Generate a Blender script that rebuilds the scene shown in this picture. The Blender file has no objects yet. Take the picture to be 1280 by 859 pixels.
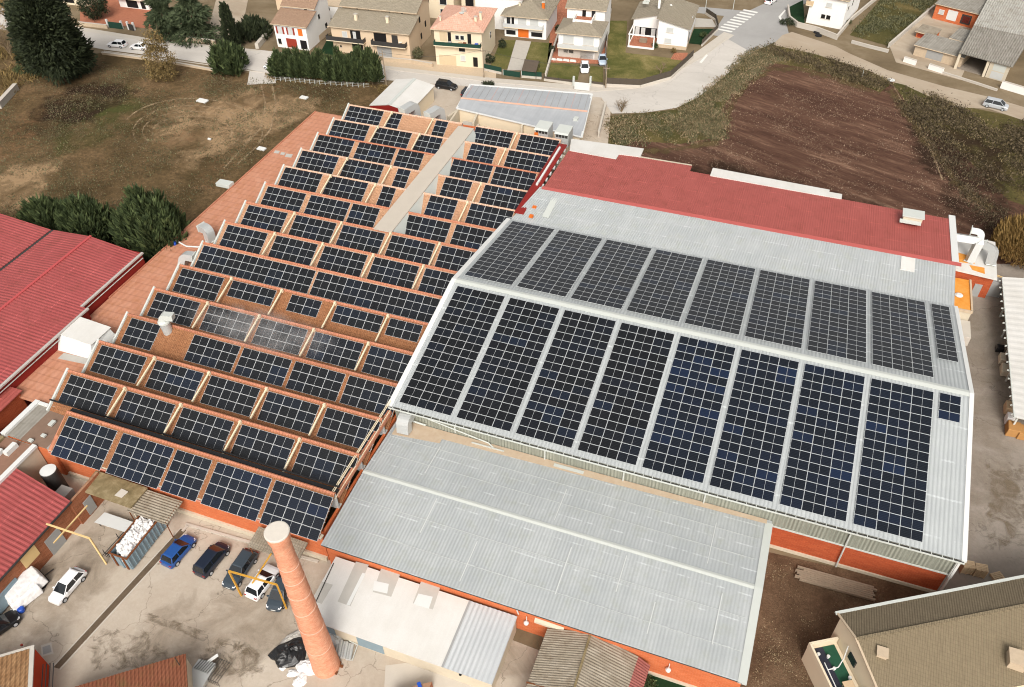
import bpy, bmesh, math, random
import numpy as np
from mathutils import Vector, Matrix
random.seed(7); rng = np.random.default_rng(11)
R = math.radians; PI = math.pi
C = bpy.context.scene.collection
sc = bpy.context.scene

# ------------------------------------------------------------------ camera
F_PX, PITCH, ROLL, YAW, CAM_H = 1033.87, 0.754936, -0.024424, -0.368125, 79.0
cy, sy, cp, sp = math.cos(YAW), math.sin(YAW), math.cos(PITCH), math.sin(PITCH)
fwd = Vector((sy*cp, cy*cp, -sp)); rt = Vector((cy, -sy, 0)); up = rt.cross(fwd)
rt, up = math.cos(ROLL)*rt + math.sin(ROLL)*up, -math.sin(ROLL)*rt + math.cos(ROLL)*up
cam = bpy.data.cameras.new('camera'); co = bpy.data.objects.new('camera', cam); C.objects.link(co)
co.matrix_world = Matrix(((rt.x, up.x, -fwd.x, 0), (rt.y, up.y, -fwd.y, 0), (rt.z, up.z, -fwd.z, CAM_H), (0, 0, 0, 1)))
cam.sensor_width = 36; cam.lens = F_PX/1280*36; cam.clip_start = 1; cam.clip_end = 3000
sc.camera = co

# ------------------------------------------------------------------ light (soft overcast day)
SUN_EL, SUN_AZ = 42, 160        # azimuth the light comes from, degrees clockwise from +Y
w = bpy.data.worlds.new('World'); sc.world = w; w.use_nodes = True
nt = w.node_tree; bg = nt.nodes['Background']
sky = nt.nodes.new('ShaderNodeTexSky'); sky.sky_type = 'NISHITA'; sky.sun_disc = False
sky.sun_elevation = R(SUN_EL); sky.sun_rotation = R(SUN_AZ); sky.air_density = 1.0; sky.dust_density = 6.0; sky.ozone_density = 1.0
hs = nt.nodes.new('ShaderNodeHueSaturation'); hs.inputs['Saturation'].default_value = 0.22
tint = nt.nodes.new('ShaderNodeMix'); tint.data_type = 'RGBA'; tint.blend_type = 'MULTIPLY'
tint.inputs[0].default_value = 1.0; tint.inputs[7].default_value = (1.0, 0.975, 0.94, 1)
nt.links.new(sky.outputs[0], hs.inputs['Color']); nt.links.new(hs.outputs[0], tint.inputs[6]); nt.links.new(tint.outputs[2], bg.inputs[0])
bg.inputs[1].default_value = 0.14
sun = bpy.data.lights.new('sun', 'SUN'); sun.energy = 1.75; sun.angle = R(24); sun.color = (1.0, 0.965, 0.91)
so = bpy.data.objects.new('sun', sun); C.objects.link(so)
so.rotation_euler = (R(90-SUN_EL), 0, R(180-SUN_AZ))
sc.view_settings.view_transform = 'Standard'; sc.view_settings.look = 'None'
sc.cycles.volume_bounces = 4
sc.cycles.filter_width = 1.1
sc.view_settings.exposure = 0.26; sc.view_settings.gamma = 1.0; sc.view_settings.use_curve_mapping = False

# ------------------------------------------------------------------ layout helper: photo point -> point at height z
def W(px, py, z=0.0):
    d = fwd*F_PX + rt*(px-640) - up*(py-429.5)
    t = (z-CAM_H)/d.z
    return Vector((d.x*t, d.y*t, z))

# ------------------------------------------------------------------ mesh helpers
ROOT = {}
class MB:
    def __init__(s): s.v, s.f, s.m = [], [], []
    def poly(s, pts, m=0):
        n = len(s.v); s.v += [tuple(p) for p in pts]; s.f.append(tuple(range(n, n+len(pts)))); s.m.append(m); return s
    def hexa(s, p, m=0):      # p: 4 bottom, 4 top
        n = len(s.v); s.v += [tuple(q) for q in p]
        for f in ((3,2,1,0),(4,5,6,7),(0,1,5,4),(1,2,6,5),(2,3,7,6),(3,0,4,7)):
            s.f.append(tuple(n+i for i in f)); s.m.append(m)
        return s
    def box(s, x0, y0, z0, x1, y1, z1, m=0):
        x0, x1 = min(x0,x1), max(x0,x1); y0, y1 = min(y0,y1), max(y0,y1); z0, z1 = min(z0,z1), max(z0,z1)
        return s.hexa([(x0,y0,z0),(x1,y0,z0),(x1,y1,z0),(x0,y1,z0),(x0,y0,z1),(x1,y0,z1),(x1,y1,z1),(x0,y1,z1)], m)
    def slab(s, top, t, m=0):  # polygon (3d) extruded straight down by t
        n = len(s.v); k = len(top)
        s.v += [tuple(p) for p in top] + [(p[0],p[1],p[2]-t) for p in top]
        s.f.append(tuple(range(n, n+k))); s.m.append(m); s.f.append(tuple(range(n+2*k-1, n+k-1, -1))); s.m.append(m)
        for i in range(k):
            j = (i+1) % k; s.f.append((n+i, n+k+i, n+k+j, n+j)); s.m.append(m)
        return s
    def prism(s, pts, z0, z1, m=0): return s.slab([(p[0],p[1],z1) for p in pts], z1-z0, m)
    def beam(s, p, q, a=.1, b=None, m=0):
        b = b or a; p, q = Vector(p), Vector(q); d = (q-p).normalized()
        u = d.cross(Vector((0,0,1)))
        if u.length < 1e-3: u = Vector((1,0,0))
        u.normalize(); w_ = u.cross(d)
        c = [(-u*a-w_*b)/2, (u*a-w_*b)/2, (u*a+w_*b)/2, (-u*a+w_*b)/2]
        return s.hexa([p+c[0],p+c[1],p+c[2],p+c[3],q+c[0],q+c[1],q+c[2],q+c[3]], m)
    def tube(s, p, q, r0, r1=None, n=10, m=0, cap=True):
        r1 = r0 if r1 is None else r1; p, q = Vector(p), Vector(q); d = (q-p).normalized()
        u = d.cross(Vector((0,0,1)))
        if u.length < 1e-3: u = Vector((1,0,0))
        u.normalize(); w_ = d.cross(u); k = len(s.v)
        for c, r in ((p, r0), (q, r1)):
            for i in range(n):
                a = 2*PI*i/n; s.v.append(tuple(c+(u*math.cos(a)+w_*math.sin(a))*r))
        for i in range(n):
            j = (i+1) % n; s.f.append((k+i,k+j,k+n+j,k+n+i)); s.m.append(m)
        if cap:
            s.f.append(tuple(range(k+n-1, k-1, -1))); s.m.append(m); s.f.append(tuple(range(k+n, k+2*n))); s.m.append(m)
        return s
    def path(s, pts, r, n=8, m=0):
        for a, b in zip(pts, pts[1:]): s.tube(a, b, r, r, n, m)
        return s
    def corr(s, a, b, c, d, period=.3, amp=.03, m=0, thick=.05, vseg=1):   # ribs run a->d, repeat along a->b
        a, b, c, d = map(Vector, (a,b,c,d)); L = (b-a).length; n = max(4, int(L/period))*4
        nr = (b-a).cross(d-a).normalized(); nr = nr if nr.z > -.01 else -nr
        k = len(s.v)
        for i in range(n+1):
            u = i/n; h = nr*(amp*math.sin(2*PI*i/4+.6))
            for j in range(vseg+1):
                t = j/vseg; s.v.append(tuple((a.lerp(b,u)).lerp(d.lerp(c,u), t)+h))
        for i in range(n):
            for j in range(vseg):
                q = k+i*(vseg+1)+j; s.f.append((q, q+vseg+1, q+vseg+2, q+1)); s.m.append(m)
        if thick: s.slab([a-nr*amp, b-nr*amp, c-nr*amp, d-nr*amp], thick, m)
        return s
    def lathe(s, prof, n=20, m=0, o=(0,0,0)):
        k = len(s.v)
        for r, z in prof:
            for i in range(n):
                a = 2*PI*i/n; s.v.append((o[0]+r*math.cos(a), o[1]+r*math.sin(a), o[2]+z))
        for p in range(len(prof)-1):
            for i in range(n):
                j = (i+1) % n; s.f.append((k+p*n+i,k+p*n+j,k+(p+1)*n+j,k+(p+1)*n+i)); s.m.append(m)
        s.f.append(tuple(range(k+(len(prof)-1)*n, k+len(prof)*n))); s.m.append(m)
        return s
    def tris(s, V, Fa, m=0):
        k = len(s.v); s.v += [tuple(x) for x in V.tolist()]; s.f += [tuple(i+k for i in f) for f in Fa.tolist()]; s.m += [m]*len(Fa)
        return s
    def build(s, name, mats, parent=None, local=False, smooth=False, label=None):
        me = bpy.data.meshes.new(name)
        V = s.v
        o = bpy.data.objects.new(name, me); C.objects.link(o)
        if parent is not None:
            M = ROOT[parent.name]; ROOT[o.name] = M; o.parent = parent
            if not local:
                Mi = M.inverted(); V = [tuple(Mi @ Vector(p)) for p in V]
        else:
            A = np.array(V)
            if local == 'origin': c = Vector((0,0,0))
            else: c = Vector(((A[:,0].min()+A[:,0].max())/2, (A[:,1].min()+A[:,1].max())/2, A[:,2].min()))
            V = (A-np.array(c)).tolist(); o.location = c; ROOT[o.name] = Matrix.Translation(c)
        me.from_pydata(V, [], s.f)
        if not isinstance(mats, (list,tuple)): mats = [mats]
        for mm in mats: me.materials.append(mm)
        if any(s.m): me.polygons.foreach_set('material_index', s.m)
        if smooth: me.polygons.foreach_set('use_smooth', [True]*len(me.polygons))
        me.update()
        if label: o['label'] = label
        return o

def thing(name, label, cat, loc=(0,0,0), rz=0, group=None, rx=0):
    o = bpy.data.objects.new(name, None); C.objects.link(o); o.empty_display_size = .3
    o.location = loc; o.rotation_euler = (rx,0,rz); o['label'] = label; o['category'] = cat
    if group: o['group'] = group
    ROOT[o.name] = Matrix.Translation(Vector(loc)) @ Matrix.Rotation(rz,4,'Z') @ Matrix.Rotation(rx,4,'X')
    return o
def tag(o, label, cat, group=None):
    o['label'] = label; o['category'] = cat
    if group: o['group'] = group
    return o
def struct(o): o['kind'] = 'structure'; return o
def stuff(o, label=None, cat=None):
    o['kind'] = 'stuff'
    if label: o['label'] = label; o['category'] = cat
    return o

# ------------------------------------------------------------------ materials
def lin(c): c /= 255; return c/12.92 if c <= .04045 else ((c+.055)/1.055)**2.4
def S(r, g, b, k=.82): return (lin(r)*k, lin(g)*k, lin(b)*k, 1)
class NT:
    def __init__(s, name):
        s.mat = bpy.data.materials.new(name); s.mat.use_nodes = True; s.t = s.mat.node_tree; s.b = s.t.nodes['Principled BSDF']
        s.tc = s.t.nodes.new('ShaderNodeTexCoord')
    def n(s, typ, **kw):
        q = s.t.nodes.new('ShaderNode'+typ)
        for k, v in kw.items():
            if k.startswith('i_'): q.inputs[int(k[2:]) if k[2:].isdigit() else k[2:].replace('_',' ')].default_value = v
            else: setattr(q, k, v)
        return q
    def l(s, a, b): s.t.links.new(a, b)
    def mapped(s, scale=(1,1,1), rot=0, out='Object'):
        m = s.n('Mapping'); m.inputs['Scale'].default_value = scale; m.inputs['Rotation'].default_value = (0,0,rot)
        # rotate first, then scale
        if rot:
            m.inputs['Scale'].default_value = (1,1,1); s.l(s.tc.outputs[out], m.inputs[0])
            m2 = s.n('Mapping'); m2.inputs['Scale'].default_value = scale; s.l(m.outputs[0], m2.inputs[0]); return m2.outputs[0]
        s.l(s.tc.outputs[out], m.inputs[0]); return m.outputs[0]
    def noise(s, scale, detail=4, rough=.6, vec=None, dist=0):
        q = s.n('TexNoise'); q.inputs['Scale'].default_value = scale; q.inputs['Detail'].default_value = detail
        q.inputs['Roughness'].default_value = rough; q.inputs['Distortion'].default_value = dist
        s.l(vec if vec is not None else s.tc.outputs['Object'], q.inputs['Vector']); return q.outputs['Fac']
    def ramp(s, fac, stops):
        q = s.n('ValToRGB'); e = q.color_ramp.elements
        while len(e) < len(stops): e.new(.5)
        for el, (p, c) in zip(e, stops): el.position = p; el.color = c if len(c) == 4 else (*c, 1)
        s.l(fac, q.inputs[0]); return q.outputs[0]
    def mix(s, fac, a, b, mode='MIX'):
        q = s.n('Mix', data_type='RGBA', blend_type=mode)
        for idx, v in ((0, fac), (6, a), (7, b)):
            if isinstance(v, (int, float, tuple)): q.inputs[idx].default_value = v
            else: s.l(v, q.inputs[idx])
        return q.outputs[2]
    def mapr(s, v, a, b, c, d):
        q = s.n('MapRange'); q.inputs[1].default_value = a; q.inputs[2].default_value = b; q.inputs[3].default_value = c; q.inputs[4].default_value = d
        s.l(v, q.inputs[0]); return q.outputs[0]
    def math(s, op, a, b=0.0):
        q = s.n('Math', operation=op)
        for i, v in enumerate((a, b)):
            if isinstance(v, (int, float)): q.inputs[i].default_value = v
            else: s.l(v, q.inputs[i])
        return q.outputs[0]
    def axis(s, ax, out='Object'):
        q = s.n('SeparateXYZ'); s.l(s.tc.outputs[out], q.inputs[0]); return q.outputs['XYZ'.index(ax)]
    def bump(s, h, strength=.4, dist=.05):
        q = s.n('Bump'); q.inputs['Strength'].default_value = strength; q.inputs['Distance'].default_value = dist
        s.l(h, q.inputs['Height']); s.l(q.outputs[0], s.b.inputs['Normal'])
    def done(s, col, rough=.8, spec=.3, metal=0):
        if isinstance(col, tuple): s.b.inputs['Base Color'].default_value = col
        else: s.l(col, s.b.inputs['Base Color'])
        if isinstance(rough, (int,float)): s.b.inputs['Roughness'].default_value = rough
        else: s.l(rough, s.b.inputs['Roughness'])
        s.b.inputs['Specular IOR Level'].default_value = spec; s.b.inputs['Metallic'].default_value = metal
        return s.mat
def sc4(c, k): return (c[0]*k, c[1]*k, c[2]*k, 1)

def plain(name, c, rough=.6, spec=.4, metal=0, var=.12, scale=1.5):
    t = NT(name); n1 = t.noise(scale, 5)
    col = t.mix(n1, sc4(c, 1-var*1.3), sc4(c, 1+var)); n2 = t.noise(scale*14, 3)
    col = t.mix(.35, col, t.mix(n2, sc4(c, 1-var), sc4(c, 1+var)))
    return t.done(col, rough, spec, metal)

def sheet(name, c, c2, axis='X', period=.3, strength=.1, stains=None, rough=.5, spec=.35, scale=.25, streak=.5, seam=None):
    """metal / fibre cement sheeting: tone patches, streaks down the ribs, seams across"""
    t = NT(name); n1 = t.noise(scale, 6, .65)
    col = t.mix(t.mapr(n1, .35, .65, 0, 1), c, c2)
    st = t.noise(1.0, 4, .6, t.mapped((3.0, .12, .3) if axis == 'X' else (.12, 3.0, .3)))
    col = t.mix(t.mapr(st, .3, .75, 0, streak), col, sc4(c2, .72))
    w_ = t.math('SINE', t.math('MULTIPLY', t.axis(axis), 2*PI/period))
    col = t.mix(t.mapr(w_, -1, 1, 0, strength), col, sc4(c2, .55))
    if seam:
        oax = 'Y' if axis == 'X' else 'X'
        fr = t.math('FRACT', t.math('MULTIPLY', t.axis(oax), 1/seam)); ln = t.math('LESS_THAN', fr, .05)
        nz = t.mapr(t.noise(.8, 2), .45, .6, 0, .8)
        col = t.mix(t.math('MULTIPLY', ln, nz), col, sc4(c, 1.25))
    if stains:
        n3 = t.noise(.6, 8, .7); col = t.mix(t.mapr(n3, .52, .72, 0, .85), col, stains)
    fine = t.noise(9, 4, .7); col = t.mix(t.mapr(fine, .25, .75, 0, .22), col, sc4(c2, .6))
    t.bump(w_, .25, .02)
    return t.done(col, rough, spec)

def tiles(name, c, c2, c3, course=.33, across=.22, moss=None, axis='X', rough=.85):
    """clay roof tiles: runs down the slope, courses across it, tile to tile tone"""
    t = NT(name); ax, oy = (axis, 'Y' if axis == 'X' else 'X')
    run = t.math('SINE', t.math('MULTIPLY', t.axis(ax), 2*PI/across)); crs = t.math('FRACT', t.math('MULTIPLY', t.axis(oy), 1/course))
    vec = t.mapped((1/across, 1/course, 1) if axis == 'X' else (1/course, 1/across, 1))
    vo = t.n('TexVoronoi', feature='F1'); vo.inputs['Scale'].default_value = 1.0; t.l(vec, vo.inputs['Vector'])
    cell = t.n('SeparateColor'); t.l(vo.outputs['Color'], cell.inputs[0])
    col = t.mix(.45, t.ramp(cell.outputs[0], [(0, c), (.5, c2), (1, c3)]), c2)
    big = t.noise(.35, 6, .7); col = t.mix(t.mapr(big, .3, .7, 0, .75), col, t.mix(t.noise(2.5, 3), c2, c3))
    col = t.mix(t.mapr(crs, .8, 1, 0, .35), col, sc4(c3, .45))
    if moss:
        n3 = t.noise(.8, 9, .75); col = t.mix(t.mapr(n3, .5, .68, 0, .8), col, moss)
    t.bump(t.math('ADD', run, t.math('MULTIPLY', crs, .8)), .6, .04)
    return t.done(col, rough, .2)

def brick(name, c, c2, mortar, k=1.0, rough=.9, stains=None):
    t = NT(name)
    q = t.n('TexBrick'); q.inputs['Scale'].default_value = 1.0/k; q.inputs['Color1'].default_value = c; q.inputs['Color2'].default_value = c2
    q.inputs['Mortar'].default_value = mortar; q.inputs['Brick Width'].default_value = .5; q.inputs['Row Height'].default_value = .16; q.inputs['Mortar Size'].default_value = .012
    # wall coordinates: horizontal run = x + y, vertical = z
    sx = t.n('CombineXYZ'); t.l(t.math('ADD', t.axis('X'), t.axis('Y')), sx.inputs[0]); t.l(t.axis('Z'), sx.inputs[1]); t.l(sx.outputs[0], q.inputs['Vector'])
    n = t.noise(.5, 7, .7, t.mapped((.4,.4,1.6))); col = t.mix(t.mapr(n, .35, .7, 0, .45), q.outputs['Color'], sc4(c2, .78))
    n2 = t.noise(5, 5, .7); col = t.mix(t.mapr(n2, .55, .8, 0, .5), col, sc4(c, 1.5))
    if stains: col = t.mix(t.mapr(t.noise(.9, 8, .75), .5, .7, 0, .7), col, stains)
    return t.done(col, rough, .2)

def ground(name, cols, scale, stretch=(1,1,1), rot=0, mid=None, fine=None, bump=.3, spots=None, rough=.95, fs=3.0, cracks=None):
    t = NT(name); v = t.mapped(stretch, rot)
    a = t.noise(scale, 10, .68, v, .4); col = t.ramp(a, cols)
    if mid:   # broad second tone
        m = t.noise(scale*.28, 5, .6, v, .8); col = t.mix(t.mapr(m, .42, .62, 0, mid[1]), col, mid[0])
    if spots:
        sp_ = t.noise(spots[2], 6, .75); col = t.mix(t.mapr(sp_, spots[1], spots[1]+.12, 0, .8), col, spots[0])
    f = t.noise(fs, 8, .75, v)
    if fine: col = t.mix(t.mapr(f, .3, .7, 0, fine[1]), col, fine[0])
    if cracks:
        vo = t.n('TexVoronoi', feature='DISTANCE_TO_EDGE'); vo.inputs['Scale'].default_value = cracks[0]
        wv = t.n('VectorMath', operation='ADD'); nn = t.n('TexNoise'); nn.inputs['Scale'].default_value = .5; nn.inputs['Detail'].default_value = 6
        sc_ = t.n('VectorMath', operation='SCALE'); sc_.inputs['Scale'].default_value = 3.0; t.l(t.tc.outputs['Object'], nn.inputs['Vector']); t.l(nn.outputs['Color'], sc_.inputs[0])
        t.l(t.tc.outputs['Object'], wv.inputs[0]); t.l(sc_.outputs[0], wv.inputs[1]); t.l(wv.outputs[0], vo.inputs['Vector'])
        col = t.mix(t.mapr(vo.outputs['Distance'], .0, cracks[1], cracks[2], 0), col, sc4(cols[0][1], .55))
    t.bump(f, bump, .25)
    return t.done(col, rough, .15)

M = {}
M['concrete'] = ground('yard_concrete', [(.2, S(166,151,134)), (.45, S(196,182,165)), (.62, S(208,196,180)), (.85, S(220,210,196))], .12, spots=(S(136,120,102), .63, .09), fine=(S(172,158,142), .4), bump=.1, fs=2.6, cracks=(.11, .006, .7))
M['concrete_right'] = ground('yard_gravel', [(.2, S(128,118,108)), (.45, S(158,148,137)), (.7, S(178,169,158)), (.9, S(196,188,178))], .09, mid=(S(150,138,124), .5), fine=(S(128,118,108), .45), bump=.12, fs=2.8, cracks=(.08, .005, .6))
M['road'] = ground('road_pale', [(.2, S(190,184,176)), (.5, S(212,206,198)), (.8, S(226,221,213))], .08, stretch=(.5,2,1), fine=(S(180,172,162), .4), bump=.05, cracks=(.07, .005, .5), spots=(S(180,172,162), .6, .12))
M['asphalt'] = ground('asphalt_worn', [(.2, S(156,154,151)), (.6, S(176,174,171)), (.9, S(190,188,185))], .1, fine=(S(160,158,154), .3), bump=.05)
M['track'] = ground('dirt_track', [(.2, S(160,142,122)), (.5, S(196,182,163)), (.8, S(214,203,187))], .13, stretch=(.6,1.5,1), rot=.35, mid=(S(150,130,104), .4), fine=(S(170,152,130), .4), bump=.15)
M['meadow'] = ground('meadow', [(.22, S(56,46,28)), (.40, S(98,80,52)), (.52, S(132,108,76)), (.66, S(162,132,98)), (.82, S(192,162,126))], .09, mid=(S(92,82,48), .45), fine=(S(56,44,28), .8), bump=1.0, spots=(S(168,124,90), .58, .06), fs=1.3)
M['field'] = ground('ploughed_field', [(.25, S(80,57,46)), (.42, S(112,82,66)), (.54, S(136,102,83)), (.64, S(172,136,112)), (.78, S(208,174,146))], .36, stretch=(.22,1.7,1), rot=.36, mid=(S(84,56,44), .55), fine=(S(64,42,34), .8), bump=1.0, fs=2.6)
M['soil'] = ground('bare_soil', [(.2, S(84,64,48)), (.45, S(124,98,76)), (.65, S(152,124,98)), (.85, S(178,150,122))], .3, mid=(S(92,72,52), .4), fine=(S(50,38,28), .6), bump=.8, spots=(S(170,150,128), .66, 1.2), fs=4)
M['lawn'] = ground('lawn', [(.2, S(62,70,32)), (.42, S(104,104,54)), (.58, S(146,134,84)), (.75, S(186,168,118))], .14, mid=(S(84,92,42), .5), fine=(S(66,68,34), .5), bump=.6, fs=3)
M['lawn_dark'] = ground('lawn_dark', [(.2, S(20,40,22)), (.6, S(34,62,36)), (.9, S(60,86,48))], .3, bump=.3)
M['scrub'] = ground('scrub_grass', [(.2, S(60,58,30)), (.42, S(92,86,48)), (.6, S(124,110,68)), (.8, S(164,142,98))], .12, mid=(S(72,80,40), .5), fine=(S(60,54,30), .6), bump=1.0, fs=1.8)
M['base'] = ground('open_ground', [(.2, S(80,68,50)), (.5, S(128,112,88)), (.8, S(170,154,130))], .05, bump=.3)
M['drain'] = ground('drain_dirt', [(.2, S(90,76,62)), (.6, S(120,104,86)), (.9, S(146,128,108))], .8, fine=(S(80,66,54), .4))
M['white_line'] = plain('road_paint', S(238,236,230), .8, var=.05)
M['kerb'] = plain('kerb_stone', S(206,198,186), .85, .2, var=.12, scale=.8)
M['paving'] = tiles('terracotta_paving', S(176,112,86), S(190,126,98), S(160,98,74), .4, .4)
def decal(name, c, c2, thr=.5, scale=.35, soft=.12, amt=.8):
    t = NT(name); n = t.noise(scale, 9, .7, None, .6); col = t.mix(t.noise(1.2, 5), c, c2)
    at = t.n('Attribute', attribute_name='edge'); e = t.mapr(at.outputs['Fac'], 0, .9, -.22, .06); t.l(t.mapr(t.math('ADD', n, e), thr, thr+soft, 0, amt), t.b.inputs['Alpha']); return t.done(col, .9, .2)
M['damp'] = decal('damp_concrete', S(120,104,84), S(148,132,110), .50, .6, .18, .6)
M['grime'] = decal('grimy_concrete', S(140,124,104), S(164,146,124), .42, .22, .3, .45)
M['worn'] = decal('worn_earth', S(176,144,106), S(196,166,130), .44, .16, .2, .7)
M['verge_blend'] = decal('verge_blend', S(92,78,50), S(122,104,70), .40, .3, .2, .75)
M['track_wear'] = decal('wheel_track_wear', S(188,160,126), S(206,180,146), .40, .5, .25, .6)
M['green_tinge'] = decal('green_growth', S(72,78,38), S(96,98,52), .46, .12, .2, .7)
M['dark_earth'] = decal('dark_earth', S(48,34,24), S(66,48,34), .42, .14, .2, .75)
M['silt_wash'] = decal('silt_wash', S(202,180,154), S(214,196,174), .40, .5, .25, .8)
M['rust_wash'] = decal('weather_streaks', S(176,170,158), S(190,186,176), .5, .4, .25, .45)
M['unused_damp'] = ground('damp_patch', [(.2, S(74,62,46)), (.6, S(98,84,64)), (.9, S(126,110,88))], .5, bump=.2)

M['terra'] = tiles('terracotta_roof', S(206,166,134), S(194,150,118), S(180,134,102), .42, .24, axis='X', moss=None)
M['terra_dark'] = tiles('terracotta_roof_brown', S(176,128,92), S(160,110,76), S(142,94,62), .42, .24, moss=S(140,96,70))
M['ridge'] = tiles('ridge_tiles', S(212,150,122), S(200,136,108), S(188,122,94), 5, .4, moss=None)
M['ridge_pale'] = tiles('pale_ridge_tiles', S(226,196,176), S(220,184,160), S(214,176,150), 5, .4)
M['flat_terra'] = tiles('flat_terracotta_membrane', S(214,160,134), S(204,146,118), S(192,132,104), 1.3, .9, moss=S(186,128,92))
M['brick'] = brick('orange_brick', S(220,124,78), S(206,104,60), S(216,146,110))
M['brick_dark'] = brick('red_brick', S(194,94,56), S(170,74,42), S(190,116,84))
M['brick_old'] = brick('old_brick', S(180,112,80), S(154,90,60), S(176,140,112), stains=S(120,76,50))
M['chim'] = brick('chimney_brick', S(246,192,162), S(238,176,144), S(246,206,182), 1.1, stains=S(226,158,124))
def chimmat():
    t = NT('chimney_brickwork'); z = t.axis('Z'); n = t.noise(1.1, 6, .7, t.mapped((.6,.6,1.8))); f = t.noise(2.6, 8, .85, t.mapped((1,1,2.4)))
    col = t.mix(t.mapr(n, .35, .65, 0, 1), S(246,186,154), S(232,160,126)); col = t.mix(t.mapr(f, .40, .62, 0, .9), col, S(206,128,94)); col = t.mix(t.mapr(t.noise(2.3, 7, .8, t.mapped((.5,.5,4))), .56, .7, 0, .7), col, S(250,216,194))
    row = t.math('SINE', t.math('MULTIPLY', z, 2*PI/.17)); col = t.mix(t.mapr(row, .5, 1, 0, .18), col, S(252,214,190)); t.bump(f, .5, .05)
    return t.done(col, .92, .15)
M['chim'] = chimmat()
M['chim_band'] = plain('chimney_band', S(240,196,172), .8, .2)
M['grey_roof'] = sheet('grey_ribbed_roof', S(198,202,202), S(184,189,190), 'X', .36, .08, seam=2.9, streak=.4, stains=S(176,180,172))
M['hall_roof'] = sheet('hall_ribbed_roof', S(198,203,203), S(186,191,192), 'X', .42, .10, seam=4.5, streak=.35)
M['grey_roof_lap'] = plain('roof_lap_line', S(206,210,208), .5, .3, var=.12)
M['rust_edge'] = ground('dusty_silt', [(.25, S(196,172,146)), (.6, S(206,186,162)), (.9, S(210,194,174))], 1.2, bump=.1)
M['white_trim'] = plain('white_trim', S(230,231,228), .5, .4, var=.05)
M['cap'] = plain('pale_flashing', S(208,212,206), .45, .4, var=.06)
M['cladding'] = sheet('grey_green_cladding', S(176,178,164), S(158,161,148), 'X', .36, .55, rough=.55, streak=.3)
M['red_roof'] = sheet('red_ribbed_roof', S(186,98,90), S(176,90,82), 'X', .3, .14, stains=S(152,78,66), seam=3.9, streak=.18, rough=.55)
M['red_roof_y'] = sheet('red_ribbed_roof_left', S(184,92,90), S(172,82,80), 'Y', .55, .25, stains=S(146,74,66), seam=3.0, streak=.3, rough=.5)
M['red_dark'] = plain('dark_red_wall', S(146,40,34), .6, .3)
M['white_roof'] = sheet('white_roof', S(238,236,231), S(226,223,216), 'X', 2.0, .03, streak=.12, stains=None)
M['trans_roof'] = sheet('translucent_ribbed_roof', S(218,221,222), S(204,208,210), 'X', .46, .14, streak=.35)
M['patch_grey'] = plain('worn_grey_patch', S(196,192,184), .7, .2, var=.15)
M['old_fibre'] = sheet('old_fibre_cement', S(186,176,160), S(158,146,128), 'Y', .3, .3, stains=S(120,104,86), rough=.9, spec=.1, scale=.8, streak=.6)
M['old_fibre_x'] = sheet('old_fibre_cement_sheets', S(180,176,166), S(158,152,142), 'X', .5, .25, stains=S(118,112,100), rough=.9, spec=.1, scale=.5, streak=.7)
M['rusty_roof'] = sheet('weathered_tile_roof', S(196,160,120), S(160,120,84), 'X', .3, .5, stains=S(90,64,44), rough=.9, spec=.1, scale=.8, streak=.8)
M['brown_red_roof'] = sheet('brown_red_ribbed_roof', S(158,104,80), S(140,86,64), 'X', .34, .55, stains=S(120,100,66), rough=.9, spec=.1, scale=.5, streak=.5)
M['mossy'] = ground('mossy_slab', [(.2, S(84,74,48)), (.5, S(140,124,92)), (.75, S(176,160,128)), (.9, S(196,184,156))], .7, bump=.3)
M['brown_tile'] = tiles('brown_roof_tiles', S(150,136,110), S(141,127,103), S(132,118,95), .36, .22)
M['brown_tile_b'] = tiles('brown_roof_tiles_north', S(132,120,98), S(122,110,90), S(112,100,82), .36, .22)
M['house_roof'] = tiles('house_grey_tiles', S(170,160,142), S(158,148,130), S(146,136,118), .36, .3)
M['house_roof_b'] = tiles('house_brown_tiles', S(176,148,126), S(162,134,112), S(148,120,100), .36, .3)
M['house_roof_o'] = tiles('house_orange_tiles', S(236,196,176), S(228,180,158), S(214,160,136), .5, .4)
M['white_wall'] = plain('white_render', S(250,248,244), .85, .2, var=.05, scale=.6)
M['cream_wall'] = plain('cream_render', S(238,222,194), .85, .2, var=.07, scale=.6)
M['beige_wall'] = plain('beige_render', S(226,202,172), .85, .2, var=.08, scale=.6)
M['dirty_cream'] = plain('stained_cream_render', S(214,202,180), .9, .15, var=.2, scale=.9)
M['stone'] = plain('stone_wall', S(206,186,160), .9, .15, var=.25, scale=2.5)
M['stone_grey'] = plain('rough_concrete', S(196,190,180), .9, .15, var=.2, scale=1.2)
M['glass'] = plain('window_glass', (.02,.022,.026,1), .12, .6, var=.1)
M['glass_pale'] = plain('curtained_glass', S(206,208,206), .3, .5, var=.1)
M['dark'] = plain('dark_opening', (.012,.011,.011,1), .8, .2)
M['black'] = plain('black_rubber', (.012,.012,.013,1), .8, .3)
M['alu'] = plain('aluminium_frame', S(206,209,210), .45, .4, var=.03)
M['galv'] = plain('galvanised_duct', S(204,206,204), .38, .5, metal=.25, var=.08, scale=3)
M['steel_dark'] = plain('dark_steel', S(60,58,56), .6, .4)
M['pipe_cream'] = plain('cream_pipe', S(238,222,190), .6, .3)
M['yellow'] = plain('yellow_paint', S(214,160,60), .5, .4, var=.1)
M['pale_yellow'] = plain('faded_yellow_paint', S(236,204,146), .6, .3, var=.1)
M['wood'] = plain('pallet_wood', S(216,190,156), .85, .2, var=.25, scale=3)
M['wood_grey'] = plain('weathered_wood', S(160,144,124), .9, .15, var=.25, scale=3)
M['carton'] = plain('brown_carton', S(186,138,84), .85, .2, var=.15, scale=2)
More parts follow.
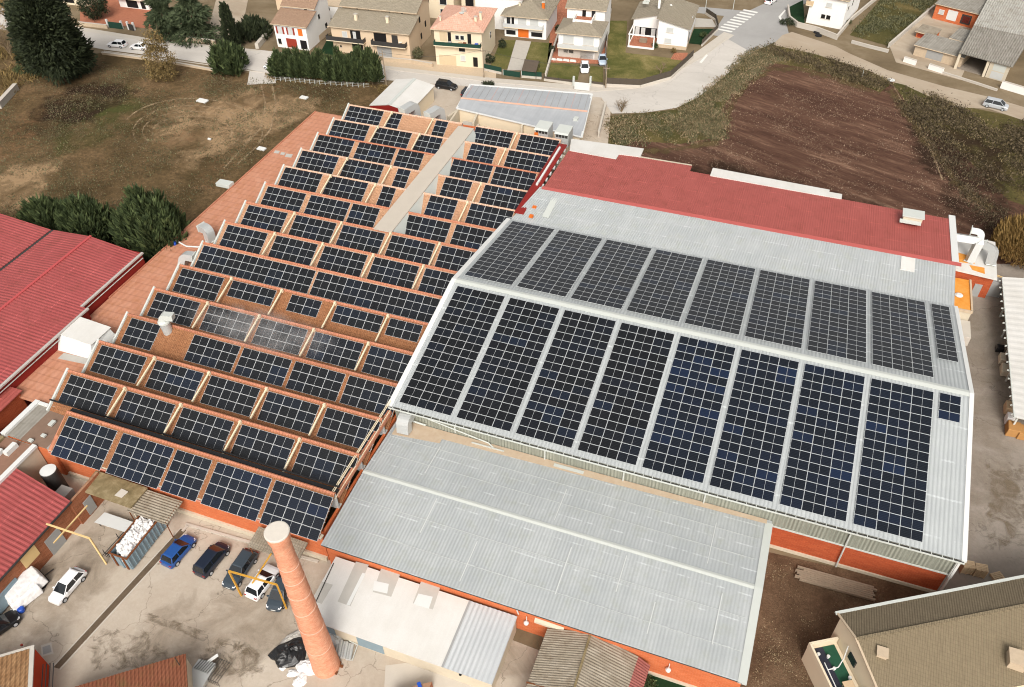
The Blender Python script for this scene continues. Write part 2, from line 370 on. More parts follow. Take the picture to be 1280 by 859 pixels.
M['orange_membrane'] = ground('orange_membrane', [(.2, S(216,132,44)), (.5, S(234,158,70)), (.8, S(240,178,104))], .9, bump=.2, rough=.7)
M['tan_door'] = plain('tan_shutter', S(214,194,160), .7)
M['orange'] = plain('orange_paint', S(226,116,40), .6, .3)
M['red'] = plain('red_paint', S(156,58,42), .5, .4)
M['grey_paint'] = plain('grey_paint', S(168,168,166), .6, .3)
M['tarp_white'] = plain('white_tarpaulin', S(244,242,240), .7, .3, var=.05, scale=2)
M['tarp_black'] = plain('black_tarpaulin', (.015,.015,.016,1), .35, .5)
M['blue'] = plain('blue_plastic', S(36,84,190), .4, .5)
M['green_net'] = plain('green_netting', S(38,70,58), .8, .2, var=.2, scale=3)
M['dark_fence'] = plain('dark_fence_boards', S(88,80,70), .8, .2, var=.25, scale=3)
M['container'] = plain('blue_grey_container', S(136,156,166), .6, .3, var=.2, scale=1.5)
M['rust'] = plain('rust', S(128,78,48), .85, .2, var=.3, scale=4)
M['bark'] = plain('bark', S(86,72,58), .95, .1, var=.3, scale=5)
M['bark_pale'] = plain('pale_twigs', S(140,122,98), .95, .1, var=.2, scale=5)

def leafmat(name, a, b, c_):
    t = NT(name); n1 = t.noise(.9, 4, .7); n2 = t.noise(5, 3, .7)
    col = t.mix(t.mapr(n1, .35, .65, 0, 1), a, b); col = t.mix(t.mapr(n2, .45, .7, 0, .8), col, c_)
    oi = t.n('ObjectInfo'); col = t.mix(t.math('MULTIPLY', oi.outputs['Random'], .3), col, sc4(b, .7))
    gi = t.n('NewGeometry'); r = t.mapr(gi.outputs['Random Per Island'], .55, 1, 0, .9); col = t.mix(r, col, sc4(c_, 1.25)); r2 = t.mapr(gi.outputs['Random Per Island'], 0, .4, .55, 0); col = t.mix(r2, col, sc4(a, .6))
    return t.done(col, .75, .25)
M['leaf_cypress'] = leafmat('cypress_foliage', (.022,.036,.014,1), (.046,.068,.025,1), (.095,.12,.045,1))
M['leaf_dark'] = leafmat('dark_evergreen_foliage', (.014,.020,.010,1), (.026,.036,.016,1), (.05,.062,.028,1))
M['leaf_pine'] = leafmat('cedar_foliage', (.03,.046,.022,1), (.055,.075,.035,1), (.09,.11,.055,1))
M['leaf_brown'] = leafmat('autumn_foliage', (.10,.07,.028,1), (.17,.12,.045,1), (.26,.18,.07,1))
M['leaf_gold'] = leafmat('willow_foliage', (.20,.12,.04,1), (.30,.19,.065,1), (.40,.27,.10,1))
M['leaf_scrub'] = leafmat('verge_foliage', (.075,.060,.026,1), (.13,.105,.048,1), (.22,.17,.09,1))
M['leaf_straw'] = leafmat('straw_tufts', (.17,.125,.07,1), (.26,.195,.11,1), (.38,.29,.18,1))
M['leaf_brown2'] = leafmat('bramble_foliage', (.035,.025,.014,1), (.075,.055,.03,1), (.14,.105,.06,1))
M['leaf_clod'] = leafmat('pale_stubble', (.16,.105,.07,1), (.24,.165,.115,1), (.34,.25,.18,1))
M['leaf_straw2'] = leafmat('dull_straw', (.09,.068,.04,1), (.14,.105,.062,1), (.20,.15,.09,1))
M['leaf_olive'] = leafmat('olive_shrub_foliage', (.055,.062,.027,1), (.10,.10,.045,1), (.16,.15,.08,1))

def cellmat(name, blue, k=(1,1,1)):
    t = NT(name); oi = t.n('ObjectInfo')
    r = t.ramp(oi.outputs['Random'], [(0, (.0055,.0062,.0075,1)), (.45, (.0070,.0078,.0092,1)), (.78, (.0065,.0085,.013,1)), (.93, (.007,.0098,.016,1) if blue else (.0065,.009,.014,1)), (1, (.007,.0125,.025,1) if blue else (.008,.011,.018,1))])
    fr = t.math('FRACT', t.math('MULTIPLY', t.axis('Y'), 1/.183)); ln = t.math('LESS_THAN', fr, .09)
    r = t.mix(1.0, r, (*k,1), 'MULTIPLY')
    col = t.mix(t.math('MULTIPLY', ln, .30), r, (.06,.065,.075,1))
    n = t.noise(.2, 2, .5, t.mapped((1,1,1), 0)); 
    return t.done(col, .22, .5)
M['cell'] = cellmat('solar_cells', True)
M['cell_sheen_tint'] = cellmat('solar_cells_sheen_tint', True, (.85,1.15,1.6))  # same cells, with a navy sky reflection painted into their colour

# ================================================================== GROUND
DECALS = {'damp_concrete','grimy_concrete','worn_earth','green_growth','dark_earth','silt_wash','weather_streaks','wheel_track_wear','verge_blend'}
def patch(name, px, z, mat, world=None):
    if mat.name in DECALS:      # irregular stain that thins out towards its outline
        P = [W(x, y, z) for x, y in px]; k = len(P); c = sum(P, Vector())/k; P2 = []
        for i in range(k):
            for j in range(4): P2.append(P[i].lerp(P[(i+1)%k], j/4))
        k = len(P2); m = MB(); me = None
        m.v = [tuple(p) for p in P2]+[tuple(c.lerp(p, .5)) for p in P2]+[tuple(c)]
        for i in range(k):
            j = (i+1)%k; m.f += [(i,j,k+j,k+i),(k+i,k+j,2*k)]; m.m += [0,0]
        o = m.build(name, mat, local='origin'); at = o.data.attributes.new('edge','FLOAT','POINT'); at.data.foreach_set('value', [0.0]*k+[1.0]*(k+1))
        if o.data.polygons[0].normal.z < 0: o.data.flip_normals()
        return struct(o)
    pts = [W(x, y, z) for x, y in px] if world is None else [(x, y, z) for x, y in world]
    m = MB(); m.poly([(p[0], p[1], z) for p in pts]); o = m.build(name, mat, local='origin')
    if o.data.polygons[0].normal.z < 0: o.data.flip_normals()
    return struct(o)
def strip(name, pts, wd, z, mat):
    L, Rr = [], []
    for i, p in enumerate(pts):
        a, b = pts[max(i-1,0)], pts[min(i+1,len(pts)-1)]; dx, dy = b[0]-a[0], b[1]-a[1]; l = math.hypot(dx,dy); nx, ny = -dy/l*wd, dx/l*wd
        L.append(W(p[0]+nx,p[1]+ny*.7,z)); Rr.append(W(p[0]-nx,p[1]-ny*.7,z))
    m = MB(); n = len(pts); C_ = [(a+b)/2 for a, b in zip(L,Rr)]; m.v = [tuple(q) for q in L+C_+Rr]
    for i in range(n-1): m.f += [(i,i+1,n+i+1,n+i),(n+i,n+i+1,2*n+i+1,2*n+i)]; m.m += [0,0]
    o = m.build(name, mat, local='origin'); at = o.data.attributes.new('edge','FLOAT','POINT'); at.data.foreach_set('value', [0.1]*n+[1.0]*n+[0.1]*n)
    if o.data.polygons[0].normal.z < 0: o.data.flip_normals()
    return struct(o)
patch('ground', None, -.02, M['base'], [(-900,-300),(900,-300),(900,1100),(-900,1100)])
patch('meadow', [(-260,330),(-60,40),(60,74),(130,66),(215,77),(330,94),(480,106),(498,112),(560,150),(470,250),(300,330),(120,480),(-60,560)], .004, M['meadow'])
patch('courtyard', [(470,128),(500,92),(560,98),(700,110),(765,118),(760,180),(700,200),(560,190)], .010, M['concrete'])
patch('front_yard', [(-120,560),(40,540),(120,600),(300,620),(420,690),(640,800),(900,900),(880,1000),(-200,1000)], .008, M['concrete'])
patch('side_yard', [(1130,760),(1165,700),(1150,330),(1215,330),(1262,330),(1330,340),(1400,600),(1400,760)], .008, M['concrete_right'])
patch('bare_soil', [(905,900),(940,770),(960,690),(1180,740),(1172,760),(1300,740),(1300,1000),(900,1000)], .012, M['soil'])
patch('ploughed_field', [(700,300),(745,200),(765,160),(850,150),(905,112),(930,80),(958,58),(1010,66),(1090,90),(1130,108),(1160,128),(1240,165),(1500,230),(1500,420),(1180,360)], .004, M['field'])
patch('verge', [(745,215),(757,146),(800,142),(845,137),(880,112),(905,88),(930,66),(962,50),(985,52),(1040,66),(1100,96),(1115,104),(1100,116),(1060,98),(1000,84),(960,78),(920,108),(900,140),(905,170),(850,180),(790,176)], .008, M['scrub'])
patch('verge', [(1115,104),(1140,104),(1200,132),(1240,140),(1500,190),(1500,330),(1260,250),(1200,190),(1150,150)], .008, M['scrub'])
patch('road', [(-60,-5),(95,33),(200,50),(320,62),(480,80),(620,98),(745,108),(792,103),(836,86),(872,64),(905,40),(925,36),(955,56),(930,74),(900,100),(872,122),(845,135),(805,141),(765,142),(752,122),(700,116),(560,106),(480,100),(330,90),(210,72),(130,62),(-60,25)], .012, M['road'])
patch('road', [(800,5),(880,9),(935,14),(965,0),(990,-25),(1060,-80),(1110,-60),(1030,-8),(1000,8),(982,26),(986,42),(970,52),(940,66),(905,46),(890,44),(905,20),(870,16),(800,12)], .016, M['asphalt'])
patch('pavement', [(480,80),(620,98),(745,108),(792,103),(836,86),(872,64),(905,40),(918,44),(880,70),(842,92),(796,110),(745,114),(620,103),(480,86)], .02, M['kerb'])
patch('dirt_track', [(978,44),(990,40),(1045,58),(1060,66),(1110,88),(1180,108),(1240,122),(1500,200),(1500,225),(1236,136),(1190,134),(1130,106),(1105,100),(1090,90),(1020,68),(966,56)], .02, M['track'])
patch('pavement', [(95,33),(200,50),(320,62),(330,65),(200,54),(90,37)], .02, M['kerb'])
patch('garden_plot', [(1062,44),(1100,0),(1140,-40),(1230,-40),(1172,0),(1112,58)], .008, M['scrub'])
patch('rubble_path', [(312,88),(342,90),(345,104),(309,106)], .014, M['road'])
# zebra crossing bars and stop line
for i in range(9):
    f = i/8; a = (899+f*32, 38-f*24)
    patch('crossing_stripe', [(a[0]-3, a[1]-1), (a[0]+15, a[1]+2.6), (a[0]+17, a[1]+1.2), (a[0]-1, a[1]-2.4)], .024, M['white_line'])
patch('road_marking', [(973,21),(981,12),(982.5,13),(976,21),(979,28),(977,28.5)], .024, M['white_line'])
patch('road_marking', [(874,78),(883,68),(885,69),(877,79)], .026, M['white_line'])
# raised edge of the pavement along the bend
def kerb(pts, name='kerb', h=.12, wd=.18, mat='kerb'):
    m = MB()
    for a, b in zip(pts, pts[1:]): m.beam(W(*a, h/2), W(*b, h/2), wd, h)
    return struct(m.build(name, M[mat], local='origin'))
kerb([(480,86),(620,103),(745,114),(796,110),(842,92),(880,70),(910,46)])
kerb([(130,64),(210,74),(330,91),(480,102)])
# yard: drain channel, kerb round the parking bays, cover plates, damp patches
kerb([(232,655),(398,702)], 'kerb', .15, .3); kerb([(235,657),(228,664)], 'kerb', .15, .3)
patch('drain_channel', [(226,661),(233,663),(74,836),(66,834)], .014, M['drain'])
kerb([(226,660),(66,834)], 'drain_edge', .05, .12); kerb([(234,663),(75,837)], 'drain_edge', .05, .12)
patch('access_cover_frame', [(51,807),(64,803),(67,817),(52,821)], .014, M['kerb'])
patch('access_cover', [(53,809),(62.5,806),(64.5,815),(54,818.5)], .019, M['asphalt'])
patch('damp_patch', [(240,800),(300,790),(345,806),(352,842),(310,862),(232,859),(228,830)], .017, M['damp'])
patch('damp_patch', [(110,770),(190,782),(250,812),(240,836),(170,850),(95,846),(80,810)], .017, M['damp'])
patch('damp_patch', [(150,752),(240,780),(330,808),(345,830),(300,824),(220,792),(148,764)], .021, M['damp'])
patch('damp_patch', [(600,790),(700,800),(690,850),(600,860),(560,830)], .025, M['grime'])
patch('grime', [(-100,700),(60,700),(130,640),(240,650),(60,840),(-100,900)], .013, M['grime'])
patch('grime', [(150,740),(420,700),(420,800),(300,860),(120,860)], .013, M['grime'])
patch('grime', [(1195,340),(1260,340),(1290,730),(1190,740)], .013, M['grime'])
patch('damp_patch', [(1225,560),(1300,560),(1300,720),(1215,710)], .017, M['damp'])
patch('worn_earth', [(200,120),(330,96),(380,130),(330,190),(230,230),(150,190)], .010, M['worn'])
patch('worn_earth', [(290,100),(430,112),(420,136),(330,180),(270,200)], .013, M['worn'])
patch('worn_earth', [(-20,200),(100,180),(60,270),(-40,280)], .010, M['worn'])
def arc(cx, cy_, rx, ry, a0, a1, n=22): return [(cx+rx*math.cos(R(a0+(a1-a0)*k/n)), cy_+ry*math.sin(R(a0+(a1-a0)*k/n))) for k in range(n+1)]
for k, (rx, ry, a0, a1) in enumerate(((62,26,150,400),(74,33,160,390),(50,20,170,420),(88,42,200,380))): strip('wheel_track', arc(240,165,rx,ry,a0,a1), 1.6, .016+.002*k, M['track_wear'])
strip('wheel_track', [(326,104),(332,130),(326,160),(306,182),(280,210)], 2.2, .026, M['track_wear']); strip('wheel_track', [(340,104),(345,132),(338,162),(318,186),(296,206)], 2.2, .028, M['track_wear'])
strip('field_edge_track', [(1116,106),(1130,130),(1150,158),(1165,190),(1178,225)], 2.0, .022, M['track_wear'])
patch('green_growth', [(60,120),(190,90),(230,130),(120,200),(20,230)], .010, M['green_tinge'])
patch('dark_earth', [(20,120),(130,90),(200,110),(120,160),(40,170)], .013, M['dark_earth'])
patch('dark_earth', [(745,200),(900,190),(1180,270),(1180,320),(900,240),(720,215)], .010, M['dark_earth'])
patch('dark_earth', [(1110,120),(1290,170),(1300,350),(1190,300),(1130,200)], .014, M['dark_earth'])
strip('verge_blend', [(760,196),(800,190),(850,186),(895,178),(908,160),(912,138),(930,108),(965,84),(1010,88),(1060,104),(1100,118)], 9, .015, M['verge_blend'])
strip('verge_blend', [(1112,112),(1128,135),(1150,165),(1175,200),(1200,235),(1240,262)], 10, .018, M['verge_blend'])
patch('concrete_pad', [(482,832),(530,826),(566,832),(600,850),(560,900),(478,900)], .02, M['kerb'])
patch('flower_bed', [(800,840),(812,832),(860,852),(850,880),(805,880)], .02, M['lawn_dark'])
# house gardens
patch('garden_lawn', [(617,72),(626,50),(645,50),(640,66),(634,86),(610,90)], .03, M['lawn'])
patch('garden_path', [(645,50),(664,52),(652,88),(634,88)], .034, M['stone_grey'])
patch('garden_lawn', [(664,52),(690,54),(684,92),(652,90)], .03, M['lawn'])
patch('garden_terrace', [(688,40),(700,-10),(765,-10),(758,60),(752,80),(684,78)], .03, M['paving'])
patch('garden_lawn', [(686,78),(726,81),(722,100),(680,97)], .034, M['lawn'])
patch('garden_lawn', [(738,82),(754,84),(754,104),(736,102)], .034, M['lawn'])
patch('garden_lawn', [(762,26),(784,26),(782,66),(850,74),(858,78),(838,96),(800,104),(756,104)], .03, M['lawn'])
patch('garden_lawn', [(862,36),(892,36),(886,50),(876,56),(858,54)], .03, M['lawn_dark'])
patch('garden_terrace', [(843,66),(860,66),(856,76),(838,74)], .036, M['paving'])
patch('garden_terrace', [(862,22),(890,24),(896,34),(862,34)], .034, M['stone_grey'])
patch('garden_lawn', [(984,10),(1004,0),(1006,30),(984,20)], .03, M['lawn_dark'])
patch('side_passage', [(400,66),(412,44),(424,46),(420,70)], .03, M['lawn_dark'])
patch('front_court', [(100,0),(200,0),(190,36),(100,28)], .03, M['paving'])
patch('house_court', [(262,30),(270,0),(310,0),(300,48),(270,50)], .03, M['track'])
patch('farm_court', [(1112,58),(1160,10),(1230,40),(1200,100),(1120,78)], .024, M['track'])
patch('front_strip', [(470,76),(520,74),(620,86),(620,98),(480,82)], .03, M['stone'])

# vegetation built from many small blades and leaf clumps -----------------------------------------
def blades(pts, n_each, h, spread, width=.10, lean=.6):
    """upright thin triangles in clumps around the points -> V, F arrays"""
    P = np.repeat(np.asarray(pts), n_each, axis=0); k = len(P)
    off = rng.normal(0, spread, (k, 2)); P = P.copy(); P[:, :2] += off
    hh = h*rng.uniform(.5, 1.25, (k, 1)); a = rng.uniform(0, 2*PI, k); dx = np.stack([np.cos(a), np.sin(a), 0*a], 1)*width*rng.uniform(.6,1.5,(k,1))
    tip = P + np.concatenate([rng.normal(0, lean, (k, 2))*hh, hh], 1)
    V = np.stack([P-dx, P+dx, tip], 1).reshape(-1, 3); Fa = np.arange(3*k).reshape(-1, 3)
    return V, Fa
def in_poly(x, y, poly):
    ins = np.zeros(len(x), bool); j = len(poly)-1
    for i in range(len(poly)):
        xi, yi = poly[i][0], poly[i][1]; xj, yj = poly[j][0], poly[j][1]
        c = ((yi > y) != (yj > y)) & (x < (xj-xi)*(y-yi)/(yj-yi+1e-12)+xi); ins ^= c; j = i
    return ins
def scatter(px, n, z=0.0):
    poly = [W(*p) for p in px]; A = np.array([(p.x, p.y) for p in poly])
    lo, hi = A.min(0), A.max(0); q = rng.uniform(lo, hi, (n*3, 2)); q = q[in_poly(q[:,0], q[:,1], A)][:n]
    # clumping with a cheap value field
    f = np.sin(q[:,0]*.31+1.3*np.sin(q[:,1]*.17))+np.sin(q[:,1]*.43+1.7*np.sin(q[:,0]*.21))+np.sin(q[:,0]*1.1+q[:,1]*.9)*.6
    q = q[f+rng.normal(0,.7,len(q)) > -.3]
    return np.concatenate([q, np.full((len(q),1), z)], 1)
def mesh_np(name, V, Fa, mats, mi=None, parent=None, loc=None):
    me = bpy.data.meshes.new(name); k = len(Fa)
    V = np.asarray(V, dtype=np.float32)
    if loc is not None: V = V-np.array(loc, dtype=np.float32)
    me.vertices.add(len(V)); me.vertices.foreach_set('co', V.ravel())
    nv = Fa.shape[1]; me.loops.add(k*nv); me.loops.foreach_set('vertex_index', Fa.astype(np.int32).ravel())
    me.polygons.add(k); me.polygons.foreach_set('loop_start', np.arange(0, k*nv, nv, dtype=np.int32)); me.polygons.foreach_set('loop_total', np.full(k, nv, dtype=np.int32))
    for mm in (mats if isinstance(mats, (list,tuple)) else [mats]): me.materials.append(mm)
    if mi is not None: me.polygons.foreach_set('material_index', mi.astype(np.int32))
    me.update(calc_edges=True); me.validate()
    o = bpy.data.objects.new(name, me); C.objects.link(o)
    if parent is not None: o.parent = parent; ROOT[o.name] = ROOT[parent.name]
    elif loc is not None: o.location = loc
    return o
def cover(name, px, n, each, h, spread, mat, label, width=.1):
    V, Fa = blades(scatter(px, n), each, h, spread, width)
    return stuff(mesh_np(name, V, Fa, M[mat]), label, 'vegetation')
def clumps(name, px, n, per, r_, size, mat, label):
    P = scatter(px, n); P = np.repeat(P, per, 0); d = rng.normal(0,1,P.shape)*r_; d[:,2] = np.abs(d[:,2])*.8+.1; V, Fa = quads_from(P+d, size, .3)
    return stuff(mesh_np(name, V, Fa, M[mat]), label, 'vegetation')
def quads_from(P, size, up_bias=0, outward=None):
    k = len(P); n = rng.normal(0, 1, (k, 3)); n[:, 2] = np.abs(n[:, 2])+up_bias
    n /= np.linalg.norm(n, axis=1, keepdims=True)
    a = np.cross(n, rng.normal(0, 1, (k, 3))); a /= np.linalg.norm(a, axis=1, keepdims=True)+1e-9; b = np.cross(n, a)
    s_ = size*rng.uniform(.5, 1.3, (k, 1)); a *= s_; b *= s_*.6
    return np.stack([P-a, P-b*.9, P+a, P+b], 1).reshape(-1, 3), np.arange(4*k).reshape(-1, 4)
bend = [(757,158),(762,146),(800,144),(845,140),(880,116),(905,92),(930,68),(962,52),(985,56),(1000,70),(962,80),(925,112),(905,140),(912,172),(850,182),(770,180)]
cover('verge_shrubs', bend, 1700, 12, .34, .5, 'leaf_olive', 'low brown-green scrub along the inside of the road bend beside the ploughed field')
cover('dry_grass', bend, 2200, 10, .32, .6, 'leaf_straw', 'straw coloured tufts of dry grass mixed in the scrub of the road bend', .08)
lane = [(962,54),(1020,70),(1090,94),(1112,104),(1112,116),(1070,104),(1010,84),(962,66)]
cover('lane_scrub', lane, 900, 12, .5, .5, 'leaf_scrub', 'dark scrub bank between the dirt track and the ploughed field')
lane2 = [(1120,108),(1160,116),(1200,136),(1236,146),(1300,156),(1300,230),(1240,200),(1180,180),(1140,150)]
cover('bank_scrub', lane2, 1500, 12, .38, .6, 'leaf_scrub', 'brown scrub bank below the dirt track near the silver car')
cover('bank_grass', [(1110,112),(1150,130),(1300,190),(1300,330),(1230,280),(1170,200)], 2200, 9, .28, .6, 'leaf_brown2', 'dark rough grass on the slope below the silver people carrier')
clumps('low_bushes', bend, 260, 26, .45, .14, 'leaf_scrub', 'low rounded brown bushes in the road bend scrub')
clumps('low_bushes', lane, 240, 30, .65, .17, 'leaf_brown2', 'low dark brown bushes on the bank below the dirt track')
clumps('low_bushes', lane2, 420, 30, .7, .18, 'leaf_brown2', 'low dark brown bushes on the bank near the silver people carrier')
cover('field_tufts', [(760,190),(850,160),(905,120),(960,70),(1110,120),(1180,190),(1270,260),(1270,340),(1190,270),(900,210)], 3600, 4, .16, .6, 'leaf_clod', 'pale weeds scattered over the dark ploughed field', .07)
cover('meadow_tufts', [(-30,300),(-10,110),(130,80),(330,100),(470,112),(440,140),(380,150),(250,250),(170,300),(60,275)], 5500, 7, .15, .7, 'leaf_straw2', 'dry grass tufts scattered over the brown meadow', .07)
cover('meadow_weeds', [(-30,300),(-10,110),(130,80),(330,100),(470,112),(440,140),(380,150),(250,250),(170,300),(60,275)], 2600, 8, .25, .7, 'leaf_olive', 'green weeds scattered over the brown meadow', .09)
cover('plot_weeds', [(1064,44),(1104,0),(1150,-20),(1170,0),(1112,56)], 900, 14, .4, .5, 'leaf_olive', 'green weeds overgrowing the walled plot between the white house and the farm sheds')
cover('soil_weeds', [(940,859),(962,706),(1000,712),(1090,750),(1040,770),(1000,800),(1020,859)], 900, 6, .12, .4, 'leaf_straw', 'small dry weeds on the bare soil beside the grey roof', .05)
cover('road_edge_grass', [(330,92),(480,104),(470,110),(330,100)], 500, 10, .3, .3, 'leaf_brown', 'brown grass strip beneath the conifer hedge')

# ================================================================== BRICK FACTORY WITH SAWTOOTH ROOF
XL, XR = -77.7, -37.2; PITCH_Y = 5.6; Y0 = 43.02; ZR = 7.35; TAN = .53
ANG = math.atan(TAN)
fac = thing('brick_factory', 'long orange brick factory with fifteen terracotta sawtooth roof bays under solar arrays', 'factory', (-57, 80, 0))
def ridge_y(i): return Y0+PITCH_Y*i
def xr(i): return XR if ridge_y(i) < 98.5 else -36.9
WALK = (-55.2, -52.5, 87.7, 119.8)      # walkway x0,x1,y0,y1
m = MB()
m.box(-72.9, 39.3, 0, XR, 39.65, 5.0)                     # front wall
m.box(-77.6, 49.0, 0, -77.3, 121.9, 4.6); m.box(XR-.3, 39.65, 0, XR, 121.9, 4.6)
m.box(-77.3, 121.6, 0, -37.2, 121.9, 6.9)
# gable end wall of the first bay (stands proud of the side building)
m.box(-72.9, 39.65, 0, -72.6, 48.9, 4.9)
m.build('wall', M['brick'], fac)
m = MB(); m.poly([(-72.92,39.2,4.9),(-72.92,43.1,7.2),(-72.92,43.35,7.2),(-72.92,43.4,4.9)]); m.poly([(-72.62,39.2,4.9),(-72.62,43.4,4.9),(-72.62,43.35,7.2),(-72.62,43.1,7.2)])
m.build('gable_wall', M['brick_dark'], fac)
m = MB(); m.box(-72.5, 39.05, .0, XR-.1, 39.3, .7); m.build('plinth', M['dirty_cream'], fac)
m = MB(); m.box(-73.1, 38.72, 4.86, XR+.25, 39.3, 5.02); m.build('eave_ledge', M['dirty_cream'], fac)
m = MB(); m.tube((-72.9,38.6,4.95), (XR+.2,38.6,4.95), .1, n=8); m.build('gutter', plain('pinkish_gutter', S(196,130,112), .7), fac)
m = MB(); m.box(-71.2, 39.16, 3.9, -65.6, 39.29, 4.1); m.build('cable_duct', M['pipe_cream'], fac)
for i in range(15):
    y = ridge_y(i); x0 = -72.9 if i == 0 else XL; x1 = xr(i)
    dep = 4.15 if i == 0 else 4.95
    # the bays beyond the walkway stop either side of it
    segs = [(x0, x1)] if i < 9 else [(x0, WALK[0]), (WALK[1], x1)]
    m = MB()
    for a, b in segs:
        t0 = (a, y-.16, ZR-.10); zb = ZR-.1-TAN*(dep-.16)
        m.slab([(a,y-dep,zb),(b,y-dep,zb),(b,y-.16,ZR-.10),(a,y-.16,ZR-.10)], .14, 0)
        if i: m.box(a, y-dep-.62, zb-.12, b, y-dep+.05, zb-.03, 1)     # valley gutter
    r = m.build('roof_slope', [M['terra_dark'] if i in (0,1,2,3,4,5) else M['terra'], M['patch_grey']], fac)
    m = MB()
    for a, b in segs: m.box(a, y-.24, ZR-.13, b, y+.14, ZR+.0); m.tube((a,y-.04,ZR+.0),(b,y-.04,ZR+.0),.12,n=8)
    m.build('ridge_cap', M['ridge'] if i < 10 or i in (12,) else M['ridge_pale'], r)
    m = MB()
    for a, b in segs: m.box(a+.05, y+.02, 4.2 if i else 4.5, b-.05, y+.16, ZR-.13)
    m.build('skylight_wall', M['glass_pale'], fac)
    # sloping end parapet on the left
    if i:
        m = MB(); zb = ZR-TAN*4.9
        m.hexa([(x0-.28,y-4.9,zb-1.0),(x0+.02,y-4.9,zb-1.0),(x0+.02,y+.1,zb-1.0),(x0-.28,y+.1,zb-1.0),(x0-.28,y-4.9,zb+.1),(x0+.02,y-4.9,zb+.1),(x0+.02,y+.1,ZR+.1),(x0-.28,y+.1,ZR+.1)])
        m.tube((x0-.14,y-4.9,zb+.2),(x0-.14,y+.1,ZR+.2),.15,n=8)
        m.build('parapet', M['cap'], fac)
m = MB(); m.slab([(-73.05,38.8,5.12),(-72.55,38.8,5.12),(-72.55,43.1,7.34),(-73.05,43.1,7.34)], .14); m.build('verge_tiles', M['ridge'], fac); m = MB(); m.slab([(-37.9,38.9,5.12),(-37.35,38.9,5.12),(-37.35,43.1,7.34),(-37.9,43.1,7.34)], .14)
m.build('verge_tiles', M['ridge'], fac)
m = MB(); m.box(-72.9, 43.30, 6.9, XR, 43.75, 7.2); m.tube((-77.6,44.6,6.1),(XR,43.95,7.3),.11,n=8); m.build('valley_gutter', M['black'], fac)
# right hand parapet with tiled top along the low grey roof, and the pipes that run beside it
m = MB(); m.beam((-37.35,43.4,6.4),(-37.35,56.2,6.4),.45,.5); m.build('side_parapet', M['ridge'], fac)
m = MB()
for dx, dz in ((-.42,7.35),(-.2,7.45),(.05,6.8)): m.tube((-37.3+dx,42.8,dz-.2),(-37.3+dx,57.2,dz),.06,n=6)
m.build('service_pipes', M['pipe_cream'], fac)
# level braces between ridges
brace_rows = {1:4,2:4,4:4,5:4,7:4,8:4}
BX = [-68.9,-60.8,-52.6,-44.7]
for i in (1,2,4,5,7,8,10,11,13,14):
    y = ridge_y(i)
    for k, bx in enumerate(BX):
        if i in (10,11,13,14) and k == 2: continue
        if i >= 9 and k == 3: bx = -44.9
        m = MB(); m.beam((bx+.05, y-PITCH_Y+1.3, ZR-1.1), (bx+.1, y-.35, ZR+.14), .17, .2); m.box(bx-.05, y-.55, ZR-.2, bx+.25, y-.25, ZR+.3)
        m.build('brace', M['pipe_cream'], fac)
# the covered walkway between the rear bays
m = MB(); m.box(WALK[0], WALK[2], 4.5, WALK[1], WALK[3], 7.45, 0); o = m.build('covered_walkway', M['cap'], fac)
m = MB(); m.slab([(WALK[0]-.15,WALK[2]-.2,7.62),(WALK[1]+.1,WALK[2]-.2,7.62),(WALK[1]+.1,WALK[3]+.2,7.62),(WALK[0]-.15,WALK[3]+.2,7.62)], .17)
m.build('walkway_roof', plain('walkway_membrane', S(204,194,180), .85, .2, var=.1, scale=.5), o)
# sloping white flank of the walkway on the right
m = MB(); m.poly([(WALK[1]+.05,WALK[2]+.4,7.5),(WALK[1]+.05,WALK[3],7.5),(WALK[1]+1.0,WALK[3],5.4),(WALK[1]+1.0,WALK[2]+.4,5.4)][::-1]); m.build('walkway_flank', M['cap'], o)
# flat terracotta roof along the left flank
FX0, FX1 = -85.5, -77.9
flat = MB(); flat.prism([(FX0,44.6),(FX0,121.7),(FX1,121.7),(FX1,44.6)], 4.35, 4.6, 0)
flat.build('flat_roof', M['flat_terra'], fac)
m = MB(); m.box(FX0+.2, 44.5, 0, FX0+.5, 121.5, 4.35); m.box(FX0+.5,121.2,0,FX1,121.5,4.35); m.build('flank_wall', M['dirty_cream'], fac)
m = MB(); m.box(FX0-.1, 64, 4.6, FX0+.15, 121.7, 4.72); m.build('roof_edge', M['ridge'], fac)
for (px, py, a, b) in ((72,455,4.6,.9),(262,222,1.2,.5)):
    p = W(px,py,4.62)
m = MB(); m.slab([tuple(W(*q,4.66)) for q in ((72,448),(80,441),(112,449),(106,455))], .05); m.build('roof_patch', M['patch_grey'], fac)
for q in (((352,190),(357,191),(355,194),(350,193)), ((358,192),(366,193),(364,197),(356,196)), ((344,188),(350,189),(348,192),(342,191))):
    m = MB(); m.slab([tuple(W(*c,4.64)) for c in q], .03); m.build('roof_patch', M['patch_grey'], fac)

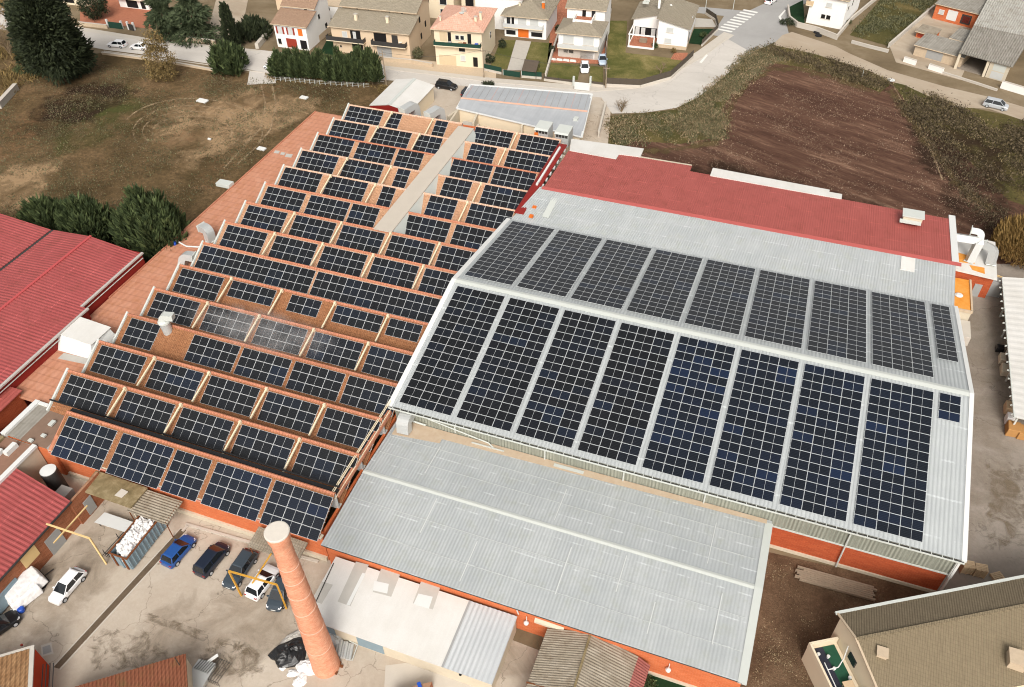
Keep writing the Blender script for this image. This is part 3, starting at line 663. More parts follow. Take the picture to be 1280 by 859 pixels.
# ---- solar modules and arrays
def module_mesh(wd, ht, cell='cell'):
    m = MB(); g = .006; fr = .027; h = .045
    m.box(g, g, 0, wd-g, ht-g, h, 0)
    x0, x1, y0, y1 = g+fr, wd-g-fr, g+fr, ht-g-fr; mid = (x0+x1)/2; c = .013
    for a, b in ((x0, mid-c), (mid+c, x1)):
        m.poly([(a,y0,h+.004),(b,y0,h+.004),(b,y1,h+.004),(a,y1,h+.004)], 1)
    me = bpy.data.meshes.new('solar_module'); me.from_pydata(m.v, [], m.f); me.materials.append(M['alu']); me.materials.append(M[cell])
    me.polygons.foreach_set('material_index', m.m); me.update(); return me
MS = module_mesh(2.34, 1.20); MH = module_mesh(2.20, 1.158); MN = module_mesh(2.20, 1.158, 'cell_sheen_tint'); MSN = module_mesh(2.34, 1.19, 'cell_sheen_tint')
def array(x, y, z, ang, nc, nr, mesh, label, group, flip=False):
    wd = mesh.vertices[1].co.x+.01; ht = max(v.co.y for v in mesh.vertices)+.01
    t = thing('solar_array', label, 'solar array', (x, y, z), 0, group, rx=ang)
    for r in range(nr):
        for c in range(nc):
            o = bpy.data.objects.new('solar_panel', mesh); C.objects.link(o); o.parent = t; o.location = (c*wd, r*ht, 0)
    m = MB()
    for r in range(nr):
        for q in (.25, .75): m.box(-.08, (r+q)*ht-.02, -.09, nc*wd+.08, (r+q)*ht+.02, -.012)
    me = bpy.data.meshes.new('mounting_rail'); me.from_pydata(m.v, [], m.f); me.materials.append(M['alu']); me.update()
    o = bpy.data.objects.new('mounting_rails', me); C.objects.link(o); o.parent = t
    return t
ordn = ['first','second','third','fourth','fifth','sixth','seventh','eighth','ninth','tenth','eleventh','twelfth','thirteenth','fourteenth','fifteenth']
num = ['zero','one','two','three','four','five','six','seven','eight','nine','ten','eleven','twelve','thirteen','fourteen','fifteen','sixteen']
GX = [-77.05, -68.55, -60.42, -52.27, -44.25]
spec = {0:[(-72.4,3,4),(-64.55,3,4),(-57.1,2,4),(-51.75,3,4),(-44.24,3,4)],
 3:[(-76.85,2,3),(-66.9,3,3),(-59.4,3,3),(-51.85,3,3),(-44.3,3,3)],
 5:[(-77.05,3,3),(-68.6,3,2),(-59.15,2,2),(-52.2,3,2),(-44.25,2,2)],
 6:[(-77.4,8,3),(-58.3,9,3)],
 9:[(-77.1,3,3),(-69.2,3,3),(-61.75,2,3),(-52.15,3,3),(-44.3,3,3)],
 10:[(-77.4,3,3),(-69.1,3,3),(-59.45,1,3),(-51.15,2,3),(-44.25,3,3)],
 11:[(-77.5,3,3),(-69.05,3,3),(-59.5,1,3),(-51.0,2,3),(-44.15,3,3)],
 12:[(-77.5,3,3),(-69.6,3,3),(-62.0,2,3),(-51.95,3,3),(-44.45,3,3)],
 13:[(-77.5,3,3),(-69.25,3,3),(-61.05,2,3),(-51.05,2,3),(-44.25,3,3)],
 14:[(-77.5,3,3),(-69.1,1,3),(-60.1,1,3),(-52.5,3,3),(-44.15,3,3)]}
for i in range(15):
    blocks = spec.get(i, [(x, 3, 3) for x in GX])
    off = .40 if i < 10 else .14
    for k, (bx, nc, nr) in enumerate(blocks):
        if bx+nc*2.34 > xr(i)+.15: nc = int((xr(i)+.15-bx)/2.34)
        nc = int(nc); y = ridge_y(i)-off-nr*1.20*math.cos(ANG); z = ZR+.02-TAN*(ridge_y(i)-y)
        pos = 'only' if len(blocks) == 1 else ['leftmost','second from the left','middle','second from the right','rightmost'][k] if len(blocks) == 5 else ('left' if k == 0 else 'right')
        rowt = 'front row' if i == 0 else ('rear row' if i == 14 else ordn[i]+' row from front')
        lab = f'{pos} solar array in the {rowt} of the sawtooth roof'
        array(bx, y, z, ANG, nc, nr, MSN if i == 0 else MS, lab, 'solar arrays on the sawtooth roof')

# ================================================================== BIG HALL WITH THE LARGE SOLAR ROOF
HX0, HX1, HYF, HYR, HYB, HZE, HZR = -37.55, 25.2, 56.45, 76.35, 96.7, 7.3, 11.1
hall = thing('solar_hall', 'large hall with pale grey gabled roof carrying the two big solar slopes', 'hall', (-6, 76, 0))
m = MB(); m.box(HX0+.6, HYF+.6, 0, HX1-.5, HYF+.95, 3.9); m.box(HX1-.85, HYF+.95, 0, HX1-.5, HYB-.3, 3.9); m.build('brick_wall', M['brick_dark'], hall)
m = MB(); m.box(HX0+.5, HYF+.45, .0, HX1-.4, HYF+.6, .45); m.build('plinth', M['dirty_cream'], hall)
zf = HZE+.0
m = MB(); m.corr((HX0+.5,HYF+.5,3.85),(HX1-.4,HYF+.5,3.85),(HX1-.4,HYF+.5,7.12),(HX0+.5,HYF+.5,7.12), .42, .05, 0, 0)
m.box(HX0+.5,HYF+.56,3.85,HX1-.4,HYF+.66,7.1)
m.build('front_cladding', M['cladding'], hall)
m = MB()
for x in (HX0+.5, HX1-.5):
    m.hexa([(x-.05,HYF+.6,3.9),(x+.05,HYF+.6,3.9),(x+.05,HYB-.3,3.9),(x-.05,HYB-.3,3.9),(x-.05,HYF+.6,7.1),(x+.05,HYF+.6,7.1),(x+.05,HYB-.3,7.1),(x-.05,HYB-.3,7.1)])
    m.poly([(x,HYF+.6,7.1),(x,HYB-.3,7.1),(x,HYR,HZR-.1)]); m.poly([(x+.03,HYB-.3,7.1),(x+.03,HYF+.6,7.1),(x+.03,HYR,HZR-.1)])
m.build('gable_cladding', M['cladding'], hall)
m = MB(); m.box(HX0+.45, HYF+.38, 3.8, HX1-.3, HYF+.47, 3.98); m.build('sill_band', M['cap'], hall)
m = MB(); m.corr((HX0,HYF,HZE),(HX1,HYF,HZE),(HX1,HYR,HZR),(HX0,HYR,HZR), .42, .028); m.build('roof_slope', M['hall_roof'], hall)
m = MB(); m.corr((HX0,HYR,HZR),(HX1,HYR,HZR),(HX1,HYB,HZE),(HX0,HYB,HZE), .42, .028); m.build('roof_slope', M['hall_roof'], hall)
m = MB(); m.slab([(HX0,HYR-.5,HZR-.01),(HX1+.1,HYR-.5,HZR-.01),(HX1+.1,HYR,HZR+.09),(HX0,HYR,HZR+.09)], .04); m.slab([(HX0,HYR,HZR+.09),(HX1+.1,HYR,HZR+.09),(HX1+.1,HYR+.45,HZR+.0),(HX0,HYR+.45,HZR+.0)], .04)
m.build('ridge_cap', M['cap'], hall)
for x0, x1 in ((HX0-.12,HX0+.5),(HX1-.35,HX1+.12)):
    m = MB(); m.slab([(x0,HYF-.05,HZE+.06),(x1,HYF-.05,HZE+.06),(x1,HYR,HZR+.12),(x0,HYR,HZR+.12)], .3); m.slab([(x0,HYR,HZR+.12),(x1,HYR,HZR+.12),(x1,HYB+.05,HZE+.06),(x0,HYB+.05,HZE+.06)], .3); m.build('verge_flashing', M['white_trim'], hall)
m = MB(); m.box(HX0+.1, HYF-.34, HZE-.22, HX1-.05, HYF-.30, HZE-.0); m.box(HX0+.1,HYF-.30,HZE-.22,HX1-.05,HYF-.02,HZE-.18); mg = m
for k in range(62): m.box(HX0+.6+k*1.0, HYF-.31, HZE-.05, HX0+.68+k*1.0, HYF+.02, HZE+.0)
g = mg.build('gutter', M['cap'], hall)
m = MB(); m.box(HX0+.15, HYF-.29, HZE-.17, HX1-.1, HYF-.04, HZE-.15); m.build('gutter_bed', M['steel_dark'], g)
m = MB(); m.beam((HX1-.3,HYF+.3,0.2),(HX1-.3,HYF+.3,7.2),.16,.3); m.box(HX1-.48,HYF+.24,3.6,HX1-.12,HYF+.5,7.25); m.build('corner_trim', M['white_trim'], hall)
for px, py, zb in ((1043,720,.15),(877,636,4.75),(776,607,4.75),(678,580,4.75),(563,551,5.2)):
    p = W(px, py, zb); x = p.x
    m = MB(); m.tube((x,HYF-.1,HZE-.2),(x+.05,HYF+.3,6.9),.09,n=8); m.tube((x+.05,HYF+.3,6.9),(x+.05,HYF+.3,zb),.09,n=8); m.build('downpipe', M['cap'], hall)
m = MB(); m.path([(HX0+1.2,HYF+.3,7.0),(HX0+12.5,HYF+.25,5.0),(HX0+13.4,HYF-.2,4.8)], .08, 6); m.build('diagonal_pipe', M['cap'], hall)
# arrays on the hall
aH = math.atan((HZR-HZE)/(HYR-HYF)); L16 = 16*1.158
for k in range(8):
    x = -36.42+k*7.285
    lab = ['leftmost','second from the left','third from the left','fourth from the left','fourth from the right','third from the right','second from the right','rightmost'][k]
    y = HYF+.62; array(x, y, HZE+.12+(y-HYF)*math.tan(aH), aH, 3, 16, MN if k > 3 else MH, f'{lab} of eight large solar arrays on near hall slope', 'solar arrays on the near hall slope')  # right-hand near arrays use the cells with painted sky sheen
    y = HYB-.85-L16*math.cos(aH); array(x, y, HZE+.12+(HYB-y)*math.tan(aH), -aH, 3, 16, MH, f'{lab} of eight large solar arrays on far hall slope', 'solar arrays on the far hall slope')
y = HYB-.85-12*1.158*math.cos(aH); array(21.95, y, HZE+.12+(HYB-y)*math.tan(aH), -aH, 1, 12, MH, 'narrow one-panel-wide solar array at the right end of the far hall slope', 'solar arrays on the far hall slope')
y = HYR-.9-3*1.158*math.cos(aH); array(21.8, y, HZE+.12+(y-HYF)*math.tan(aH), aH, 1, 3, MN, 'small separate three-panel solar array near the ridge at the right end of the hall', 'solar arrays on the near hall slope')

# ================================================================== REAR HALL: grey slope, red slope
rh = thing('red_roof_hall', 'long rear hall with a red ribbed far slope and pale grey near slope', 'hall', (-5, 108, 0))
GZ, RZ, RY = 7.35, 8.3, 105.0
m = MB(); m.corr((-37.0,HYB+.05,GZ-.1),(24.9,HYB+.05,GZ-.1),(24.9,RY,RZ),(-35.2,RY,RZ), .36, .022); m.build('grey_slope', M['grey_roof'], rh)
zr = lambda y: RZ+.02-(y-RY)*.06
m = MB()
for a, b, ya, yb in ((-34.6,-26.3,118.4,118.0),(-26.3,-14.2,119.9,120.1),(-14.2,24.6,118.2,117.1)):
    m.corr((a,RY,zr(RY)),(b,RY,zr(RY)),(b,yb,zr(yb)),(a,ya,zr(ya)), .33, .02)
m.slab([(-34.6,118.2,7.52),(-34.6,122.2,7.35),(-32.6,122.2,7.35),(-32.6,118.0,7.52)], .08); m.build('red_slope', M['red_roof'], rh)
m = MB(); m.slab([(-34.8,RY-.45,RZ+.02),(25.6,RY-.5,RZ+.02),(25.6,RY+.15,RZ+.12),(-34.8,RY+.15,RZ+.12)], .06); m.build('ridge_flashing', plain('red_flashing', S(188,96,90), .5), rh)
m = MB(); m.box(-36.6,HYB+.3,0,-36.3,121,7.0); m.box(24.2,HYB,0,24.5,117,7.0); m.box(-36.3,116.9,0,24.2,117.1,7.2); m.build('wall', M['dirty_cream'], rh)
m = MB(); m.slab([(24.4,RY+.3,RZ+.1),(25.3,RY+.3,RZ+.1),(25.3,118.1,7.66),(24.4,118.1,7.66)], .3); m.build('verge_flashing', M['white_trim'], rh)
m = MB(); m.slab([(-34.4,118.1,7.62),(-26.4,117.9,7.62),(-26.3,119.7,7.56),(-22.8,120.0,7.5),(-22.9,123.0,7.4),(-35.4,122.3,7.4)], .2); m.build('white_canopy', M['white_roof'], rh)
m = MB(); m.slab([(-26.2,119.95,7.4),(-14.3,120.1,7.4),(-14.3,120.5,7.38),(-26.2,120.4,7.38)], .2); m.build('rear_eave', M['dirty_cream'], rh)
m = MB(); m.slab([(-10.9,117.7,7.66),(7.3,117.4,7.66),(7.3,119.6,7.58),(-10.9,120.3,7.58)], .35); m.slab([(7.2,117.42,7.69),(9.2,117.4,7.69),(9.2,118.9,7.62),(7.2,118.9,7.62)], .3); m.build('white_canopy', M['white_roof'], rh)
m = MB(); m.box(-36.2,106,7.2,-35.9,118,8.1)
for k in range(7): m.box(-36.0,106.4+k*1.9,7.3,-35.1,106.9+k*1.9,7.7)
m.build('crenellated_gutter', M['white_trim'], rh)
m = MB(); m.slab([(-37.0,98.2,7.6),(-35.5,98.2,7.6),(-35.1,119,8.1),(-36.9,120,7.5)], .15); m.build('red_side_flashing', M['red_dark'], rh)
for px, py in ((668,259),(664,270)):
    p = W(px, py, 7.7)
    m = MB(); m.slab([(p.x-.3,p.y-.3,7.78),(p.x+.3,p.y-.3,7.78),(p.x+.3,p.y+.3,7.8),(p.x-.3,p.y+.3,7.8)], .25); m.build('orange_vent_cap', M['orange'], rh)
m = MB(); p = W(1134.5, 330, 8.0); m.slab([(p.x-.9,p.y-1.5,8.02),(p.x+.9,p.y-1.5,8.02),(p.x+.9,p.y+1.2,8.3),(p.x-.9,p.y+1.2,8.3)], .12); m.build('roof_light', M['white_roof'], rh)
m = MB(); p = W(690, 255, 7.9); m.slab([(p.x-.5,p.y-3.2,7.62),(p.x+.5,p.y-3.2,7.62),(p.x+.5,p.y+3,8.2),(p.x-.5,p.y+3,8.2)], .06); m.build('roof_light', M['cap'], rh)

# ================================================================== LOW GREY ROOF BUILDING AND WHITE SHED
lapm = plain('sheet_lap', S(214,217,215), .5, .3, var=.1)
lo = thing('low_grey_building', 'low brick building with wide pale grey ribbed roof in front of the solar hall', 'workshop', (-15, 47, 0))
LX0, LX1, LY0, LYR, LY1 = -36.85, 7.15, 38.35, 48.15, 56.9
m = MB(); m.box(LX0+.3,LY0+.35,0,LX1-.3,LY0+.65,4.5); m.box(LX1-.6,LY0+.65,0,LX1-.3,LY1,4.5); m.box(LX0+.3,LY0+.65,0,LX0+.6,43,4.5); m.build('wall', M['brick'], lo)
m = MB(); m.box(-9, LY0+.15, 0, LX1-.2, LY0+.35, .35); m.build('plinth', M['dirty_cream'], lo)
m = MB(); m.corr((LX0,LY0,4.55),(LX1,LY0,4.55),(LX1,LYR,5.15),(LX0,LYR,5.15), .36, .018); m.build('roof_slope', M['grey_roof'], lo)
m = MB(); m.corr((LX0,LYR,5.15),(LX1,LYR,5.15),(LX1,LY1,4.7),(LX0,LY1,4.7), .36, .018); m.build('roof_slope', M['grey_roof'], lo)
zl = lambda y: 4.6+(y-LY0)*.0612 if y < LYR else 5.2-(y-LYR)*.0514
for x, ya, yb in ((-30.2,50.2,54.5),(-14.6,49,53.5),(-11.9,41.0,46.5),(-6.3,43.2,47.4),(1.6,49.2,54.6),(-21.4,39.2,44),(-27.5,43,47.5),(-2.4,40,43.4),(3.6,41,46.4)):
    m = MB(); m.beam((x,ya,zl(ya)),(x,yb,zl(yb)),.10,.03); m.build('sheet_lap', lapm, lo)
for y in (41.2,44.6,51.4,54.0): m = MB(); m.beam((LX0+.4,y,zl(y)),(LX1-1,y,zl(y)),.06,.03); m.build('sheet_lap', M['grey_roof_lap'], lo)
m = MB(); m.slab([(LX0,LYR-.28,5.17),(LX1-.5,LYR-.28,5.17),(LX1-.5,LYR,5.23),(LX0,LYR,5.23)],.03); m.slab([(LX0,LYR,5.23),(LX1-.5,LYR,5.23),(LX1-.5,LYR+.28,5.17),(LX0,LYR+.28,5.17)],.03); m.build('ridge_cap', M['cap'], lo)
m = MB(); m.slab([(LX1-.7,LY0-.05,4.62),(LX1+.1,LY0-.05,4.62),(LX1+.1,LYR,5.25),(LX1-.7,LYR,5.25)],.25); m.slab([(LX1-.7,LYR,5.25),(LX1+.1,LYR,5.25),(LX1+.1,LY1-.4,4.76),(LX1-.7,LY1-.4,4.76)],.25)
m.build('verge_flashing', M['cap'], lo)
m = MB(); m.slab([(-30.5,55.6,4.84),(6.6,56.3,4.80),(6.6,56.85,4.78),(-30.5,56.85,4.80)],.03); m.slab([(-36.4,54.3,4.86),(-30.5,54.9,4.87),(-30.5,56.85,4.79),(-36.4,56.85,4.79)],.03); m.build('dusty_valley', M['rust_edge'], lo)
m = MB(); m.box(-27.0,56.15,4.85,-23.0,56.3,4.95); m.build('loose_batten', M['cap'], lo); m = MB(); m.box(-17.0,56.1,4.85,-13.5,56.5,4.9); m.build('loose_batten', M['cap'], lo)
m = MB(); m.tube((LX0+.1,LY0-.02,4.5),(LX1-.3,LY0-.02,4.5),.05,n=6); m.build('eave_pipe', M['steel_dark'], lo)
for px, py in ((837,830),(661,775)):
    p = W(px, py, 1.6); m = MB(); m.tube((p.x,LY0+.2,2.6),(p.x,LY0+.2,3.3),.04,n=6); m.lathe([(.02,0),(.24,.02),(.27,.2),(.1,.4)],10,0,(p.x,LY0+.05,2.2)); m.build('wall_lamp', M['white_trim'], lo)
m = MB(); m.tube((-15.0,LY0+.0,4.5),(-14.9,LY0+.25,3.2),.07,n=6); m.build('downpipe', M['white_trim'], lo)
m = MB(); m.slab([(-13.2,LY0+.1,3.1),(-10.2,LY0+.1,3.0),(-10.2,LY0+.34,3.3),(-13.2,LY0+.34,3.4)],.3); m.build('door_hood', M['dirty_cream'], lo)

sh = thing('white_shed', 'flat white-roofed lean-to shed beside the tall chimney, one end in clear ribbed sheets', 'shed', (-25, 34, 0))
SX0, SX1, SXM, SY0, SY1, SZ0, SZ1 = -35.35, -14.95, -20.0, 31.35, 38.4, 2.55, 3.05
def shp(x, y, dz=0): return (x, y, SZ0+(SZ1-SZ0)*(y-SY0)/(SY1-SY0)+dz)
m = MB(); m.box(SX0+.2,SY0+.25,0,SX1-.15,SY0+.45,SZ0-.14); m.box(SX1-.35,SY0+.45,0,SX1-.15,SY1,SZ0-.1); m.box(SX0+.2,SY0+.45,0,SX0+.4,SY1,SZ0-.1); m.build('wall', M['dirty_cream'], sh)
for a, b in ((-34.0,-32.0),(-29.5,-26.6)): m = MB(); m.box(a,SY0+.2,.2,b,SY0+.25,2.2); m.build('grey_cladding_panel', M['container'], sh)
m = MB(); m.slab([shp(SX0,SY0),shp(SXM-.1,SY0),shp(SXM-.1,SY1),shp(SX0,SY1)],.14); m.build('white_roof', M['white_roof'], sh)
m = MB(); m.corr(shp(SXM+.1,SY0),shp(SX1,SY0),shp(SX1,SY1),shp(SXM+.1,SY1),.46,.035); m.build('clear_ribbed_roof', M['trans_roof'], sh)
m = MB(); m.slab([shp(SXM-.12,SY0-.02,.05),shp(SXM+.1,SY0-.02,.05),shp(SXM+.1,SY1,.05),shp(SXM-.12,SY1,.05)],.08); m.build('roof_seam', M['grey_paint'], sh)
def roofq(px, z=2.85, dz=.02): 
    out = []
    for q in px:
        p = W(*q, z); zz = shp(p.x, p.y, dz)[2]; p = W(*q, zz); out.append((p.x,p.y,zz))
    return out
for k, q in enumerate([((445,702),(461,706),(438,758),(422,752)), ((477,709),(501,716),(489,746),(466,740)), ((527,725),(551,732),(541,762),(516,754))]):
    m = MB(); m.slab(roofq(q), .015); m.build('worn_roof_patch', M['patch_grey'], sh)
for q in (((453,716),(457,717),(437,757),(433,756)), ((468,726),(486,730),(484,742),(466,738)), ((523,742),(541,746),(536,761),(517,755))):
    m = MB(); m.slab(roofq(q, dz=.04), .015); m.build('roof_light', M['white_trim'], sh)
m = MB(); m.slab(roofq(((402,727),(416,731),(402,755),(390,751))), .015)
m.build('worn_roof_patch', M['patch_grey'], sh)
m = MB(); a, b = roofq(((417,704),(394,754)), dz=.1); m.tube(a, b, .05, n=6); m.build('roof_cable', M['steel_dark'], sh)
m = MB(); m.tube((-18.2,SY0+.25,2.2),(-18.2,SY0-.05,2.2),.14,n=8); m.build('wall_vent', M['black'], sh)

# ================================================================== CHIMNEY
CHX, CHY, CHZ = -31.58, 28.67, 23.2
ch = thing('brick_chimney', 'tall tapering round factory chimney of pale orange brick, capped in white', 'chimney', (CHX, CHY, 0))
m = MB(); prof = [(1.36,0),(1.36,.5)]
for k in range(1, 91):
    z = .5+(CHZ-1.6-.5)*k/90; prof.append((1.34-.54*k/90+random.uniform(-.018,.018), z))
m.lathe(prof, 40, 0, (CHX,CHY,0)); m.build('shaft', M['chim'], ch, smooth=False)
for z in (4.6, 8.3, 11.6, 14.0, 16.4, 18.6):
    m = MB(); 
    r = 1.34-.54*(z-.5)/(CHZ-2.1); tl = random.uniform(-.25,.25)
    k = len(m.v); n = 28
    for i in range(n):
        a = 2*PI*i/n; dz = tl*math.cos(a+z)
        for rr, zz in ((r+.0,-.05),(r+.035,-.05),(r+.035,.05),(r+.0,.05)): m.v.append((CHX+rr*math.cos(a), CHY+rr*math.sin(a), z+zz+dz))
    for i in range(n):
        j = (i+1)%n
        for q in range(4):
            m.f.append((k+i*4+q, k+j*4+q, k+j*4+(q+1)%4, k+i*4+(q+1)%4)); m.m.append(0)
    m.build('iron_band', M['chim_band'], ch)
m = MB(); m.lathe([(.80,CHZ-1.7),(.86,CHZ-1.35),(.94,CHZ-.95),(.98,CHZ-.35),(.94,CHZ-.15)], 36, 0, (CHX,CHY,0)); m.build('crown', M['chim'], ch, smooth=True)
m = MB(); m.lathe([(1.0,CHZ-.18),(1.02,CHZ-.15),(1.02,CHZ-.02),(.94,CHZ+.02)], 36, 0, (CHX,CHY,0)); m.build('cap', plain('chimney_cap', S(226,218,206), .85, .2, var=.15, scale=2.5), ch)

# debris round the chimney foot
def lumpy(name, c, sx, sy, sz, mat, seed=0, n=22, rz=0, pw=.8, sq=0):
    """draped heap: displaced dome that rests on the ground"""
    r = np.random.default_rng(seed); m = MB(); V = []; K = n
    ph = r.uniform(0, 6, 8)
    for j in range(K//2+1):
        for i in range(K):
            a = 2*PI*i/K; t = j/(K//2); rr = 1-(t**1.3)*.98
            d = 1+.12*math.sin(3*a+ph[0])+.09*math.sin(5*a+ph[1]+4*t)+r.normal(0,.03)
            z = sz*(math.sin(t*PI/2)**pw)*(1+.12*math.sin(4*a+ph[2]+5*t)+r.normal(0,.06)*(t > .05))
            g = 1/max(abs(math.cos(a)),abs(math.sin(a)))**sq; x, y = sx*rr*d*math.cos(a)*g, sy*rr*d*math.sin(a)*g
            V.append((c[0]+x*math.cos(rz)-y*math.sin(rz), c[1]+x*math.sin(rz)+y*math.cos(rz), c[2]+max(z, 0)))
    m.v = V
    for j in range(K//2):
        for i in range(K):
            q = (i+1)%K; m.f.append((j*K+i, j*K+q, (j+1)*K+q, (j+1)*K+i)); m.m.append(0)
    m.f.append(tuple((K//2)*K+i for i in range(K))); m.m.append(0)
    return m.build(name, mat)
p = W(364,816); tag(lumpy('tarpaulin_heap', (p.x,p.y,0.01), 2.0, 1.5, .8, M['tarp_black'], 3, rz=.9), 'crumpled black tarpaulin heap left of the chimney foot', 'tarpaulin')
for k, (px, py, sx, sy, sz) in enumerate([(386,833,1.3,.9,.5),(376,850,.9,.6,.35),(352,832,.7,.3,.2),(366,842,.6,.4,.25)]):
    p = W(px,py); tag(lumpy('sack', (p.x,p.y,.01), sx, sy, sz, M['tarp_white'], 10+k, 16, rz=.5+k), ['large white sack against the near left side of the chimney foot','white sack nearest the photo edge below the chimney','flat white sack at the lower edge of the black tarpaulin','small white sack between the black tarpaulin and the large white sack'][k], 'sack', 'white sacks round the chimney foot')
p = W(366,798); tag(lumpy('canvas_heap', (p.x,p.y,.01), 1.3, .6, .4, M['patch_grey'], 21, 16, rz=.9), 'beige canvas heap behind the black tarpaulin', 'canvas')
p = W(416,796); tag(lumpy('sheet_bundle', (p.x,p.y,.01), 1.5, .9, .6, M['galv'], 23, 18, rz=-.2), 'crumpled silver foil sheeting at the foot of the white shed wall right of the chimney', 'sheeting')
t = thing('pole_bundle', 'bundle of grey plastic rolls stacked on the ground right of the chimney', 'bundle', tuple(W(430,808)))
for k in range(6):
    p = W(424+k*3.4, 800+k*1.2, .2); q = W(420+k*3.4, 820+k*1.2, .2); m = MB(); m.tube(p+Vector((0,0,.15*(k%2))), q+Vector((0,0,.15*(k%2))), .16, n=10); m.build('roll', M['galv'], t)
m = MB(); m.path([W(436,801,.4),W(447,806,.4),W(440,826,.2)], .05, 6); m.build('rack_rail', M['cap'], t)
t = W(413,830); m = MB()
for k in range(26):
    a = random.uniform(0,6.3); q = Vector((t.x+random.uniform(-.3,1.1), t.y+random.uniform(-1,1.4), .1)); m.box(q.x,q.y,0,q.x+random.uniform(.2,.4),q.y+random.uniform(.15,.3),random.uniform(.1,.3))
stuff(m.build('brick_rubble', M['rust']), 'loose brick rubble at the right of the chimney foot', 'rubble')

# ================================================================== DUCTS, VENTS AND UNITS ON THE ROOFS
def duct_mb(m, pts, w_, h_, arc=5):
    """rectangular duct with rounded elbows along a polyline"""
    P = [Vector(p) for p in pts]; out = [P[0]]
    for i in range(1, len(P)-1):
        d0 = (P[i-1]-P[i]); d1 = (P[i+1]-P[i]); r = min(d0.length, d1.length, 1.7)*.42
        a, b = P[i]+d0.normalized()*r, P[i]+d1.normalized()*r
        for k in range(arc+1):
            t = k/arc; out.append(a*(1-t)**2+P[i]*2*t*(1-t)+b*t*t)
    out.append(P[-1])
    side = None
    nrm = (P[1]-P[0]).cross(P[-1]-P[1])
    if nrm.length < 1e-4: nrm = Vector((0,0,1)).cross(P[1]-P[0])
    side = nrm.normalized(); k0 = len(m.v)
    for i, p in enumerate(out):
        d = (out[min(i+1,len(out)-1)]-out[max(i-1,0)]).normalized(); u = d.cross(side).normalized()
        for sx, su in ((-1,-1),(1,-1),(1,1),(-1,1)): m.v.append(tuple(p+side*sx*w_/2+u*su*h_/2))
    for i in range(len(out)-1):
        for q in range(4):
            r_ = (q+1)%4; m.f.append((k0+i*4+q, k0+i*4+r_, k0+(i+1)*4+r_, k0+(i+1)*4+q)); m.m.append(0)
    m.f.append((k0+3,k0+2,k0+1,k0)); m.m.append(0); e = k0+(len(out)-1)*4; m.f.append((e,e+1,e+2,e+3)); m.m.append(0)
    return m
def duct(name, label, pts, w_, h_, grp=None, flange=True):
    t = thing(name, label, 'duct', tuple(pts[-1]), 0, grp)
    duct_mb(MB(), pts, w_, h_).build('duct_body', M['galv'], t)
    for e in (0, -1):
        p = Vector(pts[e]); d = (Vector(pts[1 if e == 0 else -2])-p).normalized()
        m = MB(); duct_mb(m, [p-d*.04, p+d*.08], w_+.14, h_+.14); m.build('flange', M['cap'], t)
    return t
a = W(262,300,4.7); duct('air_duct', 'farther of two galvanised elbow ducts on the flat terracotta strip', [(a.x-1.3,a.y+.5,6.5),(a.x+.2,a.y+.1,6.6),(a.x+.3,a.y-.1,4.7)], 1.35, 1.0, 'elbow ducts on the terracotta strip')
a = W(228,334,4.7); duct('air_duct', 'nearer of two galvanised elbow ducts on the flat terracotta strip', [(a.x+1.9,a.y+1.0,6.3),(a.x+.4,a.y+.7,6.5),(a.x-.1,a.y+.2,4.7)], 1.35, 1.0, 'elbow ducts on the terracotta strip')
t = thing('vent_stack', 'round steel vent stack with a hooded elbow, steaming among the panels', 'vent', (-70.3, 62.9, 6.0))
p = W(212,418,6.3); px_, py_ = p.x, p.y
m = MB(); m.tube((px_,py_,5.6),(px_-.1,py_,8.4),.62,.66,20); m.build('pipe', M['galv'], t, smooth=False)
m = MB(); m.lathe([(.72,6.3),(.95,6.05),(.95,6.3),(.7,6.4)],18,0,(px_,py_,0)); m.build('base_flashing', M['cap'], t); m = MB(); m.lathe([(.72,8.35),(.8,8.4),(.78,8.62),(.5,8.8)],18,0,(px_-.1,py_,0)); m.build('collar', M['cap'], t)
m = MB(); duct_mb(m, [(px_-.1,py_,8.3),(px_-.1,py_+.1,9.4),(px_+1.3,py_+.5,9.3)], .95, .8); m.build('hood', M['cap'], t)
for k, (a, b) in enumerate((((520,147),(494,136)),((552,152),(524,146)))):
    p, q = W(a[0]-8,a[1]-4,6.9), W(b[0]+5,b[1]+8,6.6)
    p = Vector((p.x, 123.2, 7.0))
    duct('exhaust_duct', ['left','right'][k]+' of the two pale ducts arching over the rear wall beside the cream shed', [(p.x-1.2,121.7,7.5),(p.x-.1,124.6,7.7),(p.x+.1,124.9,3.2)], 1.5, 1.2, 'arching ducts on the rear wall')
for k, px in enumerate((672, 698)):
    p = W(px, 180+k*4, 6.4)
    x0, y0 = p.x-1.15, 122.5-.25*k
    t = thing('cooling_unit', ['left','right'][k]+' of the two grey louvred cooling units behind the sawtooth roof', 'air conditioner', (x0+1.2,y0,5.6), 0, 'cooling units at the rear')
    m = MB(); m.box(x0,y0,5.6,x0+2.4,y0+2.6,8.1); m.build('casing', M['galv'], t)
    m = MB(); m.hexa([(x0-.03,y0-.5,8.1),(x0+2.43,y0-.5,8.1),(x0+2.43,y0+2.65,8.1),(x0-.03,y0+2.65,8.1),(x0-.03,y0-.1,8.3),(x0+2.43,y0-.1,8.3),(x0+2.43,y0+2.65,8.35),(x0-.03,y0+2.65,8.35)]); m.build('lid', M['cap'], t)
    for c in range(4):
        m = MB(); m.box(x0+.15+c*.55,y0-.03,7.3,x0+.6+c*.55,y0-.002,7.9); m.build('louvre', M['steel_dark'], t)
m = MB(); m.box(-42.1,122.4,5.5,-41.4,123.5,7.4); tag(m.build('fire_cabinet', M['orange']), 'small orange cabinet left of the two grey cooling units', 'cabinet')
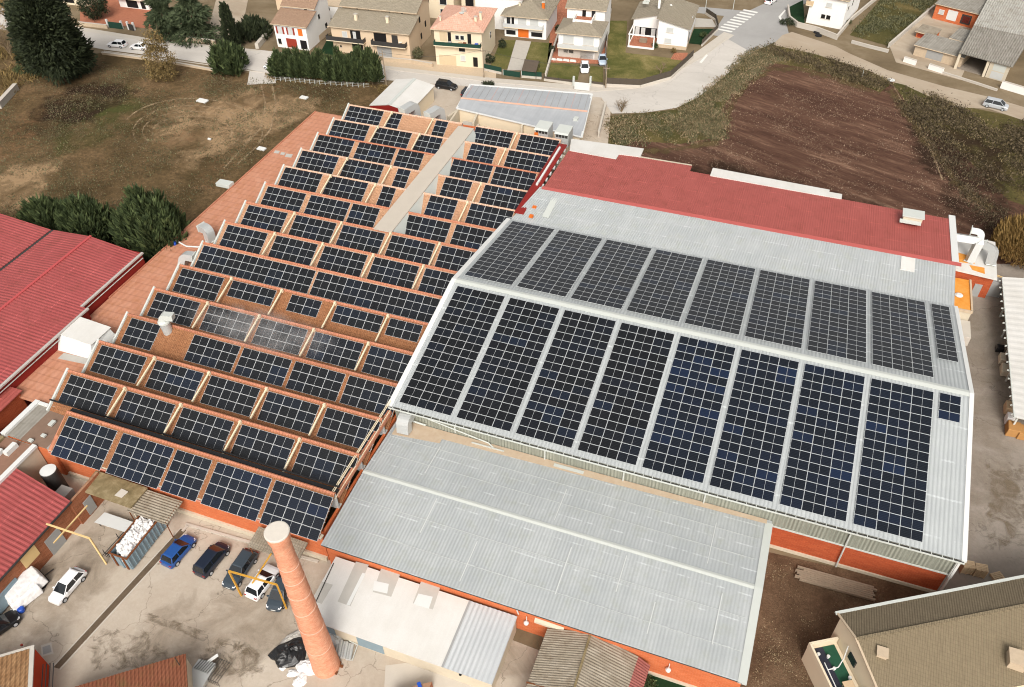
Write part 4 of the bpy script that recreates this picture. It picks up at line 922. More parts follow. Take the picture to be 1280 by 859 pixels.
t = thing('rooftop_unit', 'pale air handling unit near the far right end of the red roof', 'air conditioner', tuple(W(1139,274,8.0)))
p = W(1139,276,8.0)
m = MB(); m.box(p.x-1.3,p.y-.8,8.25,p.x+1.3,p.y+.9,9.1); m.build('casing', M['dirty_cream'], t)
m = MB(); m.box(p.x-1.5,p.y-1.0,9.1,p.x+1.5,p.y+1.1,9.25); m.build('lid', M['cap'], t)
m = MB(); m.slab([(p.x-1.7,p.y-1.6,8.5),(p.x+1.2,p.y-1.6,8.5),(p.x+1.2,p.y-.85,8.6),(p.x-1.7,p.y-.85,8.6)],.1); m.build('service_shelf', M['cap'], t)
for sx in (-1.2, 1.2):
    m = MB(); m.box(p.x+sx-.06,p.y-.75,7.7,p.x+sx+.06,p.y+.8,8.25); m.build('support_frame', M['steel_dark'], t)
t = thing('vent_cowl', 'pale grey quarter-round vent cowl on the wall corner where the hall meets the sawtooth roof', 'vent', tuple(W(505,540,5.2)))
p = W(503,535,5.8)
m = MB(); duct_mb(m, [(p.x,HYF+.5,6.4),(p.x,HYF-1.1,6.5),(p.x+.1,HYF-1.4,5.0)], 1.5, 1.0); m.build('hood', M['galv'], t)
m = MB(); m.tube((p.x-1.2,HYF+.2,5.4),(p.x+2.2,HYF+.1,5.3),.12,n=8); m.build('pipe', M['cap'], t)

# right hand end annex with orange membrane, white roof and big ducts
an = thing('annex', 'small annex with white flat roof and orange patches right of the red roof', 'annex', (29, 112, 0))
q = [W(*c, 4.0) for c in ((1196,334),(1243,349),(1242,302),(1194,290))]
x0, x1 = 25.4, 31.8; ya, yb = 109.6, 119.2
m = MB(); m.prism([(x0,ya+.2),(x1,ya-.4),(x1+.2,yb-.6),(x0,yb)],3.85,4.1); m.build('white_roof', M['white_roof'], an)
m = MB(); m.box(x0+.3,ya+.3,0,x1-.2,ya+.5,3.85); m.box(x1-.4,ya+.5,0,x1-.2,yb-.9,3.85); m.build('wall', M['brick_dark'], an)
m = MB(); m.box(x1-2.2,ya+.22,0,x1-1.2,ya+.3,2.2); m.build('door', M['grey_paint'], an)
m = MB(); m.box(x1+.0,ya+1.0,0,x1+1.6,ya+2.6,2.4); m.build('side_cabinet', M['grey_paint'], an)
m = MB(); m.slab([(25.9,111.6,4.14),(28.9,111.9,4.14),(29.0,113.6,4.14),(25.9,114.2,4.14)],.03); m.slab([(28.6,110.3,4.14),(30.2,109.9,4.14),(30.2,111.4,4.14),(28.2,111.4,4.14)],.03); m.build('orange_patch', M['orange_membrane'], an)
m = MB(); m.box(25.35,102.0,2.7,28.7,109.3,3.0); m.build('lower_roof', M['orange_membrane'], an)
m = MB(); m.box(25.4,102.05,0,28.65,102.3,2.7); m.box(28.4,102.3,0,28.65,109.2,2.7); m.build('lower_wall', M['dirty_cream'], an)
m = MB(); m.box(28.5,102.0,2.7,28.75,109.3,3.15); m.box(25.35,101.9,2.7,28.75,102.1,3.15); m.build('coping', M['stone'], an)
m = MB(); m.box(25.6,98.2,0,28.9,101.8,1.5); m.build('low_plinth', M['kerb'], an)
p = W(1202,392,3.2); m = MB(); m.lathe([(.5,3.05),(.55,3.15),(.3,3.3)],14,0,(27.0,105.1,0)); m.build('roof_vent', M['white_trim'], an)
duct('exhaust_duct', 'long duct leaving the red roof end, leftmost of three on the annex', [(25.1,113.2,7.2),(28.3,113.6,7.0),(28.6,113.2,7.0),(28.2,112.3,4.1)], 1.15, 1.0, 'ducts on the annex roof')
duct('exhaust_duct', 'upright galvanised duct, rearmost of three on the annex roof', [(28.0,117.6,6.0),(29.4,117.4,6.1),(29.6,116.2,4.1)], 1.05, .9, 'ducts on the annex roof')
duct('exhaust_duct', 'short galvanised elbow duct at the right on the annex roof, nearest of the three', [(29.6,114.6,5.9),(31.0,113.6,6.0),(31.0,112.4,4.1)], 1.15, 1.0, 'ducts on the annex roof')

# ================================================================== BUILDINGS LEFT OF THE FACTORY
t = thing('red_roof_building', 'large building with red ribbed roof at the left edge, gutter along its right side', 'warehouse', (-95, 60, 0))
EZ, RZ2 = 6.7, 7.35
m = MB()
m.corr((-85.7,59.4,EZ),(-85.7,71.9,EZ),(-94.75,72.4,RZ2),(-94.75,59.4,RZ2), .5, .03)
m.corr((-84.6,38.0,EZ),(-84.6,59.4,EZ),(-94.75,59.4,RZ2+.02),(-94.75,38.0,RZ2+.02), .5, .03); m.build('roof_slope', M['red_roof_y'], t)
m = MB(); m.corr((-94.75,38,RZ2),(-94.75,72.4,RZ2),(-101.9,72.4,6.85),(-101.9,38,6.85), .5, .03); m.build('roof_slope', M['red_roof_y'], t)
m = MB(); m.corr((-102.5,38,6.8),(-102.5,72.4,6.8),(-112.4,72.6,7.5),(-112.4,38,7.5), .5, .03); m.corr((-112.4,38,7.5),(-112.4,72.6,7.5),(-124,72.6,6.8),(-124,38,6.8),.5,.03); m.build('roof_slope', M['red_roof_y'], t)
m = MB(); m.box(-94.95,38,RZ2+.02,-94.55,72.5,RZ2+.1); m.build('ridge_cap', plain('red_cap', S(196,84,84), .5), t)
m = MB(); m.box(-102.45,38,6.6,-101.95,72.5,6.75); m.build('valley_gutter', M['steel_dark'], t)
m = MB(); m.box(-85.7,59.4,6.52,-85.35,72.3,6.74); m.box(-84.6,38.0,6.52,-84.25,59.5,6.74); m.build('gutter', plain('grey_gutter', S(196,190,184), .5), t)
m = MB(); m.box(-85.95,59.6,0,-85.75,72.1,6.45); m.box(-84.95,38,0,-84.75,59.5,6.45); m.box(-124,72.1,0,-85.8,72.3,6.6); m.build('wall', M['red_dark'], t)
m = MB(); m.tube((-85.5,59.8,5.9),(-85.5,72.0,5.9),.07,n=6); m.tube((-84.5,38,5.9),(-84.5,54,5.9),.07,n=6); m.build('wall_pipe', M['cap'], t)
t = thing('link_duct', 'white boxed-in passage bridging the red building and the sawtooth factory', 'passage', (-82, 56, 4.6))
m = MB(); m.hexa([(-84.7,53.0,4.6),(-79.0,53.0,4.6),(-78.6,57.6,4.6),(-84.7,57.6,4.6),(-84.7,54.2,6.55),(-79.4,54.0,6.35),(-79.3,57.4,6.35),(-84.7,57.6,6.6)]); m.build('casing', M['white_trim'], t)
m = MB(); m.slab([(-84.9,54.1,6.62),(-79.2,53.9,6.42),(-79.1,57.6,6.42),(-84.9,57.8,6.66)],.06); m.build('lid', M['white_roof'], t)
tag(MB().lathe([(.22,0),(.26,.3),(.2,.45)],10,0,tuple(W(219,306,4.62))).build('bucket', M['blue']), 'small blue bucket on the edge of the terracotta strip near the shrubs', 'bucket')
m = MB(); m.path([W(217,299,4.8),W(233,308,4.8),W(250,309,5.0)],.12,8); tag(m.build('pipe', M['white_trim']), 'white pipe crossing the terracotta strip beside the long panel row', 'pipe')
m = MB(); m.box(*W(283,232,4.7)-Vector((1.6,.6,.1)),*W(283,232,4.7)+Vector((1.0,.8,.5))); tag(m.build('roof_hatch', M['cap']), 'flat white hatch at the outer edge of the terracotta strip beside the meadow', 'hatch')
t = thing('low_red_roof', 'low red roof corner at the left photo edge beneath the red building', 'roof', (-86, 43, 0))
m = MB(); m.corr((-92,38.5,5.7),(-82.7,38.5,5.3),(-82.9,45.2,5.3),(-92,45.0,5.7),.5,.03); m.build('roof_slope', M['red_roof'], t)
m = MB(); m.box(-92,39,0,-83.2,44.9,5.1); m.build('wall', M['brick_dark'], t)

t = thing('grey_sheet_annex', 'small brick annex roofed in grey and brown sheets behind a white parapet', 'annex', (-77.6, 41.8, 0))
m = MB(); m.box(-80.1,39.0,0,-73.0,44.4,4.6); m.build('wall', M['brick'], t)
m = MB(); m.slab([(-79.6,39.1,4.9),(-77.6,39.1,4.86),(-77.6,44.2,4.86),(-79.6,44.2,4.9)],.2); m.build('grey_sheets', M['old_fibre_x'], t)
m = MB(); m.slab([(-77.6,39.05,4.84),(-73.6,39.05,4.76),(-73.6,44.3,4.76),(-77.6,44.3,4.84)],.2); m.build('brown_sheets', plain('brown_felt', S(140,116,100), .9, .1, var=.2), t)
m = MB(); m.box(-80.3,38.9,4.6,-79.6,44.6,5.2); m.box(-79.6,44.2,4.6,-78.2,44.6,5.1); m.build('parapet', M['white_trim'], t)
m = MB(); m.box(-73.6,39.0,4.5,-73.0,44.4,4.9); m.build('lead_flashing', M['asphalt'], t)
for k, (px, py) in enumerate(((69,508),(67,528),(64,531),(55,545),(39,551))):
    p = W(px, py, 4.95); tag(MB().box(p.x-.3,p.y-.2,4.9,p.x+.25,p.y+.2,5.12).build('concrete_block', M['cap']), ['white block at the far corner of the grey sheet annex roof','upper of two pale blocks side by side on the annex roof edge','lower of two pale blocks side by side on the annex roof edge','small pale block on the annex roof edge halfway to the near corner','pale slab at the near corner of the annex roof'][k], 'block', 'blocks weighing down the annex roof')
t = thing('cream_building', 'cream rendered building at the left edge with a white parapet and cluttered flat roof', 'building', (-80, 34, 0))
m = MB(); m.box(-86,27.0,0,-75.1,38.9,4.7); m.build('wall', M['dirty_cream'], t)
m = MB(); m.box(-75.5,27,4.7,-74.9,38.9,5.05); m.build('parapet', M['white_trim'], t)
m = MB(); m.box(-86,27.1,4.72,-75.5,38.8,4.78); m.build('flat_roof', plain('brown_roof_felt', S(150,116,98), .9, .1, var=.25), t)
m = MB(); m.box(-79.0,32.5,4.78,-78.0,37.0,5.3); m.box(-77.6,36.6,4.78,-77.0,38.2,5.4); m.build('roof_kerb', M['white_trim'], t)
m = MB(); m.box(-82,36.5,4.8,-79.5,38.6,5.1); m.build('mossy_mound', M['mossy'], t)
t = thing('red_roof_workshop', 'brick workshop with dull red ribbed roof above the white car and the tarpaulin-covered load', 'workshop', (-71, 30, 0))
m = MB(); m.corr((-66.2,18.5,4.2),(-66.2,34.2,4.2),(-75.05,35.6,4.7),(-75.05,18.5,4.7),.5,.03)
m.build('roof', M['red_roof_y'], t)
m = MB(); m.box(-75.0,18.8,0,-66.5,34.0,4.05); m.build('wall', M['brick_old'], t)
m = MB(); m.box(-66.2,18.5,3.98,-66.05,34.2,4.16); m.build('gutter', M['steel_dark'], t)
m = MB(); m.box(-66.48,26.6,1.9,-66.42,28.6,3.7); m.build('boarded_window', M['pale_yellow'], t)
m = MB(); m.box(-66.48,29.6,.0,-66.40,31.6,2.6); m.build('door', M['grey_paint'], t)
for a, b in ((22.0,25.2),(18.8,21.4)):
    m = MB(); m.box(-66.48,a,.3,-66.3,b,2.3); m.build('roller_shutter', M['container'], t)
m = MB(); m.box(-66.5,34.0,0,-66.2,38.6,4.0); m.build('side_wall', M['brick_old'], t)
m = MB(); m.box(-66.19,35.2,0.2,-66.12,36.4,2.5); m.build('side_door', M['grey_paint'], t)
m = MB(); m.lathe([(.95,0),(.95,3.9),(.9,4.0)],24,0,(-71.9,36.9,0)); tk = m.build('tank_body', M['steel_dark'])
tag(tk, 'dark cylindrical tank with white lid in the dark gap beside the red workshop roof', 'tank'); tk.name = 'storage_tank'
m = MB(); m.lathe([(.9,4.01),(.9,4.06),(.2,4.1)],24,0,(-71.9,36.9,0)); ROOT[tk.name] = Matrix.Translation(tk.location); m.build('lid', M['white_trim'], tk)
tag(MB().box(-70.5,35.3,0,-68.9,36.6,2.3).build('water_box', M['patch_grey']), 'grey box in the dark gap between the red workshop roof and the factory wall', 'box')
t = thing('mossy_canopy', 'mossy concrete canopy slab against the front brick wall of the factory', 'canopy', (-63, 37, 0))
m = MB(); m.slab([(-66.9,36.1,3.45),(-59.9,36.1,3.35),(-59.7,38.9,3.6),(-66.9,38.9,3.7)],.16); m.build('slab', M['mossy'], t)
m = MB(); m.box(-66.1,38.2,0,-59.9,38.5,3.2); m.build('rear_wall', M['dirty_cream'], t)
m = MB(); m.box(-66.15,38.1,1.2,-60.4,38.18,3.15); m.build('opening', M['dark'], t)
for x in (-66.6,-60.1): m = MB(); m.box(x,36.2,0,x+.2,36.4,3.3); m.build('post', M['dirty_cream'], t)
m = MB(); m.slab([(-62.6,36.8,3.55),(-61.6,36.8,3.55),(-61.4,37.7,3.62),(-62.4,37.8,3.62)],.05); m.build('repair_patch', M['kerb'], t)
def canopy(name, label, x0, x1, y0, y1, z, mat, per=.3):
    t = thing(name, label, 'canopy', ((x0+x1)/2, y1, 0))
    m = MB(); m.corr((x0,y0,z),(x1,y0,z-.05),(x1,y1,z+.35),(x0,y1,z+.4), per, .05) if mat == 'x' else m.corr((x1,y0,z),(x1,y1,z+.35),(x0,y1,z+.4),(x0,y0,z+.05), .3, .05)
    m.build('ribbed_sheet', M['old_fibre'], t)
    for x in (x0+.1, x1-.3):
        m = MB(); m.tube((x,y0+.2,0),(x,y0+.2,z),.06,n=6); m.build('post', M['rust'], t)
        m = MB(); m.beam((x,y0+.2,z-.03),(x,y1,z+.3),.08,.1); m.build('bracket', M['rust'], t)
canopy('ribbed_canopy', 'weathered ribbed canopy between the mossy slab and the blue car', -60.4, -55.0, 35.8, 38.8, 2.9, 'y')
canopy('ribbed_canopy', 'weathered ribbed canopy behind the chimney top on the factory front wall', -45.0, -38.9, 36.4, 38.8, 2.9, 'x')

# yard objects ------------------------------------------------------
def gas_frame(label, pts, braces, mat):
    t = thing('pipe_gantry', label, 'gantry', tuple(pts[0]))
    for a, b in zip(pts, pts[1:]):
        m = MB(); m.beam(a, b, .16, .16); m.build('beam' if abs(a[2]-b[2]) < 1 else 'post', M[mat], t)
    for a, b in braces:
        m = MB(); m.beam(a, b, .12, .12); m.build('beam', M[mat], t)
gas_frame('pale yellow pipe gantry spanning from the brick workshop towards the container', [W(133,705,.0), W(112,673,5.0), W(58,655,5.0)], [(W(109,632,4.4), W(67,679,4.6))], 'pale_yellow')
gas_frame('yellow steel gantry standing over the parked cars beside the chimney', [W(302,745,0), W(286,714,4.8), W(346,731,4.8), W(358,761,0)], [(W(339,692,5.0), W(308,741,.3))], 'yellow')
t = thing('waste_container', 'blue-grey ribbed open waste container heaped with white sacks', 'container', (-57.9, 34, 0))
x0, x1, y0, y1, hz = -59.2, -56.8, 31.0, 37.0, 2.15
m = MB(); m.box(x0,y0,.15,x1,y1,.3); m.box(x0,y0,.3,x0+.08,y1,hz); m.box(x1-.08,y0,.3,x1,y1,hz); m.box(x0+.08,y0,.3,x1-.08,y0+.08,hz); m.box(x0+.08,y1-.08,.3,x1-.08,y1,hz); m.build('body', M['container'], t)
for k in range(11):
    m = MB(); yy = y0+.1+k*.57; m.box(x1-.01,yy,.25,x1+.1,yy+.12,hz-.05); m.build('rib', M['container'], t)
m = MB(); m.box(x0-.05,y0-.05,hz,x0+.12,y1+.05,hz+.12); m.box(x1-.12,y0-.05,hz,x1+.05,y1+.05,hz+.12); m.box(x0+.12,y0-.05,hz,x1-.12,y0+.1,hz+.12); m.box(x0+.12,y1-.1,hz,x1-.12,y1+.05,hz+.12); m.build('top_rail', M['rust'], t)
for dx in (.35, 1.2, 1.8):
    m = MB(); m.box(x0+dx,y0-.12,.1,x0+dx+.22,y0-.002,hz); m.build('door_post', M['rust'] if dx != 1.2 else M['container'], t)
for k, (dx, dy) in enumerate([(a, b) for b in range(8) for a in (0, 1)]):
    pass
h = lumpy('sack_heap', ((x0+x1)/2, (y0+y1)/2, 1.55), 1.0, 2.6, .95, M['tarp_white'], 31, 44, pw=.3, sq=.85); b = h.modifiers.new('s', 'SUBSURF'); b.subdivision_type = 'SIMPLE'; b.levels = b.render_levels = 2
tx2 = bpy.data.textures.new('bag', 'VORONOI'); tx2.noise_scale = .5; b = h.modifiers.new('d', 'DISPLACE'); b.texture = tx2; b.strength = -.5; b.mid_level = .4
tag(h, 'heap of crumpled white sacks filling the open waste container', 'sacks')
t = thing('flat_panel_cart', 'white flat panel lying on a low frame behind the waste container', 'panel', tuple(W(146,655,0)))
m = MB(); m.slab([(-64.5,34.3,.85),(-60.3,34.4,.85),(-60.3,35.8,.85),(-64.3,35.8,.85)],.08); m.build('panel', M['white_trim'], t)
for x in (-64.2,-60.6):
    for y in (34.5,35.6):
        m = MB(); m.box(x,y,0,x+.08,y+.08,.77); m.build('leg', M['steel_dark'], t)
t = thing('pipe_rack', 'dark steel rack of long bars beside the waste container', 'rack', tuple(W(140,680,0)))
for k in range(4):
    m = MB(); m.tube((-60.9+k*.28,31.2,.5+.02*k),(-60.6+k*.28,36.2,.5+.02*k),.045,n=6); m.build('bar', M['steel_dark'], t)
for y in (31.6,33.8,35.9):
    m = MB(); m.beam((-61.1,y,.42),(-59.7,y,.42),.06); m.tube((-61.0,y,0),(-61.0,y,1.0),.04,n=6); m.build('upright', M['steel_dark'], t)
t = thing('covered_load', 'trailer load covered by a white tarpaulin beside the brick workshop wall', 'trailer', tuple(W(35,740,0)))
c0 = W(36,738,0); ax = (W(58,722,0)-W(18,752,0)).normalized(); ay = Vector((-ax.y,ax.x,0))
def loc(a, b, z): return tuple(c0+ax*a+ay*b+Vector((0,0,z)))
m = MB(); m.hexa([loc(-2.2,-1.4,.35),loc(1.9,-1.2,.45),loc(1.9,1.2,.5),loc(-2.2,1.3,.5),loc(-2.0,-.95,1.75),loc(1.6,-.85,1.95),loc(1.65,.9,1.95),loc(-2.05,1.0,1.8)])
m.hexa([loc(-2.2,-1.75,.12),loc(.9,-1.7,.12),loc(.9,-1.2,.5),loc(-2.2,-1.35,.5),loc(-2.2,-1.5,1.1),loc(.9,-1.4,1.2),loc(.9,-1.1,1.4),loc(-2.2,-1.2,1.3)]); tp = m.build('tarpaulin', M['tarp_white'], t)
b = tp.modifiers.new('b', 'BEVEL'); b.width = .15; b.segments = 2
b = tp.modifiers.new('s', 'SUBSURF'); b.subdivision_type = 'SIMPLE'; b.levels = b.render_levels = 4
tx = bpy.data.textures.new('wrinkle', 'CLOUDS'); tx.noise_scale = .55; b = tp.modifiers.new('d', 'DISPLACE'); b.texture = tx; b.strength = .13; b.mid_level = .5
m = MB(); m.box(0,0,0,1,1,1); m = MB(); m.hexa([loc(-1.8,-1.0,.2),loc(2.0,-1.0,.2),loc(2.0,1.0,.2),loc(-1.8,1.0,.2),loc(-1.8,-1.0,.4),loc(2.0,-1.0,.4),loc(2.0,1.0,.4),loc(-1.8,1.0,.4)]); m.build('chassis', M['steel_dark'], t)
for a in (-1.0, 1.2):
    for s_ in (-1.05, 1.0):
        m = MB(); m.tube(loc(a,s_-.08,.32),loc(a,s_+.08,.32),.32,n=14); m.build('wheel', M['black'], t)
m = MB(); m.beam(loc(2.0,0,.35),loc(3.0,0,.35),.1); m.build('drawbar', M['steel_dark'], t)
p = W(28,764); tag(MB().lathe([(.3,0),(.36,.3),(.34,.55),(.25,.62)],16,0,(p.x,p.y,0)).build('drum', M['blue']), 'small blue drum on the concrete at the corner of the white tarpaulin', 'drum')
t = thing('marker_post', 'short white post with a red reflector beside the weathered roof at lower left', 'post', tuple(W(32,812,0)))
p = W(32,812); m = MB(); m.tube(p, p+Vector((0,0,.9)), .07, n=8); m.build('post', M['white_trim'], t); m = MB(); m.tube(p+Vector((0,0,.9)), p+Vector((0,0,1.0)), .13, n=10); m.build('reflector', M['red'], t)

# ---- bottom edge buildings
def rot_frame(o, ang):
    ca, sa = math.cos(ang), math.sin(ang)
    return lambda x, y, z: (o[0]+x*ca-y*sa, o[1]+x*sa+y*ca, z)
t = thing('weathered_shed', 'shed at the bottom left corner with weathered tan tiles and bright red end wall', 'shed', tuple(W(30,850,0)))
A, B_ = W(0,822,4.0), W(37,811,4.0); ang = math.atan2(B_.y-A.y, B_.x-A.x); fr = rot_frame((B_.x,B_.y), ang)
m = MB(); m.corr(fr(-9,-9,3.4),fr(0,-9,3.4),fr(0,0,4.0),fr(-9,0,4.0),.42,.06); m.build('roof', M['rusty_roof'], t)
m = MB(); m.hexa([fr(-9,-9,0),fr(.3,-9,0),fr(.3,.1,0),fr(-9,.1,0),fr(-9,-9,3.2),fr(.3,-9,3.2),fr(.3,.1,3.8),fr(-9,.1,3.8)]); m.build('wall', plain('bright_red_render', S(196,70,36), .85, .2, var=.12), t)
m = MB(); m.beam(fr(.25,-9,3.4),fr(.25,.2,4.05),.4,.16); m.beam(fr(-9,.15,4.02),fr(.4,.15,4.02),.2,.14); m.build('coping', M['stone_grey'], t)
m = MB()
for k in range(4): m.tube(fr(.8+k*.28,-8,2.6-k*.1),fr(.75+k*.28,-1.2,2.6-k*.1),.05,n=6)
m.build('wall_cables', M['steel_dark'], t)
t = thing('brown_red_shed', 'shed with long brown-red ribbed roof at the bottom edge left of the scrap metal', 'shed', tuple(W(190,850,0)))
A, B_ = W(85,861,3.5), W(232,817,3.5); ang = math.atan2(B_.y-A.y, B_.x-A.x); L = (B_-A).length; fr = rot_frame((B_.x,B_.y), ang)
m = MB(); m.corr(fr(-12,-9,2.9),fr(0,-9,2.9),fr(0,0,3.5),fr(-12,0,3.5),.34,.05); m.build('roof', M['brown_red_roof'], t)
m = MB(); m.hexa([fr(-12,-9,0),fr(-.1,-9,0),fr(-.1,-.1,0),fr(-12,-.1,0),fr(-12,-9,2.75),fr(-.1,-9,2.75),fr(-.1,-.1,3.3),fr(-12,-.1,3.3)]); m.build('wall', M['dirty_cream'], t)
m = MB(); m.tube(fr(-.6,-1.0,3.4),fr(-.6,-1.0,5.0),.04,n=6); m.build('mast', M['steel_dark'], t)
t = thing('scrap_bin', 'galvanised bin of scrap metal beside the brown-red shed', 'scrap bin', tuple(W(252,850,0)))
p = W(252,850); m = MB(); m.hexa([(p.x-.9,p.y-1.6,.1),(p.x+.9,p.y-1.4,.1),(p.x+.7,p.y+1.4,.1),(p.x-.8,p.y+1.2,.1),(p.x-1.1,p.y-1.8,1.0),(p.x+1.1,p.y-1.6,1.0),(p.x+.9,p.y+1.6,1.0),(p.x-1.0,p.y+1.4,1.0)]); m.build('bin_body', M['galv'], t)
m = MB()
for k in range(7): m.tube((p.x-.8+k*.25,p.y+.4,1.1),(p.x-.5+k*.25,p.y+1.5,1.25),.05,n=6)
m.build('scrap_bars', M['steel_dark'], t)
p = W(274,842); t = thing('metal_crate', 'tilted wire crate of scrap right of the galvanised bin', 'crate', tuple(p))
m = MB()
for k in range(7): m.beam((p.x-.8+k*.27,p.y-1.1,.9),(p.x-.6+k*.27,p.y+1.1,.9),.04); m.beam((p.x-.8+k*.27,p.y-1.1,0.05),(p.x-.8+k*.27,p.y-1.1,.9),.04)
for k in range(4): m.beam((p.x-.8,p.y-1.1+k*.7,.88),(p.x+.9,p.y-1.1+k*.7,.88),.04)
m.build('wire_frame', M['steel_dark'], t)
m = MB(); m.beam((p.x-1.9,p.y-.6,.7),(p.x-.6,p.y+1.2,1.2),.3,.1); m.build('white_profile', M['white_trim'], t)
t = thing('ribbed_barn', 'small barn with grey ribbed asbestos gable roof at the bottom, red strip on its right', 'barn', (-7, 34, 0))
RA, RB = W(739,790,3.5), W(715,870,3.5); LA, LB = W(684,786,2.9), W(655,866,2.9); QA, QB = W(798,821,2.7), W(772,900,2.7); PA, PB = W(813,832,2.5), W(790,905,2.5)
for v, f in ((LA,LB),(RA,RB),(QA,QB),(PA,PB)): f += (f-v)*.3
m = MB(); m.corr(LA, LB, RB, RA, .24, .035) ; m.build('roof_slope', M['old_fibre'], t)
m = MB(); m.corr(RA, RB, QB, QA, .27, .035); m.build('roof_slope', M['old_fibre'], t)
m = MB(); m.corr(QA, QB, PB, PA, .27, .035); m.build('red_strip', sheet('faded_red_sheets', S(176,112,104), S(160,96,88), 'Y', .3, .3, rough=.85, spec=.1, streak=.5), t)
m = MB(); m.beam(RA+Vector((0,0,.06)), RB+Vector((0,0,.06)), .22, .1); m.build('ridge_cap', M['mossy'], t)
m = MB(); k_ = len(m.v)
m.hexa([(LA.x+.3,LA.y-.4,0),(PA.x-.3,PA.y-.4,0),(PB.x-.3,PB.y,0),(LB.x+.3,LB.y,0),(LA.x+.3,LA.y-.4,2.4),(PA.x-.3,PA.y-.4,2.2),(PB.x-.3,PB.y,2.2),(LB.x+.3,LB.y,2.4)]); m.build('wall', M['brick_old'], t)
m = MB(); m.beam(W(658,853,2.9), W(690,862,3.1), .12,.12); m.tube(W(659,854,2.8),W(659,854,2.8)-Vector((0,0,2.8)),.06,n=6); m.build('gate_frame', M['rust'], t)
t = thing('brick_kiln_wall', 'stub of rusty orange brickwork at the bottom edge right of the chimney', 'wall', tuple(W(520,862,0)))
a, b = W(492,864,1.6), W(540,852,1.6); m = MB(); m.prism([(a.x,a.y-2),(b.x,b.y-2),(b.x,b.y),(a.x,a.y)],0,1.6); m.build('masonry', M['brick_old'], t)
m = MB(); m.beam(W(523,853,1.7),W(526,862,1.7),.35,.1); m.build('blue_strap', M['blue'], t)

t = thing('tiled_house', 'large house with brown tiled gable roof and cream walls at the lower right corner', 'house', (20, 45, 0))
o = W(1050,769,6.0); e1 = W(1280,724,6.0); ang = math.atan2(e1.y-o.y, e1.x-o.x); fr = rot_frame((o.x,o.y), ang)
Wd = 5.6; rz_ = 6.9
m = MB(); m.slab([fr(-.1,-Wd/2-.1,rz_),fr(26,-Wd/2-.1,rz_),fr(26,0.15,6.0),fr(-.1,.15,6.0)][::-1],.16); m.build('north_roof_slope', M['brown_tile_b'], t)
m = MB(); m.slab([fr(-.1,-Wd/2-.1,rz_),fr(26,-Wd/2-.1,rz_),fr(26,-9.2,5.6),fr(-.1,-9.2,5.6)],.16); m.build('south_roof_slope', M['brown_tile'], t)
m = MB(); m.beam(fr(-.3,.28,5.95),fr(26,.28,5.95),.28,.2); m.build('gutter', M['cap'], t)
m = MB(); m.hexa([fr(.1,-8.8,0),fr(26,-8.8,0),fr(26,-.1,0),fr(.1,-.1,0),fr(.1,-8.8,5.4),fr(26,-8.8,5.4),fr(26,-.1,5.78),fr(.1,-.1,5.78)]); m.poly([fr(.1,-8.8,5.4),fr(.1,-.1,5.78),fr(.1,-Wd/2,rz_-.2)]); m.build('wall', M['cream_wall'], t)
m = MB(); m.beam(fr(-.12,-9.2,5.62),fr(-.12,-Wd/2,rz_+.02),.2,.12); m.beam(fr(-.12,-Wd/2,rz_+.02),fr(-.12,.2,6.0),.2,.12); m.build('verge_trim', M['stone'], t)
m = MB(); m.beam(fr(-.1,-Wd/2-.1,rz_+.04),fr(26,-Wd/2-.1,rz_+.04),.3,.1); m.build('ridge_tiles', M['brown_tile'], t)
for px, py, w_, hh in ((1101,819,.42,.55),(1270,826,.7,.6)):
    p = W(px,py,6.3); m = MB(); m.box(p.x-w_,p.y-w_,5.6,p.x+w_,p.y+w_,6.3+hh); m.box(p.x-w_-.08,p.y-w_-.08,6.3+hh,p.x+w_+.08,p.y+w_+.08,6.42+hh); m.build('chimney_stack', M['stone'], t)
for py, pz in ((-2.9,4.4),(-6.2,4.0)):
    m = MB(); a = fr(.04,py,0); b = fr(.04,py-1.1,0); m.hexa([(a[0]-.05,a[1],pz-1),(b[0]-.05,b[1],pz-1),(b[0]+.1,b[1],pz-1),(a[0]+.1,a[1],pz-1),(a[0]-.05,a[1],pz),(b[0]-.05,b[1],pz),(b[0]+.1,b[1],pz),(a[0]+.1,a[1],pz)]); m.build('window', M['glass'], t)
# balcony terrace
m = MB(); m.prism([fr(-2.9,-9.5,0)[:2],fr(.05,-9.5,0)[:2],fr(.05,-.9,0)[:2],fr(-2.9,-.9,0)[:2]],0,2.6); bal = m.build('terrace', M['cream_wall'], t)
m = MB(); m.beam(fr(-2.85,-9.5,3.05),fr(-2.85,-.9,3.05),.2,.95); m.beam(fr(-2.9,-1.0,3.05),fr(0,-1.0,3.05),.2,.95); m.build('terrace_wall', M['cream_wall'], bal)
m = MB(); m.prism([fr(-2.7,-9.4,0)[:2],fr(-1.5,-9.4,0)[:2],fr(-1.5,-1.2,0)[:2],fr(-2.7,-1.2,0)[:2]],2.6,2.64); m.build('navy_floor', plain('navy_floor', S(44,46,60), .8), bal)
m = MB(); m.prism([fr(-1.5,-9.4,0)[:2],fr(-.3,-9.4,0)[:2],fr(-.3,-1.2,0)[:2],fr(-1.5,-1.2,0)[:2]],2.6,2.65); m.build('green_floor', plain('green_floor', S(34,86,62), .85), bal)
c = fr(-1.1,-6.0,2.65); t2 = thing('garden_table', 'worn wooden table on the green terrace of the tiled house', 'table', c, ang)
m = MB(); m.box(-.5,-1.0,.62,.5,1.0,.7); m.build('tabletop', M['wood'], t2, local=True)
for x in (-.4,.34):
    for y in (-.9,.84):
        m = MB(); m.box(x,y,0,x+.06,y+.06,.62); m.build('leg', M['wood_grey'], t2, local=True)
